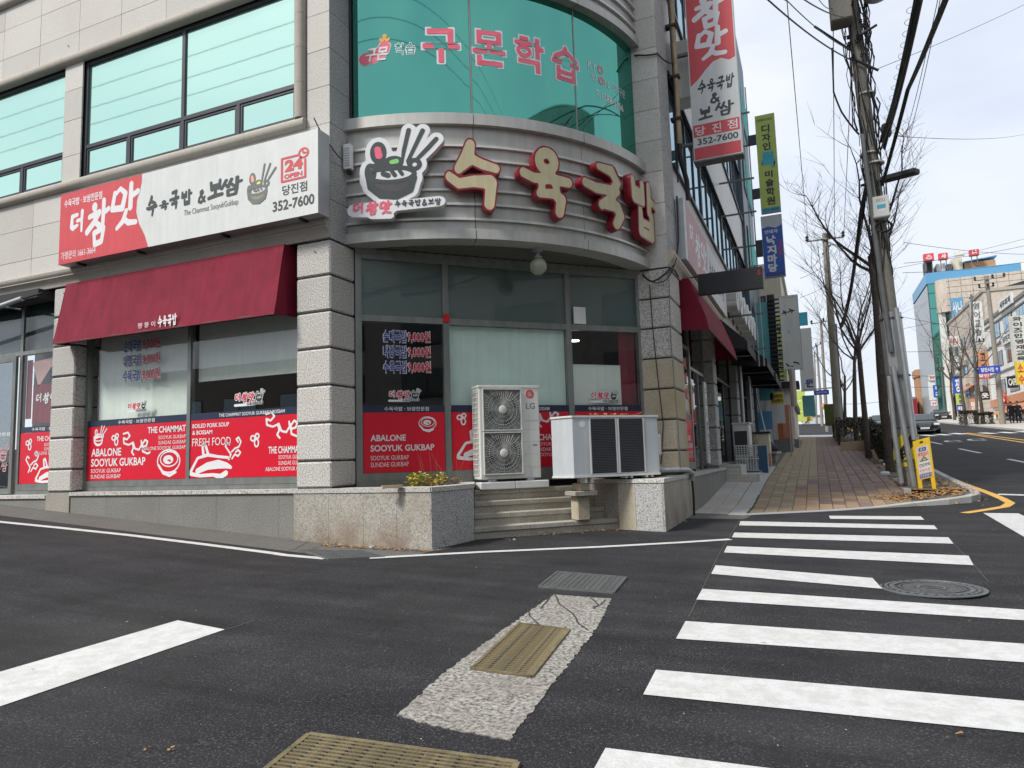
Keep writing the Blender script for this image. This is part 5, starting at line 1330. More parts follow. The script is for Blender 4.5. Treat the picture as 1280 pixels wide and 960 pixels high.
# plants in the left planter
def plant(u, e, s, seed, label, fresh=.7, n=90):
    r = random.Random(seed); base = UV(u, e, 1.0)
    t = thing('potted_plant', base, label, 'plant', 'sprouting plants in the left planter')
    mb = MB()
    for i in range(7):
        a = r.random() * 6.28; L_ = s * r.uniform(.5, 1.0)
        mb.tube([base, base + Vector((math.cos(a) * L_ * .25, math.sin(a) * L_ * .25, L_ * .5)), base + Vector((math.cos(a) * L_ * .5, math.sin(a) * L_ * .5, L_ * .8))], [.006, .004, .002], 4)
    mb.build('stems', 'twig', t)
    for mt, k in (('leaf_fresh', fresh), ('leaf_dry', 1 - fresh)):
        mb = MB()
        for i in range(int(n * k)):
            a = r.random() * 6.28; rr = s * .55 * math.sqrt(r.random()); h = s * r.uniform(.15, .9) * (1 - .4 * rr / s)
            c = base + Vector((math.cos(a) * rr, math.sin(a) * rr, h)); q = s * r.uniform(.08, .15); t2 = r.random() * 6.28
            uu = Vector((math.cos(t2), math.sin(t2), r.uniform(-.5, .5))) * q; vv = Vector((-math.sin(t2), math.cos(t2), r.uniform(-.6, .6))) * q * .6
            mb.add([c - uu, c - vv + Z * q * .1, c + uu, c + vv + Z * q * .1], [(0, 1, 2, 3)])
        tag(mb.build('leaves', mt, t, recalc=False), kind='stuff')
plant(.72, .95, .30, 3, 'bushy yellow-green plant at the left in the granite planter', .85, 150)
plant(.98, 1.02, .20, 4, 'small low plant beside the bushiest one in the granite planter', .35, 70)
plant(1.12, .62, .27, 5, 'yellow-green plant at the right of the granite planter', .7, 120)
plant(1.40, .62, .18, 6, 'half dried little plant next to the steps in the granite planter', .3, 60)
tw = MB(); r = random.Random(5)
for i in range(11):
    b = UV(.9 + r.random() * .6, .5 + r.random() * .4, 1.0); a = r.uniform(-.6, .6)
    p = [b]
    for k in range(4): p.append(p[-1] + Vector((a * .12 + r.uniform(-.05, .05), r.uniform(-.05, .05), .13)))
    tw.tube(p, [.0035, .003, .0025, .002, .001], 4)
tag(tw.build('dry_twigs', 'twig'), kind='stuff')
MB().box(FC.at(0, 0, 0), .12, .40, 1.045, 1.085, 1.32, 1.40).build('wood_scrap', 'cardboard').update_tag()
bpy.data.objects['wood_scrap']['label'] = 'small scrap of pale wood lying on the ledge at the foot of the left column'; bpy.data.objects['wood_scrap']['category'] = 'wood scrap'

# ================================================================== OUTDOOR UNITS
u1 = thing('outdoor_unit', UV(2.4, .25, 1.07), 'tall white twin fan air conditioner outdoor unit with a red round emblem', 'air conditioner')
ua, ub, za, zb, ea, eb = 1.885, 2.935, 1.075, 2.575, .07, .40
MB().cbox(FC, ua, ub, za, zb, ea, eb, .012).build('casing', 'ac_white', u1)
MB().cbox(FC, ua - .01, ub + .01, zb - .03, zb + .012, ea - .01, eb + .012, .006).build('top_cover', 'ac_white', u1)
mb = MB()
for k in range(17):
    z = za + .07 + k * .083; mb.box(FC, ua - .014, ua - .003, z, z + .014, ea + .03, eb - .05)
for k in range(4): mb.box(FC, ua - .015, ua - .004, za + .06, zb - .06, ea + .03 + k * .075, ea + .044 + k * .075)
MB().box(FC, ua - .004, ua + .01, za + .06, zb - .06, ea + .02, eb - .06).build('side_coil', 'coil_grey', u1)
mb.build('side_grille', 'ac_white', u1)
for (zc, sl) in ((za + 1.115, 'upper'), (za + .415, 'lower')):
    F = FC.at(ua + .385, zc, eb)
    MB().box(F, -.33, .33, -.335, .335, .001, .006).build('fan_panel', 'coil_grey', u1)
    g = MB(); hw = .335
    MB().lathe(F.p(0, 0, .006), [(.30, 0), (.30, .004), (.275, .004)], 36, axis=F.n).build('fan_opening', 'fan_grey', u1)
    fb = MB()
    for k in range(4):
        a = k * math.pi / 2 + .4
        pts = [F.p(.05 * math.cos(a), .05 * math.sin(a), .012), F.p(.26 * math.cos(a - .3), .26 * math.sin(a - .3), .011), F.p(.27 * math.cos(a + .25), .27 * math.sin(a + .25), .018), F.p(.16 * math.cos(a + .5), .16 * math.sin(a + .5), .020), F.p(.05 * math.cos(a + .9), .05 * math.sin(a + .9), .018)]
        fb.add(pts, [(0, 1, 2, 3, 4)])
    fb.build('fan_blades', 'ac_dark', u1, recalc=False)
    gr = MB(); gr.box(F, -hw, hw, -hw - .006, -hw + .012, .01, .045); gr.box(F, -hw, hw, hw - .012, hw + .006, .01, .045); gr.box(F, -hw, -hw + .015, -hw + .012, hw - .012, .01, .044); gr.box(F, hw - .015, hw, -hw + .012, hw - .012, .01, .044)
    for k in range(44):
        a = 2 * math.pi * k / 44 + .03
        ca, sa = math.cos(a), math.sin(a); L_ = min(.33 / max(abs(ca), 1e-3), .33 / max(abs(sa), 1e-3), .42 if k % 2 else .31)
        gr.tube([F.p(.05 * ca, .05 * sa, .05), F.p(.05 * ca + (L_ - .05) * ca * .6, .05 * sa + (L_ - .05) * sa * .6, .05), F.p(L_ * ca, L_ * sa, .03)], .0022, 3)
    for rr in (.12, .19, .25, .30):
        gr.tube([F.p(rr * math.cos(t_ * math.pi / 12), rr * math.sin(t_ * math.pi / 12), .048 - .01 * (rr > .28)) for t_ in range(25)], .0018, 3, False)
    tag(gr.build('fan_guard', 'ac_white', u1))
    MB().lathe(F.p(0, 0, .048), [(.066, 0), (.066, .008), (.055, .014)], 24, axis=F.n).build('hub', 'ac_white', u1, True)
    MB().box(F, -.31, -.21, .27, .295, .046, .050).build('slot', 'ac_dark', u1)
F = FC.at(0, 0, eb)
def disc(mb, F, x, y, r, z, n=24, th=.002): mb.lathe(F.p(x, y, z), [(r, 0), (r, th)], n, axis=F.n)
mb = MB(); disc(mb, F, 2.775, 2.445, .072, .0005); eb_ = mb.build('round_emblem', 'sign_red', u1)
mb = MB(); put_blob(mb, F, 'lgring', [ring(50, 50, 33, 33, 3, 20, 60, 360), S((56, 50, 3), (82, 50, 3))], 2.775 - .055, 2.445 - .055, .0011, z=.0035, cell=1.5); put_blob(mb, F, 'lgface', [S((42, 62, 4), (42, 36, 4), (54, 36, 4)), S((60, 62, 6),)], 2.775 - .055, 2.445 - .055, .0011, z=.004, cell=2)
mb.build('lettering', 'ac_white', eb_, recalc=False)
text(F, 'LG', 2.70, 2.20, 2.86, 2.30, 'fan_grey', u1, z=.002, bold=.01); text(F, 'ThinQ INVERTER', 2.665, 1.995, 2.90, 2.015, 'fan_grey', u1, z=.002, bold=0)
mb = MB()
for z in (1.86, 1.66, 1.46, 1.26): mb.box(F, ua + .735, ub - .012, z, z + .004, -.001, .0012)
mb.box(F, 2.76, 2.764, 1.10, 1.235, -.001, .0014); mb.box(F, 2.764, 2.92, 1.235, 1.239, -.001, .0014)
mb.build('panel_seams', 'galv', u1); MB().box(F, 2.80, 2.88, 1.60, 1.615, -.001, .002).build('handle_slot', 'ac_dark', u1)
for x in (2.08, 2.74): MB().box(FC, x - .06, x + .06, 1.035, 1.075, .10, .42).build('foot', 'galv', u1)
for a, b in ((1.87, 2.46), (2.465, 3.06)):
    bs = MB(); bs.cbox(FC, a, b, .916, 1.034, .16, .43, .012); tag(bs.build('support_block', 'sign_white'), 'white concrete block under the %s half of the tall twin fan unit' % ('left' if a < 2 else 'right'), 'block', 'white blocks under the tall outdoor unit')

u2 = thing('outdoor_unit', UV(3.9, 1.0, 1.1), 'wide low grey outdoor unit with two dark louvred grilles, standing on the right planter', 'air conditioner')
ua, ub, za, zb, ea, eb = 3.11, 4.65, 1.10, 2.0, .62, 1.25
mb = MB()
P = [UV(ua, eb), UV(ub, eb), UV(ub, ea), UV(ua - .01, ea), UV(ua - .17, ea + .22), UV(ua - .09, ea + .44)]
mb.prism([p + Z * za for p in P], (0, 0, zb - za)); mb.build('casing', 'ac_grey', u2)
P2 = [UV(ua - .012, eb + .012), UV(ub + .012, eb + .012), UV(ub + .012, ea - .01), UV(ua - .016, ea - .01), UV(ua - .185, ea + .22), UV(ua - .105, ea + .45)]
MB().prism([p + Z * (zb + .001) for p in P2], (0, 0, .03)).build('top_cover', 'ac_white', u2)
MB().prism([p + Z * (za - .03) for p in P2], (0, 0, .03)).build('base_tray', 'ac_white', u2)
F = FC.at(0, 0, eb)
for a, b in ((3.425, 3.86), (3.93, 4.365)):
    gr = MB().box(F, a, b, za + .03, zb - .035, .001, .004).build('grille', 'ac_dark', u2)
    lv = MB()
    for k in range(33):
        z = za + .05 + k * .0255; lv.hexa([F.p(a + .005, z, .004), F.p(b - .005, z, .004), F.p(b - .005, z + .012, .004), F.p(a + .005, z + .012, .004), F.p(a + .005, z - .004, .012), F.p(b - .005, z - .004, .012), F.p(b - .005, z + .002, .013), F.p(a + .005, z + .002, .013)])
    lv.build('louvres', 'ac_dark', gr)
for a in (3.40, 3.863, 3.905, 4.368): MB().box(F, a, a + .022, za + .02, zb - .02, .001, .010).build('post', 'ac_white', u2)
mb = MB(); disc(mb, F, ua + .17, zb - .10, .055, .001, th=.0015); mb.build('oval_badge', 'sticker_white', u2)
for x in (3.30, 3.40, 4.02, 4.12, 4.40, 4.50): MB().box(FC, x, x + .035, 1.035 if x > 3.6 else .985, 1.10 - .03, 1.08, 1.24).build('foot', 'ac_white', u2)
MB().cbox(FC, ub + .002, ub + .13, za + .28, za + .62, ea + .15, eb - .1, .015).build('junction_box', 'ac_white', u2)
MB().cbox(FC, 3.24, 3.42, .865, .98, .88, 1.16, .015).build('support_stone', 'granite_stained'); o = bpy.data.objects['support_stone']; tag(o, 'small stone block on top of the stack under the left foot of the wide unit', 'stone', 'stones stacked under the wide outdoor unit'); 
o = MB().cbox(FC, 3.13, 3.53, .785, .863, .84, 1.20, .01).build('support_stone', 'plinth_stone'); tag(o, 'flat stone slab in the middle of the stack under the wide unit', 'stone', 'stones stacked under the wide outdoor unit')
bpy.data.objects['support_stone'].location = bpy.data.objects['support_stone'].location + Vector((0, 0, .0))
o = MB().cbox(FC, 3.22, 3.44, .405, .783, .86, 1.10, .015).build('support_stone', 'granite_stained'); tag(o, 'rough square stone at the foot of the stack under the wide unit', 'stone', 'stones stacked under the wide outdoor unit')
litter('fallen_leaves', [(UV(3.6 + i * .2, .95)[0], UV(3.6 + i * .2, .95)[1], .08, .08) for i in range(5)], 60, 'leaf_dry', zf=lambda x, y: 2.05, size=(.015, .04))
# hose of the wide unit along the corner column
pp = thing('drain_hose', UV(4.8, .9, 1.15), 'grey insulated hose running from the wide unit round the corner of the right planter', 'hose')
pts = [UV(4.62, .75, 1.14), UV(4.9, .95, 1.13), Vector((-2.32, 12.6, 1.12)), Vector((-2.19, 13.1, 1.10)), Vector((-2.15, 13.4, 1.03)), Vector((-2.17, 13.44, .9))]
MB().tube(pts, .045, 8).build('hose', 'galv', pp, True)
MB().tube([Vector((-2.17, 13.42, 1.0)), Vector((-2.16, 13.43, .6)), Vector((-2.17, 13.44, .24))], .022, 8).build('drain_pipe', 'black_metal', pp, True)
# wires hanging down the right column
def cable(name, pts, r, mat, label=None, cat='cable', group=None, parent=None, sag=0.0, n=6, seg=14):
    P = []
    for a, b in zip(pts[:-1], pts[1:]):
        a = Vector(a); b = Vector(b)
        for i in range(seg):
            t = i / seg; p = a.lerp(b, t); p.z -= sag * 4 * t * (1 - t) * ((b - a).length); P.append(p)
    P.append(Vector(pts[-1]))
    o = MB().tube(P, r, n).build(name, mat, parent, True)
    return tag(o, label, cat if label else None, group)
def fx(px, py, o=.02): return at_y(px, py, YE - o)
cable('cable', [at_y(812, 356, YE - .02), fx(815, 400), fx(822, 470), fx(829, 530), fx(826, 580)], .008, 'cable_black', 'thin black wire running down the front of the right corner column', sag=.01)
cable('cable', [fx(836, 330), fx(838, 420), fx(846, 510), fx(851, 588)], .008, 'frame_grey', 'thin grey wire down the edge of the right corner column', sag=.0)
cable('cable', [at_y(803, 343, YE - .25), at_y(815, 352, YE - .1), at_y(838, 335, YE - .05), at_x(845, 322, XR + .05), at_x(848, 300, XR + .07), at_x(846, 245, XR + .07)], .018, 'cable_black', 'bundle of black cables looping from under the bay round the right column', sag=.10)
cable('cable', [at_y(803, 343, YE - .22), at_y(828, 352, YE - .1), at_y(846, 322, YE - .05)], .010, 'cable_black', 'lowest loop of black wire under the end of the bay', sag=.2)
cable('cable', [at_x(834, 340, XR + .05), at_x(843, 337, XR + .05), at_x(848, 346, XR + .1)], .015, 'cable_black', 'short black wire round the right column below the cornice', sag=.02)
cable('cable', [FL.p(-6.56, 6.55, .35), at_x(414, 183, X0 + .03), at_x(428, 200, X0 + .1)], .009, 'cable_black', 'thin black wire from the long signboard to the little white lamp', sag=.08)
# little white lamp on the bay and the globe lamp under the soffit
lf = ap(rad(-35.5), RB - .02, 6.25)
sl_ = thing('wall_lamp', lf, 'small white slatted lamp on the cladding beside the upper left column', 'lamp')
F = Fr(ap(rad(-35.6), RB - .03, 0), FC.r * math.cos(rad(-35)) - FC.n * math.sin(rad(-35)), (0, 0, 1))
MB().box(F, -.06, .06, 5.98, 6.38, .02, .12).build('housing', 'sticker_white', sl_)
mb = MB(); [mb.box(F, -.045, .045, 6.02 + k * .04, 6.035 + k * .04, .121, .126) for k in range(8)]; mb.build('slats', 'galv', sl_); MB().box(F, -.03, .03, 5.92, 5.98, .0, .08).build('bracket', 'black_metal', sl_)
gl_ = thing('globe_lamp', ap(rad(.0), RB - .42, 4.80), 'round glass globe lamp hanging under the slatted soffit of the bay', 'lamp')
gc = at_d(672, 327, 12.4)
d_ = ray(672, 312); t_ = (4.80 - CAMZ) / d_.z; gt = CAMP + d_ * t_
gc = Vector((gt.x, gt.y, 4.80))
MB().lathe(gc, [(.09, 0), (.09, -.02), (.03, -.05), (.03, -.10), (.07, -.12), (.07, -.15)], 20).build('mount', 'galv', gl_, True)
prof = [(.07, -.15)] + [(.145 * math.sin(math.pi * (i + 1.2) / 13), -.285 + .145 * math.cos(math.pi * (i + 1.2) / 13)) for i in range(12)]
MB().lathe(gc, prof, 24).build('globe', 'globe_glass', gl_, True)

# ================================================================== SIGN AND AWNING OF THE LEFT FACE
SY = 8.17
a = at_y(76, 244, SY); b = at_y(397, 160.5, SY); c = at_y(398, 266, SY); d = at_y(73.5, 331, SY)
sx0, sx1, sz0, sz1 = (a.x + d.x) / 2, (b.x + c.x) / 2, (c.z + d.z) / 2, (a.z + b.z) / 2
FS = Fr((sx0, SY, sz0), (1, 0, 0), (0, 0, 1)); SWd = sx1 - sx0; SH = sz1 - sz0
sg = thing('long_signboard', (sx0, 8.4, sz0), 'long lightbox signboard, red at its left end, white at its right, above the red awning', 'signboard')
MB().box(FS, 0, SWd, 0, SH, -.27, -.005).build('casing', 'galv', sg)
MB().box(FS, .0, SWd, 0, SH, -.004, .0).build('face_panel', 'sign_white', sg)
RW = SWd * .365
P = [(0, 0), (RW * 1.07, 0), (RW * 1.03, SH * .16), (RW * .96, SH * .34), (RW * .925, SH * .5), (RW * .93, SH * .66), (RW * .965, SH * .8), (RW * .98, SH * .9), (RW * .98, SH), (0, SH)]
MB().prism([FS.p(x, y, .001) for x, y in P], FS.n * .002).build('red_field', 'sign_red', sg)
z = .004
mb = MB()
brush(mb, FS, '더', RW * .13, SH * .34, RW * .33, SH * .70, z=z, grow=1.5); brush(mb, FS, '참', RW * .33, SH * .16, RW * .62, SH * .76, z=z, grow=0); brush(mb, FS, '맛', RW * .62, SH * .30, RW * .95, SH * .90, z=z, grow=0)
mb.build('lettering', 'sticker_white', sg, recalc=False)
text(FS, '수육국밥 · 보쌈전문점', RW * .05, SH * .80, RW * .52, SH * .91, 'sticker_white', sg, z=z, bold=.02); text(FS, '가맹문의 1661-3664', RW * .03, SH * .06, RW * .46, SH * .17, 'sticker_white', sg, z=z, bold=.005)
mb = MB()
def px_on(F, px, py, Y): p = at_y(px, py, Y); q = p - F.o; return q.dot(F.r), q.dot(F.u)
for ch, x0_, y0_, x1_, y1_ in (('수', 183, 271, 197, 244), ('육', 199, 264, 211, 249), ('국', 212, 262, 224, 237), ('밥', 226, 258, 240, 237), ('&', 246, 255, 258, 236), ('보', 260, 254, 279, 224), ('쌈', 276, 247, 302, 220)):
    A_ = px_on(FS, x0_, y0_, SY); B_ = px_on(FS, x1_, y1_, SY); brush(mb, FS, ch, A_[0], min(A_[1], B_[1]), B_[0], max(A_[1], B_[1]), z=z, grow=2.5)
mb.build('lettering', 'ink_dark', sg, recalc=False)
A_ = px_on(FS, 230, 272, SY); B_ = px_on(FS, 298, 252, SY); text(FS, 'The Chammat SooyukGukbap', A_[0], A_[1], B_[0], A_[1] + .12, 'ink_grey', sg, z=z, bold=0, shear=0)
A_ = px_on(FS, 306, 258, SY); emblem(FS, A_[0], A_[1] + .02, (px_on(FS, 346, 200, SY)[0] - A_[0]) / 240, sg, line='ink_grey', bowl='bowl_olive', cols=('leaf_orange', 'leaf_yellow', 'leaf_yellow'), z=.003)
A_ = px_on(FS, 350.5, 230, SY); B_ = px_on(FS, 385, 183, SY); bw = B_[0] - A_[0]; bh = B_[1] - A_[1]
mb = MB(); put_blob(mb, FS, 'box24', [S((6, 6, 4), (94, 6, 4), (94, 72, 4)), S((72, 94, 4), (6, 94, 4), (6, 6, 4)), ring(88, 98, 17, 17, 3.5, 20), S((88, 98, 4), (84, 108, 3)), S((88, 98, 4), (98, 97, 3))], A_[0], A_[1], bw / 104, bh / 118, z=z, cell=2)
put_text(mb, FS, '24', A_[0] + bw * .16, A_[1] + bh * .34, A_[0] + bw * .82, A_[1] + bh * .72, z=z, bold=.05); put_text(mb, FS, 'OPEN', A_[0] + bw * .14, A_[1] + bh * .12, A_[0] + bw * .80, A_[1] + bh * .27, z=z, bold=.045)
mb.build('open_mark', 'sign_red', sg, recalc=False)
A_ = px_on(FS, 353, 245, SY); B_ = px_on(FS, 384, 229, SY); text(FS, '당진점', A_[0], A_[1], B_[0], px_on(FS, 353, 232.5, SY)[1], 'ink_dark', sg, z=z, bold=.012)
A_ = px_on(FS, 341, 265.5, SY); B_ = px_on(FS, 393, 247, SY); text(FS, '352-7600', A_[0], A_[1], B_[0], px_on(FS, 341, 252.5, SY)[1], 'ink_dark', sg, z=z, bold=.022)
for x in (.4, SWd * .33, SWd * .66, SWd - .4): MB().box(FS, x, x + .05, -.03, -.0, -.33, -.05).build('bracket', 'black_metal', sg)
def awning(name, F, x0, x1, top, kink, bot, wallz, label, mat='awning_red', textb=None, zoff=0.0):
    """top, kink, bot: (height, distance out from F)"""
    t = thing(name, F.p((x0 + x1) / 2, bot[0], 0), label, 'awning')
    n = 26; mb = MB(); vs = []; fs = []
    r = random.Random(int(x0 * 10))
    for j, (h, e) in enumerate((top, ((top[0] * .66 + kink[0] * .34), (top[1] * .66 + kink[1] * .34)), ((top[0] * .33 + kink[0] * .67), (top[1] * .33 + kink[1] * .67)), kink, bot)):
        for i in range(n + 1):
            x = x0 + (x1 - x0) * i / n
            sg_ = (.016 * math.sin(i * math.pi * 6 / n) ** 2 + .006 * math.sin(i * 2.3 + j)) if j in (1, 2) else (.004 * math.sin(i * 1.7) if j == 4 else 0)
            vs.append(F.p(x, h, e - sg_))
    for j in range(4):
        for i in range(n): fs.append((j * (n + 1) + i, j * (n + 1) + i + 1, (j + 1) * (n + 1) + i + 1, (j + 1) * (n + 1) + i))
    b = len(vs); vs += [v - F.n * .004 for v in vs]; fs += [tuple(reversed([b + k for k in f])) for f in list(fs)]
    mb.add(vs, fs); mb.build('canopy', mat, t, recalc=False)
    for x in (x0, x1):
        MB().prism([F.p(x, top[0], top[1]), F.p(x, kink[0], kink[1]), F.p(x, bot[0], bot[1]), F.p(x, bot[0] + .04, wallz), F.p(x, top[0], wallz)], F.r * (.006 if x == x0 else -.006)).build('side_panel', mat, t)
    MB().tube([F.p(x0 + .01, bot[0] + .015, bot[1] - .02), F.p(x1 - .01, bot[0] + .015, bot[1] - .02)], .018, 6).build('front_bar', 'black_metal', t)
    MB().tube([F.p(x0 + .01, kink[0], kink[1] - .02), F.p(x1 - .01, kink[0], kink[1] - .02)], .018, 6).build('kink_bar', 'black_metal', t)
    if textb: textb(t)
    return t
ytp, yk, yb = 8.40, 8.235, 8.18
pa, pk, pb = at_y(358, 303.6, ytp), at_y(348, 372.5, yk), at_y(345, 392, yb)
qa, qk, qb = at_y(88, 355, ytp), at_y(74.5, 414, yk), at_y(71, 430, yb)
def aw_text(t):
    FA = Fr((0, (yk + yb) / 2 - .016, 0), (1, 0, 0), (0, 0, 1))
    FA.n = Vector((0, -1, 0))
    x0_ = at_y(178, 408, yb).x; x1_ = at_y(221, 400, yb).x; zc = (pk.z + pb.z) / 2
    mb = MB(); brush(mb, FA, '수육국밥', x0_ + .36, zc - .085, x1_, zc + .095, z=.02, grow=1.5); put_text(mb, FA, '쩡 뚱 이', x0_ - .10, zc - .06, x0_ + .30, zc + .03, z=.02, bold=.0); mb.build('lettering', 'sticker_white', t, recalc=False)
awning('red_awning', FL, -12.33, -7.33, ((pa.z + qa.z) / 2, YF - ytp), ((pk.z + qk.z) / 2, YF - yk), ((pb.z + qb.z) / 2, YF - yb), -.2, 'wide dark red awning over the left shop window, small white letters on its edge', textb=aw_text)
# rolled black awning at the far left
ra = thing('rolled_awning', (-15, 8.2, 4.4), 'rolled up black awning on folding arms at the far left of the facade', 'awning')
MB().tube([at_y(-120, 425, 8.1), at_y(28, 373, 8.1)], .045, 10).build('roller', 'galv', ra, True)
MB().tube([at_y(28, 373, 8.1), at_y(52, 366.5, 8.35)], .02, 6).build('arm', 'black_metal', ra); MB().tube([at_y(27, 387, 8.1), at_y(-20, 380, 8.4)], .02, 6).build('arm', 'black_metal', ra)
MB().box(FL, LEFT, -12.95, 4.62, 4.78, -.15, .2).build('hood', 'awning_black', ra)
for px, py in ((84, 56), (327, 178), (392, 313), (79, 366)):
    p = at_y(px, py, YF - .005); MB().prism([p, p + Vector((.05, 0, -.035)), p + Vector((.045, 0, -.05))], (0, -.01, 0)).build('chip_mark', 'black_metal', bld)
# ================================================================== RIGHT FACADE (looks to +x)
FY = lambda Y: Fr((0, Y, 0), (1, 0, 0), (0, 0, 1))
JY = [YE + 1.05 + 1.5 * i for i in range(13)]
panels(FR, YE + 1.05, FAR, 5.10, 7.18, JY, [6.1], 'cladding', 'cladding_panel')
panels(FR, YE + 1.05, FAR, 9.05, 11.05, JY[::2], [], 'cladding', 'cladding_panel')
panels(FR, YE + 1.05, FAR, 13.1, 15.0, JY[::2], [], 'cladding', 'cladding_panel')
panels(FR, YE + 1.05, FAR, 17.0, HB, JY[::2], [], 'cladding', 'cladding_panel')
moulding(FR, YE, FAR, [(-.03, 4.81), (.015, 4.81), (.025, 4.86), (.045, 4.91), (.085, 4.95), (.10, 4.96), (.10, 4.975), (.075, 4.98), (.10, 5.0), (.12, 5.04), (.12, 5.08), (.09, 5.10), (-.03, 5.10)], JY, 'cornice', 'beige_stone')
for z0, z1 in ((7.18, 9.05), (11.05, 13.1), (15.0, 17.0)):
    y = YE + 1.05; k = 0
    while y < FAR - 1:
        w_, _c = win(FR, y, min(y + 4.6, FAR), z0, z1, -.05, [], [[y + 1.15, y + 2.3, y + 3.45]], glassm='glass_sky', parent=bld); y += 4.65; k += 1
        MB().box(FR, y - 4.65, y, z0 - .07, z0 - .003, -.03, .06).build('sill', 'frame_dark', bld)
        MB().box(FR, y - 4.65, y, z1 + .003, z1 + .07, -.03, .04).build('sill', 'frame_dark', bld)
# ground floor of the right face
BY = [(18.25, 18.85), (24.0, 24.6), (29.9, 30.5)]
for (y0, y1) in BY:
    for z0, z1 in zip(BJ[:-1], BJ[1:]): MB().cbox(WF, XR - .5, XR, y0, y1, z0 + .012, z1 - .012, .02).build('stone_block', 'granite_grey', bld)
    MB().box(WF, XR - .5, XR - .005, y0, y1, .2, 1.05).build('plinth_slab', 'plinth_dark', bld)
SR = FR.at(0, 0, -.22)
wr, _ = shop(SR, YE + 1.05, 16.0, 1.05, 4.80, [], [3.7])
film(SR, YE + 1.12, 15.93, 1.22, 2.12, -.02, wr)
MB().box(SR, YE + 1.12, 15.93, 1.125, 1.21, -.07, .004).build('bottom_rail', 'frame_grey', wr)
text(SR, [('ABALONE', 14.95, 1.66, 15.6, 1.78), ('SOOYUK GUKBAP', 14.75, 1.5, 15.85, 1.62)], 0, 0, 0, 0, 'sticker_white', wr, z=-.014, bold=.022)
text(SR, [('SOOYUK GUKBAP', 15.1, 1.38, 15.85, 1.45), ('SUNDAE GUKBAP', 15.1, 1.29, 15.85, 1.36)], 0, 0, 0, 0, 'sticker_white', wr, z=-.014, bold=0)
art(SR, 'swirl', 14.15, 1.65, .4, wr, -.014); art(SR, 'emblem', 14.2, 1.3, .12, wr, -.014)
prices(SR, 14.5, 2.5, 15.6, 3.5, wr, -.014)
win(SR, 16.0, 18.25, .93, 4.80, 0, [3.3], [[17.1], []], name='shop_door', glassm='glass_dark', fm='frame_grey', parent=bld)
win(SR, 18.85, 24.0, .93, 4.80, 0, [3.5], [[20.2, 22.1], [21.4]], name='shop_window', glassm='glass_dark', fm='frame_dark', parent=bld)
win(SR, 24.6, 29.9, 1.2, 4.80, 0, [3.5], [[26.2, 28.0], [27.2]], name='shop_window', glassm='glass_dark', fm='frame_dark', parent=bld)
J4 = [13.85 + .95 * i for i in range(8)]
for a, b in zip([YE + .02, 13.80] + [13.80 + 1.09 * i for i in range(1, 5)], [13.80] + [13.80 + 1.09 * i for i in range(1, 6)]):
    if b > 19.3: b = 18.25
    if b <= a + .1: continue
    MB().box(FR, a + .002, b - .002, -.3, .94, -.03, .035 if a > 13.7 else 0.02).build('plinth_slab', 'plinth_dark', bld)
    MB().box(FR, a + .002, b - .002, .943, 1.0, -.22, .06).build('ledge_stone', 'kerb_stone', bld)
MB().box(FR, 18.85, 30.5, -.2, 1.1, -.24, -.03).build('plinth_slab', 'plinth_dark', bld)
# vertical white menu strip in the doorway
mb = MB().box(FR, 16.9, 17.25, 1.15, 3.05, -.10, -.06); o = tag(mb.build('menu_strip', 'sign_white'), 'narrow white vertical menu board standing in the side doorway', 'menu board')
text(FR, [(c, 16.96, 2.72 - i * .27, 17.19, 2.94 - i * .27) for i, c in enumerate('수육국밥전문')], 0, 0, 0, 0, 'ink_dark', o, z=-.057, bold=.01)

# side lightbox signboard on the right face
sb = thing('side_signboard', (-2.1, 17, 5.2), 'faded pink and white lightbox signboard high on the side wall facing the main road', 'signboard')
FB = Fr((-2.10, 13.82, 5.19), (0, 1, 0), (0, 0, 1)); LB, HBx = 6.9, 1.24
MB().box(FB, 0, LB, 0, HBx, -.16, -.004).build('casing', 'galv', sb)
MB().box(FB, 0, LB, 0, HBx, -.003, .0).build('face_panel', 'sign_white', sb)
MB().prism([FB.p(.25, 0, .001), FB.p(3.3, 0, .001), FB.p(3.1, .5, .001), FB.p(3.25, HBx, .001), FB.p(.25, HBx, .001)], FB.n * .002).build('red_field', 'faded_pink', sb)
mb = MB(); brush(mb, FB, '더', .6, .45, 1.2, .95, z=.004); brush(mb, FB, '참', 1.3, .25, 2.1, .95, z=.004); brush(mb, FB, '맛', 2.15, .3, 3.05, 1.0, z=.004); mb.build('lettering', 'sticker_white', sb, recalc=False)
mb = MB(); brush(mb, FB, '수육국밥&보쌈', 3.5, .35, 6.3, .85, z=.004, cell=4); mb.build('lettering', 'ink_dark', sb, recalc=False)
# second, smaller red awning
awning('red_awning', FR, 14.0, 19.3, (4.84, .16), (4.08, .44), (3.78, .50), -.2, 'narrow dark red awning on the side wall facing the main road')
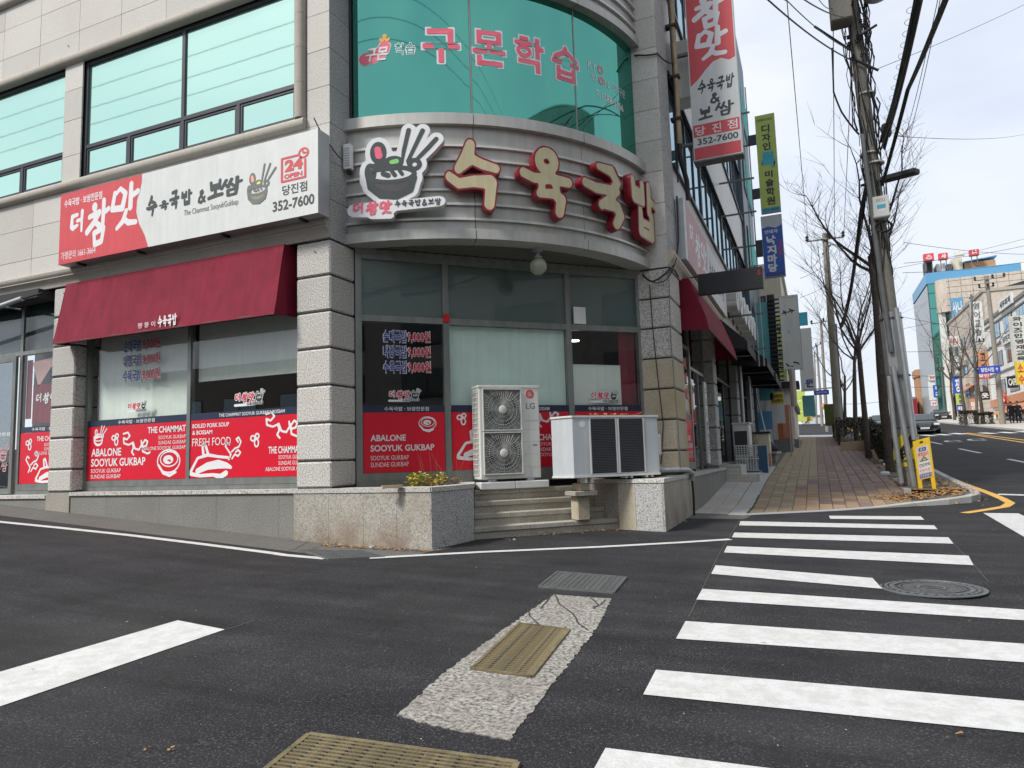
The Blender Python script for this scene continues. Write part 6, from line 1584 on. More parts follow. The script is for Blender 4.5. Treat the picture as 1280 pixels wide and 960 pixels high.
# rain pipe and brackets beside the column
rp = thing('rain_pipe', (-2.14, 13.98, 4.9), 'beige rain pipe with wire brackets running up the side wall beside the corner column', 'pipe')
MB().tube([(-2.13, 13.98, 7.6), (-2.13, 13.98, 20)], .055, 10).build('pipe', 'copper_pipe', rp, True)
MB().tube([(-2.13, 13.98, 7.6), (-2.13, 13.98, 7.3), (-2.06, 14.2, 6.9), (-2.05, 14.2, 6.5)], .05, 8).build('elbow', 'black_metal', rp, True)
for z in (9.0, 10.1, 8.1): MB().box(WF, -2.27, -2.05, 13.90, 14.06, z, z + .05).build('clamp', 'black_metal', rp)
cable('cable', [(-2.2, 13.93, 12.5), (-2.16, 13.9, 8.8), (-2.2, 13.95, 6.8)], .016, 'cable_black', 'loose black cables hanging beside the beige rain pipe', sag=.02)
cable('cable', [ap(rad(36), RB - .1, 9.0), (-2.6, 12.72, 8.95), (-2.25, 12.74, 8.9), (-2.15, 13.9, 9.3)], .016, 'cable_black', 'black cables wound from the curved window across the upper right column', sag=.05)
mb = MB(); mb.box(WF, -2.27, -1.86, 14.85, 15.4, 9.0, 10.3); tag(mb.build('metal_cabinet', 'ac_white'), 'pale metal cabinet on the side wall behind the tall red blade sign', 'cabinet')

# tall red blade sign
bY = 14.5
bs_ = thing('blade_sign', (-1.45, bY, 7.4), 'tall red and white blade sign with vertical brush letters, sticking out above the side wall', 'sign')
F = Fr((-1.93, bY, 7.40), (1, 0, 0), (0, 0, 1)); BW, BH = .96, 5.2
MB().box(F, 0, BW, 0, BH, -.26, -.004).build('casing', 'galv', bs_)
MB().box(F, -.012, BW + .012, -.03, -.001, -.28, .01).build('base_rail', 'iron', bs_)
MB().box(F, 0, BW, 0, BH, -.003, 0).build('face_panel', 'sign_white', bs_)
MB().box(F, .02, BW - .02, .02, .27, .0005, .003).build('red_band', 'sign_red', bs_)
MB().box(F, .02, BW - .02, .50, .76, .0005, .003).build('red_band', 'sign_red', bs_)
P = [(.02, 1.62), (.2, 1.76), (.34, 1.92), (.5, 2.06), (.66, 2.10), (.82, 2.02), (BW - .02, 2.06), (BW - .02, BH - .02), (.02, BH - .02)]
MB().prism([F.p(x, y, .0005) for x, y in P], F.n * .0025).build('red_field', 'sign_red', bs_)
mb = MB(); brush(mb, F, '맛', .14, 2.12, .80, 2.78, z=.004, grow=1); brush(mb, F, '참', .14, 2.82, .80, 3.50, z=.004, grow=1); brush(mb, F, '더', .16, 3.56, .82, 4.2, z=.004, grow=1)
mb.build('lettering', 'sticker_white', bs_, recalc=False)
mb = MB(); brush(mb, F, '수육국밥', .14, 1.42, .86, 1.70, z=.004, shear=.15, cell=3, grow=1); brush(mb, F, '&', .36, 1.16, .60, 1.38, z=.004, grow=1); brush(mb, F, '보', .14, .80, .42, 1.10, z=.004, grow=1); brush(mb, F, '쌈', .48, .86, .84, 1.14, z=.004, grow=1)
mb.build('lettering', 'ink_dark', bs_, recalc=False)
text(F, [('당', .06, .53, .26, .72), ('진', .40, .53, .58, .72), ('점', .70, .54, .90, .73)], 0, 0, 0, 0, 'sticker_white', bs_, z=.004, bold=.012)
text(F, '352-7600', .09, .32, .90, .46, 'ink_dark', bs_, z=.004, bold=.02)
for z in (.4, 2.4, 4.5): MB().box(F, -.34, -.001, z, z + .06, -.18, -.10).build('bracket', 'iron', bs_)
# black dot matrix sign
ls = thing('dot_matrix_sign', (-1.4, 14.6, 4.6), 'unlit black dot matrix display on two arms below the blade sign', 'sign')
F = Fr((-2.03, 14.6, 4.61), (1, 0, 0), (0, 0, 1)); LW, LH = 1.27, .44
a = at_y(872, 343, 14.6); b = at_y(952, 333, 14.6); c = at_y(955, 360, 14.6); d = at_y(873, 368, 14.6)
F = Fr(((a.x + d.x) / 2, 14.6, (c.z + d.z) / 2), (1, 0, 0), (0, 0, 1)); LW = (b.x + c.x) / 2 - F.o.x; LH = (a.z + b.z) / 2 - F.o.z
MB().box(F, 0, LW, 0, LH, -.14, 0).build('casing', 'black_metal', ls)
mb = MB()
for i in range(48):
    for j in range(13):
        mb.box(F, .02 + i * (LW - .04) / 48, .02 + (i + .55) * (LW - .04) / 48, .02 + j * (LH - .04) / 13, .02 + (j + .55) * (LH - .04) / 13, .0, .006)
tag(mb.build('dots', 'ac_dark', ls), kind='stuff')
mb = MB(); mb.tube([F.p(-.36, LH - .03, -.07), F.p(.02, LH - .03, -.07)], .014, 6); mb.build('arm', 'black_metal', ls); mb = MB(); mb.tube([F.p(-.36, .04, -.07), F.p(.02, .04, -.07)], .014, 6); mb.build('arm', 'black_metal', ls)
text(F, 'LED', LW - .09, LH - .16, LW - .04, LH - .06, 'ink_red', ls, z=.008)

# white raised letters, black awnings further along
wl2 = thing('raised_letter_sign', (-2.2, 22, 5.3), 'row of chunky white raised letters on the side wall beyond the faded signboard', 'sign')
for i in range(7):
    y = 21.2 + i * 1.25
    mb = MB(); F = Fr((XR, y, 5.55), (0, 1, 0), (0, 0, 1)); K = ['국', '수', '밥', '보', '쌈', '육', '맛'][i]
    put_blob(mb, F, 'w' + K, [ring(50, 50, 34, 34, 12), S((20, 20, 10), (80, 30, 12), (60, 84, 10))], 0, 0, .010, .009, z=.05, ext=.35, cell=6, grow=4); mb.build('letter', 'sign_white', wl2)
def black_awning(y0, y1, z, out, label, drop=.55, tx=False, mat='awning_black'):
    t = thing('black_awning', (XR + out / 2, (y0 + y1) / 2, z - drop), label, 'awning')
    mb = MB(); a = [FR.p(y0, z, 0), FR.p(y1, z, 0), FR.p(y1, z - drop, out), FR.p(y0, z - drop, out)]
    mb.prism(a, Z * .02); mb.build('canopy', mat, t)
    MB().box(FR, y0, y1, z - drop - .22, z - drop - .001, out - .01, out).build('valance', mat, t)
    for y in (y0, y1 - .01): MB().prism([FR.p(y, z, 0), FR.p(y, z - drop, out), FR.p(y, z - drop - .2, out), FR.p(y, z - drop - .1, 0)], FR.r * .01).build('side_panel', mat, t)
    for y in (y0 + .05, y1 - .05): MB().tube([FR.p(y, z - drop, 0), FR.p(y, z - drop - .02, out)], .018, 5).build('arm', 'galv', t)
    return t
black_awning(19.6, 22.5, 5.05, .75, 'short black awning next to the narrow red awning', .75)
black_awning(22.7, 26.2, 5.0, 1.05, 'middle black awning over the side shops', .85)
t = black_awning(26.3, 30.3, 4.9, 1.1, 'farthest black awning with a small white word on its front', .85)
mb = MB(); put_blob(mb, Fr((-2.0, 26.28, 4.1), (1, 0, 0), (0, 0, 1)), 'scr', [S((0, 30, 8), (20, 6, 8), (40, 28, 8)), S((60, 10, 7), (90, 16, 7)), S((110, 10, 7), (130, 20, 7)), S((150, 12, 6), (180, 18, 6))], .25, 0, .003, z=.01, cell=4); mb.build('lettering', 'sticker_white', t, recalc=False)
for y in (23.2, 26.3): MB().tube([(XR + .2, y, G(XR, y)), (XR + .2, y, 4.4)], .05, 8).build('post', 'galv', bld)

# slate tower section and neighbours
tw_ = thing('slate_building', (-6, 34, 1), 'slate blue building adjoining the corner building, rising above the blade signs', 'building')
MB().box(WF, -12, XR + .12, 30.52, 36.2, 0, 20.6).build('wall', 'slate_wall', tw_)
for z in (5.6, 9.2, 12.8, 16.4):
    w_ = MB().box(Fr((XR + .12, 0, 0), (0, 1, 0), (0, 0, 1)), 31.4, 35.6, z, z + 1.9, .0, .05).build('window', 'frame_dark', tw_)
    MB().box(Fr((XR + .12, 0, 0), (0, 1, 0), (0, 0, 1)), 31.5, 33.4, z + .1, z + 1.8, .051, .06).build('pane', 'glass_far', w_); MB().box(Fr((XR + .12, 0, 0), (0, 1, 0), (0, 0, 1)), 33.5, 35.5, z + .1, z + 1.8, .051, .06).build('pane', 'glass_far', w_)
MB().box(WF, XR + .13, XR + .9, 31.0, 36.0, 4.2, 4.6).build('canopy', 'black_metal', tw_)
ct = at_y(930, 376, 31.2)
MB().box(WF, -2.14, -1.62, 33.0, 33.1, 3.6, 8.0).build('glass_fin', 'teal_panel', tw_)
lv = thing('louvred_screen', (-1.5, 34, 4), 'black louvred metal screen sticking out in front of the cream building', 'screen')
MB().box(WF, -1.62, -1.30, 33.0, 33.6, 4.3, 8.3).build('frame', 'black_metal', lv)
for k in range(20): MB().box(WF, -1.60, -1.12, 32.9, 33.0, 4.4 + k * .19, 4.46 + k * .19).build('slat', 'black_metal', lv)
cb = thing('cream_building', (-2, 45, 1.6), 'cream rendered building beyond the slate tower with shop signs at its corner', 'building')
MB().box(WF, -12, -1.15, 38.0, 56, 0, 10.7).build('wall', 'cream_wall', cb)
MB().box(WF, -12.1, -1.02, 37.9, 56.1, 10.71, 10.95).build('roof_edge', 'white_wall', cb)
MB().box(WF, -12, -.95, 38.6, 55, 3.9, 4.3).build('canopy', 'black_metal', cb)
FC2 = FY(37.99)
for z in (5.2, 8.0): 
    w_ = MB().box(FC2, -3.2, -1.9, z, z + 1.3, 0, .03).build('window', 'frame_dark', cb); MB().box(FC2, -3.1, -2.0, z + .1, z + 1.2, .031, .04).build('pane', 'glass_sky', w_)
FX2 = Fr((-1.15, 0, 0), (0, 1, 0), (0, 0, 1))
for y in (40, 44, 48, 52):
    for z in (5.4, 8.2):
        w_ = MB().box(FX2, y, y + 2, z, z + 1.3, 0, .03).build('window', 'frame_dark', cb); MB().box(FX2, y + .1, y + 1.9, z + .1, z + 1.2, .031, .04).build('pane', 'glass_sky', w_)
wb = thing('white_shop', (-1.5, 39, 2), 'white ground floor shop front with dark base beyond the orange cabinet', 'building')
MB().box(WF, -5, -.92, 37.0, 37.9, 1.2, 4.4).build('wall', 'white_wall', wb); MB().box(WF, -5, -.80, 36.9, 50, .9, 1.9).build('base', 'grey_wall', wb)
MB().box(WF, -5, -.6, 36.6, 38.5, 4.41, 4.7).build('canopy', 'black_metal', wb)

# the stack of blade signs on their pole
def vsign(name, x0, x1, z0, z1, Y, th, mat, label, texts, edge='galv'):
    t = thing(name, ((x0 + x1) / 2, Y, z0), label, 'sign')
    F = Fr((x0, Y, z0), (1, 0, 0), (0, 0, 1))
    MB().box(F, 0, x1 - x0, 0, z1 - z0, -th, -.004).build('casing', edge, t)
    MB().box(F, 0.012, x1 - x0 - .012, .012, z1 - z0 - .012, -.003, .001).build('face_panel', mat, t)
    for (s, a, b, c, d, mt, bd) in texts: text(F, s, a, b, c, d, mt, t, z=.004, bold=bd)
    return t, F
W_, H_ = .56, 3.05
gs, gF = vsign('blade_sign', -1.06, -.50, 8.50, 11.56, 22, .16, 'sign_lime', 'tall lime green blade sign with black and blue Korean letters', [
 ('DESIGN TALK', .05, 2.86, .50, 2.93, 'ink_dark', .02), ('디', .17, 2.48, .40, 2.73, 'ink_dark', .04), ('자', .17, 2.20, .41, 2.45, 'ink_dark', .04), ('인', .17, 1.93, .40, 2.17, 'ink_dark', .04),
 ('톡', .10, 1.36, .50, 1.88, 'sign_cyan', .05), ('미', .18, 1.07, .40, 1.28, 'ink_dark', .04), ('술', .18, .79, .41, 1.03, 'ink_dark', .04), ('학', .18, .50, .42, .76, 'ink_dark', .04), ('원', .17, .22, .42, .47, 'ink_dark', .04)])
MB().box(gF, .012, .548, .012, .14, .0012, .003).build('blue_band', 'sign_cyan', gs); text(gF, '352-6000', .06, .035, .50, .12, 'ink_dark', gs, z=.005, bold=.02)
ns, nF = vsign('blade_sign', -1.09, -.50, 6.52, 8.40, 22, .16, 'sign_blue', 'blue blade sign with white Korean letters hanging under the lime green one', [
 ('안돼자', .08, 1.32, .46, 1.44, 'sticker_white', .02), ('낙', .12, .98, .38, 1.26, 'sticker_white', .05), ('지', .12, .70, .38, .96, 'sticker_white', .05), ('마', .12, .42, .38, .68, 'sticker_white', .05), ('당', .12, .15, .38, .41, 'sticker_white', .05), ('352-5572', .05, .03, .54, .12, 'ink_dark', .02)])
MB().prism([nF.p(.012, 1.5, .0012), nF.p(.2, 1.55, .0012), nF.p(.4, 1.48, .0012), nF.p(.575, 1.56, .0012), nF.p(.575, 1.86, .0012), nF.p(.012, 1.86, .0012)], nF.n * .001).build('pale_field', 'ac_grey', ns)
text(nF, '낙지', .45, .5, .53, 1.1, 'ink_red', ns, z=.004, bold=.02)
mp_ = thing('sign_mast', (-1.26, 22, 5), 'tall thin galvanised mast with rungs carrying the lime green and blue blade signs', 'mast')
for x in (-1.42, -1.28): MB().tube([(x, 22.1, 3.9), (x, 22.1, 12.6)], .022, 6).build('rail', 'galv', mp_)
for z in np.arange(4.4, 12.6, 1.05): MB().box(WF, -2.24, -1.2, 22.08, 22.12, z, z + .05).build('rung', 'iron', mp_)
MB().box(WF, -1.30, -1.05, 22.02, 22.12, 10.7, 11.0).build('bracket', 'ac_dark', mp_); MB().box(WF, -1.28, -1.05, 22.02, 22.12, 9.0, 9.3).build('bracket', 'ac_dark', mp_); MB().box(WF, -1.28, -1.08, 22.02, 22.12, 7.2, 7.7).build('bracket', 'ac_dark', mp_)
bn, bF = vsign('hanging_banner', -1.02, -.30, 4.55, 7.56, 30, .10, 'ac_white', 'long pale grey banner sign with faint vertical letters and black brush marks', [('검', .16, 1.75, .46, 2.1, 'sign_white', .04), ('뚜', .16, 1.3, .46, 1.62, 'sign_white', .04), ('껍', .16, .75, .46, 1.1, 'sign_white', .04)], 'fan_grey')
mb = MB(); put_blob(mb, bF, 'bm1', [S((0, 20, 6), (24, 34, 8), (10, 50, 4)), S((30, 10, 5), (20, 36, 7), (44, 30, 5)), S((56, 30, 6), (80, 46, 8), (66, 60, 5)), S((84, 20, 5), (92, 44, 7), (108, 40, 5))], .10, 2.2, .0042, z=.004, cell=4)
put_blob(mb, bF, 'bm2', [S((0, 30, 7), (20, 10, 8)), S((34, 6, 3), (54, 4, 7)), S((70, 40, 8), (100, 36, 6), (110, 20, 6))], .12, .12, .0042, z=.004, cell=4); mb.build('brush_marks', 'ink_dark', bn, recalc=False)
mb = MB(); [mb.tube([bF.p(.05 + k * .08, 3.02, -.05), bF.p(.05 + k * .08, 2.92, .01)], .01, 4) for k in range(9)]; mb.build('hooks', 'black_metal', bn)
MB().tube([(-.72, 30.05, 3.1), (-.72, 30.05, 4.6)], .12, 8).build('post', 'beige_stone', bn)
MB().tube([(-.95, 30.05, 1.0), (-.95, 30.05, 3.2)], .03, 6).build('post', 'galv', bn)
ys_, yF = vsign('blade_sign', -1.55, -1.12, 4.9, 8.0, 36.8, .12, 'sign_lime', 'narrow yellow-green blade sign between the black screen and the grey banner', [('보', .1, 2.2, .36, 2.6, 'ink_dark', .03), ('신', .1, 1.6, .36, 2.0, 'ink_dark', .03), ('탕', .1, 1.0, .36, 1.4, 'ink_dark', .03), ('집', .1, .4, .36, .8, 'ink_dark', .03)])
ws_, wF = vsign('blade_sign', -.55, .12, 4.35, 7.6, 39, .10, 'sign_white', 'white blade sign with a blue letter half hidden behind the grey banner', [('원', .22, .18, .58, .62, 'ink_blue', .05), ('352-1672', .1, .04, .62, .12, 'ink_dark', .01)])
bt, _f = vsign('blade_sign', -.55, .05, 3.1, 4.2, 40, .10, 'teal_panel', 'small teal sign below the white blade sign', [])
MB().box(WF, -.62, .0, 39.9, 40.0, 7.9, 8.6).build('teal_box', 'sign_cyan'); tag(bpy.data.objects['teal_box'], 'small pale teal box sign above the grey banner', 'sign')

# ================================================================== CLUTTER ALONG THE SIDE WALL
def gspot(px, py): return on_ground(px, py, .05)
st_ = thing('tiled_stoop', (-1.9, 19.9, .5), 'two step stoop clad in small cream tiles against the side wall', 'stoop')
g0_ = G(-1.9, 19.6) + .03
for (x0, x1, y0, y1, z0, z1) in ((XR - .03, -1.42, 19.35, 20.9, g0_ - .2, g0_ + .26), (XR - .03, -1.86, 19.35, 20.9, g0_ + .26, g0_ + .50)):
    MB().box(WF, x0, x1, y0, y1, z0, z1).build('core', 'tile_grout_white', st_)
    mb = MB(); s_ = .098
    for i in range(int((x1 - x0) / .102)):
        for j in range(int((z1 - max(z0, g0_)) / .085)): mb.box(WF, x0 + .004 + i * .102, x0 + .004 + i * .102 + s_, y0 - .006, y0, max(z0, g0_) + .004 + j * .085, max(z0, g0_) + .082 + j * .085)
    tag(mb.build('tiles', 'tile_white', st_), kind='stuff'); mb = MB()
    for i in range(int((x1 - x0) / .102)):
        for j in range(int((y1 - y0) / .102)): mb.box(WF, x0 + .004 + i * .102, x0 + .102 + i * .102, y0 + .004 + j * .102, y0 + .102 + j * .102, z1, z1 + .006)
    tag(mb.build('tiles', 'tile_white', st_), kind='stuff')
def simple(name, parts, label, cat, loc, group=None):
    t = thing(name, loc, label, cat, group)
    for nm, mt, x0, x1, y0, y1, z0, z1, *c in parts:
        (MB().cbox(WF, x0, x1, y0, y1, z0, z1, c[0]) if c else MB().box(WF, x0, x1, y0, y1, z0, z1)).build(nm, mt, t)
    return t
g = G(-1.9, 22.2) + .05
ac3 = simple('outdoor_unit', [('casing', 'ac_white', -2.25, -1.78, 21.6, 22.4, g + .55, g + 1.5, .02), ('side_panel', 'ac_dark', -2.2, -1.85, 21.58, 21.599, g + .62, g + 1.3), ('top_cover', 'sign_white', -2.26, -1.76, 21.58, 22.42, g + 1.501, g + 1.55)], 'small old outdoor unit standing against the side wall behind the tiled stoop', 'air conditioner', (-2, 22, g))
cg = thing('wire_cage', (-1.8, 21.2, g), 'white slatted wire rack in front of the small old outdoor unit', 'rack')
for x in np.arange(-2.15, -1.55, .075): MB().box(WF, x, x + .02, 21.2, 21.22, g + .15, g + .85).build('bar', 'sign_white', cg)
for z in (.14, .48, .85): MB().box(WF, -2.18, -1.54, 21.18, 21.24, g + z, g + z + .035).build('rail', 'sign_white', cg)
for z in np.arange(.18, .84, .06): MB().box(WF, -2.15, -1.56, 21.26, 21.28, g + z, g + z + .03).build('slat', 'galv', cg)
simple('basin', [('tub', 'plastic_blue', -1.95, -1.5, 21.1, 21.6, g + .0, g + .16, .03)], 'dark blue plastic tub on the ground below the white wire rack', 'tub', (-1.7, 21.3, g))
simple('board', [('panel', 'plastic_blue', -1.62, -1.36, 22.0, 22.06, g, g + .86), ('edge', 'ac_grey', -1.36, -1.33, 21.99, 22.07, g, g + .87)], 'slate blue board leaning upright beside the white wire rack', 'board', (-1.5, 22, g))
g2 = G(-1.9, 26) + .05
simple('storage_box', [('body', 'cream_wall', -2.05, -1.42, 24.6, 25.3, g2 + .42, g2 + 1.08, .02), ('lid', 'awning_black', -2.08, -1.40, 24.55, 25.35, g2 + 1.081, g2 + 1.14)], 'cream storage box with a dark lid behind the slate blue board', 'box', (-1.8, 25, g2))
simple('crate', [('body', 'brick_orange', -1.66, -1.40, 24.4, 24.9, g2, g2 + .40, .01)], 'reddish wooden crate under the cream storage box', 'crate', (-1.5, 24.6, g2))
ut = thing('dead_bush', (-1.9, 23.8, g2), 'tangle of bare twigs between the wire rack and the cream box', 'plant')
mb = MB(); r = random.Random(12)
for i in range(40):
    p = [Vector((-1.95 + r.uniform(-.15, .15), 23.6 + r.uniform(-.2, .2), g2 + .2))]
    for k in range(5): p.append(p[-1] + Vector((r.uniform(-.10, .12), r.uniform(-.1, .1), r.uniform(.08, .28))))
    mb.tube(p, [.012, .01, .008, .006, .004, .003], 4)
mb.build('twigs', 'twig', ut)
simple('ledge_block', [('top', 'slab_grey', XR, -1.30, 26.2, 29.6, g2 + .40, g2 + .48), ('body', 'grey_wall', XR, -1.36, 26.3, 29.5, g2 - .1, g2 + .40)], 'low grey concrete ledge beyond the cream storage box', 'ledge', (-1.8, 28, g2))
bg_ = thing('rubbish_bag', (-1.55, 27.2, g2 + .48), 'black rubbish bag slumped on the low concrete ledge', 'bag')
MB().lathe((-1.55, 27.2, g2 + .46), [(.20, 0), (.28, .08), (.27, .18), (.18, .27), (.06, .32), (.09, .36)], 14).build('bag', 'awning_black', bg_, True)
po_ = thing('broom', (-1.75, 26.6, g2 + .48), 'long pale pole leaning against the blue poster', 'pole')
MB().tube([(-1.58, 27.0, g2 + .6), (-2.0, 28.6, g2 + 2.6)], .025, 6).build('pole', 'sign_white', po_)
g3 = G(-2, 30.6)
ps = simple('poster_stand', [('sheet', 'sky_blue_panel', -2.15, -1.62, 30.95, 31.0, g3 + .55, g3 + 1.95), ('lower_sheet', 'sign_white', -2.13, -1.64, 30.94, 30.949, g3 + .56, g3 + 1.2)], 'blue and white poster on the wall left of the orange cabinet', 'poster', (-1.9, 31, g3))
text(FY(30.935), [('가나', -2.08, g3 + .95, -1.72, g3 + 1.1)], 0, 0, 0, 0, 'ink_blue', ps, bold=.02)
mn = simple('menu_board', [('board', 'yellow_paint', -1.75, -1.20, 33.0, 33.06, g3 + 2.35, g3 + 2.85), ('white_sheet', 'sign_white', -1.72, -1.2, 33.0, 33.05, g3 + 1.5, g3 + 2.349)], 'yellow and white menu board above the blue poster', 'menu board', (-1.5, 33, g3))
text(FY(32.99), [('냉동육전문', -1.70, g3 + 2.62, -1.25, g3 + 2.78), ('국산돼지', -1.70, g3 + 2.42, -1.25, g3 + 2.58)], 0, 0, 0, 0, 'ink_dark', mn, bold=.03)
g4 = G(-1.5, 36)
simple('orange_cabinet', [('body', 'orange_wood', -1.62, -1.02, 35.0, 35.6, g4 + .55, g4 + 2.15, .02), ('door', 'orange_panel', -1.40, -1.06, 34.985, 34.999, g4 + .62, g4 + 2.1)], 'tall orange cabinet standing on the grey base at the cream building', 'cabinet', (-1.3, 35, g4))
simple('grey_base', [('body', 'grey_wall', XR, -.98, 33.2, 36.6, g4 - .2, g4 + .54)], 'rough grey masonry base under the orange cabinet', 'base', (-1.3, 35, g4))
def bush(name, c, s, n, label, mat='hedge_leaf', cat='plant', seed=1, sx=1, sy=1, sz=1, group=None):
    r = random.Random(seed); t = thing(name, c, label, cat, group); mb = MB()
    for i in range(n):
        a = r.random() * 6.28; u_ = r.uniform(-1, 1); q = r.random() ** .4; k = math.sqrt(1 - u_ * u_)
        p = Vector(c) + Vector((math.cos(a) * k * q * sx, math.sin(a) * k * q * sy, (u_ * q + 1) * sz * .5 * 1.0)); l_ = s * r.uniform(.5, 1.3)
        t2 = r.random() * 6.28; uu = Vector((math.cos(t2), math.sin(t2), r.uniform(-.6, .6))) * l_; vv = Vector((-math.sin(t2), math.cos(t2), r.uniform(-.6, .6))) * l_ * .5
        mb.add([p - uu, p - vv, p + uu, p + vv], [(0, 1, 2, 3)])
    tag(mb.build('foliage', mat, t, recalc=False), kind='stuff'); return t
p = gspot(989, 565); bush('small_shrub', (p.x - .1, p.y, p.z - .02), .05, 260, 'small dark shrub at the inner edge of the pavement', seed=9, sx=.26, sy=.26, sz=.55)
# ================================================================== UTILITY POLES, CABLES
PY_ = 18.7
pb_ = on_ground(1137, 603, .12); pbase = Vector((at_y(1137, 603, PY_).x, PY_, G(2, PY_) + .1))
ptop = at_y(1056, -70, PY_)
def pl(t): return pbase.lerp(ptop, t)
up = thing('utility_pole', pbase, 'leaning concrete utility pole wrapped in conduits and black cables at the pavement corner', 'utility pole')
MB().tube([pl(0) - Z * .2, pl(.25), pl(.5), pl(.75), pl(1.0)], [.20, .185, .17, .155, .14], 20).build('shaft', 'pole_concrete', up, True)
# galvanised sleeve at the foot
zt = .30
MB().tube([pl(.03) + Vector((.02, .02, 0)), pl(zt) + Vector((.02, .02, 0))], [.262, .235], 8).build('sleeve', 'galv', up)
mb = MB()
for t_ in (.10, .19, .29): mb.tube([pl(t_ - .001) + Vector((.02, .02, 0)), pl(t_ + .001) + Vector((.02, .02, 0))], [.266, .266], 8)
mb.build('sleeve_bands', 'iron', up)
MB().tube([pl(.035) + Vector((.02, .02, 0)), pl(.088) + Vector((.02, .02, 0))], [.285, .28], 20).build('warning_band', 'yellow_paint', up, True)
mb = MB()
for s0 in np.arange(0, 2 * math.pi, 2 * math.pi / 4):
    vs = []; n_ = 10
    for i in range(n_ + 1):
        a = s0 + 1.9 * i / n_
        for w2 in (0, .75):
            ax = pl(.035 + .053 * i / n_) + Vector((.02, .02, 0))
            vs.append(ax + Vector((math.cos(a + w2), math.sin(a + w2), 0)) * .2885)
        if True:
            pass
    vs2 = []
    for i in range(n_ + 1):
        a = s0 + 1.9 * i / n_; ax = pl(.035 + .053 * i / n_) + Vector((.02, .02, 0))
        for w2 in (0, .25, .5, .75): vs2.append(ax + Vector((math.cos(a + w2), math.sin(a + w2), 0)) * .2875)
    mb.add(vs2, [(4 * i + j, 4 * i + j + 1, 4 * i + 5 + j, 4 * i + 4 + j) for i in range(n_) for j in range(3)])
mb.build('warning_stripes', 'black_metal', up, recalc=False)
def off_pole(px, py, dy=-.25): return at_y(px, py, PY_ + dy)
MB().tube([off_pole(1078, 168), off_pole(1090, 262), off_pole(1101, 350), off_pole(1114, 440)], .055, 10).build('dark_conduit', 'fan_grey', up, True)
for nm, pts in (('a', ((1116, 458), (1129, 530), (1143, 611))), ('b', ((1111, 470), (1118, 540), (1127, 604))), ('c', ((1120, 385), (1131, 460), (1143, 550)))):
    MB().tube([off_pole(px, py, -.33) for px, py in pts], .057, 10).build('guard_pipe', 'galv', up, True)
for py, x0, x1 in ((119, 1074, 1091), (193, 1079, 1094), (205, 1086, 1101), (470, 1106, 1136), (575, 1122, 1144)):
    p = off_pole((x0 + x1) / 2, py, 0); MB().tube([p - Z * .018, p + Z * .018], [.215, .215] if py < 300 else [.29, .29], 16).build('strap', 'ac_white' if py < 300 else 'iron', up)
# control box, lamp arm, splice box
bx_ = thing('control_box', off_pole(1102, 275, -.4), 'small pale grey control box with a blue label strapped to the leaning utility pole', 'box')
a, b, c = off_pole(1092.5, 273.5, -.4), off_pole(1112.5, 270, -.4), off_pole(1090.5, 246.5, -.4)
F = Fr(a, (b - a), (c - a).normalized()); F.u = (c - a).normalized(); F.n = F.r.cross(F.u).normalized(); bw, bh = (b - a).length, (c - a).length
MB().cbox(F, 0, bw, 0, bh, -.18, 0, .012).build('body', 'ac_white', bx_)
MB().box(F, -.012, bw + .012, .02, .05, -.19, .012).build('lip', 'galv', bx_)
MB().box(F, bw * .24, bw * .78, bh * .42, bh * .60, .001, .003).build('blue_label', 'sign_cyan', bx_); text(F, 'DCU', bw * .22, bh * .74, bw * .74, bh * .86, 'ink_dark', bx_, z=.002, bold=.0)
MB().box(F, bw * .36, bw * .74, bh * .28, bh * .38, .001, .003).build('white_label', 'sticker_white', bx_)
mb = MB()
for k in range(6):
    c_ = off_pole(1104, 283, -.38); mb.tube([c_ + Vector((.16 * math.cos(t_ * .45), .03 * math.sin(t_ + k), .13 * math.sin(t_ * .45))) + Vector((.01 * k, .01 * k, 0)) for t_ in range(15)], .012, 5, False)
tag(mb.build('cable_coil', 'cable_black', bx_), kind='stuff')
la = thing('street_light', off_pole(1100, 225), 'flat black street light head on a short arm on the leaning utility pole', 'street light')
a, b = off_pole(1103, 225, -.1), off_pole(1147, 213.5, -.6)
F = Fr(a, (b - a), Z); F.u = F.u - F.r * F.u.dot(F.r); F.u.normalize(); F.n = F.r.cross(F.u)
MB().cbox(F, .0, (b - a).length, -.07, .07, -.12, .12, .03).build('head', 'black_metal', la); MB().tube([off_pole(1076, 232, 0), a], .035, 8).build('arm', 'black_metal', la)
mb = MB(); c_ = off_pole(1108, 163, -.6); mb.cbox(Fr(c_, (1, 0, 0), (0, 0, 1)), -.10, .10, -.16, .16, -.1, .1, .04); tag(mb.build('splice_box', 'cable_black'), 'black splice box hanging on the cables right of the leaning pole', 'splice box')
tf = thing('transformer', off_pole(1050, 20), 'grey transformer box high on the leaning utility pole at the top edge', 'transformer')
a = off_pole(1049.5, 14, -.35)
MB().cbox(Fr(a, (1, 0, 0), (0, 0, 1)), -.22, .26, -.35, .9, -.25, .25, .03).build('body', 'pole_concrete', tf)
a = off_pole(1096, -2, -.3); MB().lathe(a, [(.22, 0), (.28, .04), (.28, .10), (.1, .2)], 16).build('lamp_dish', 'galv', tf, True)
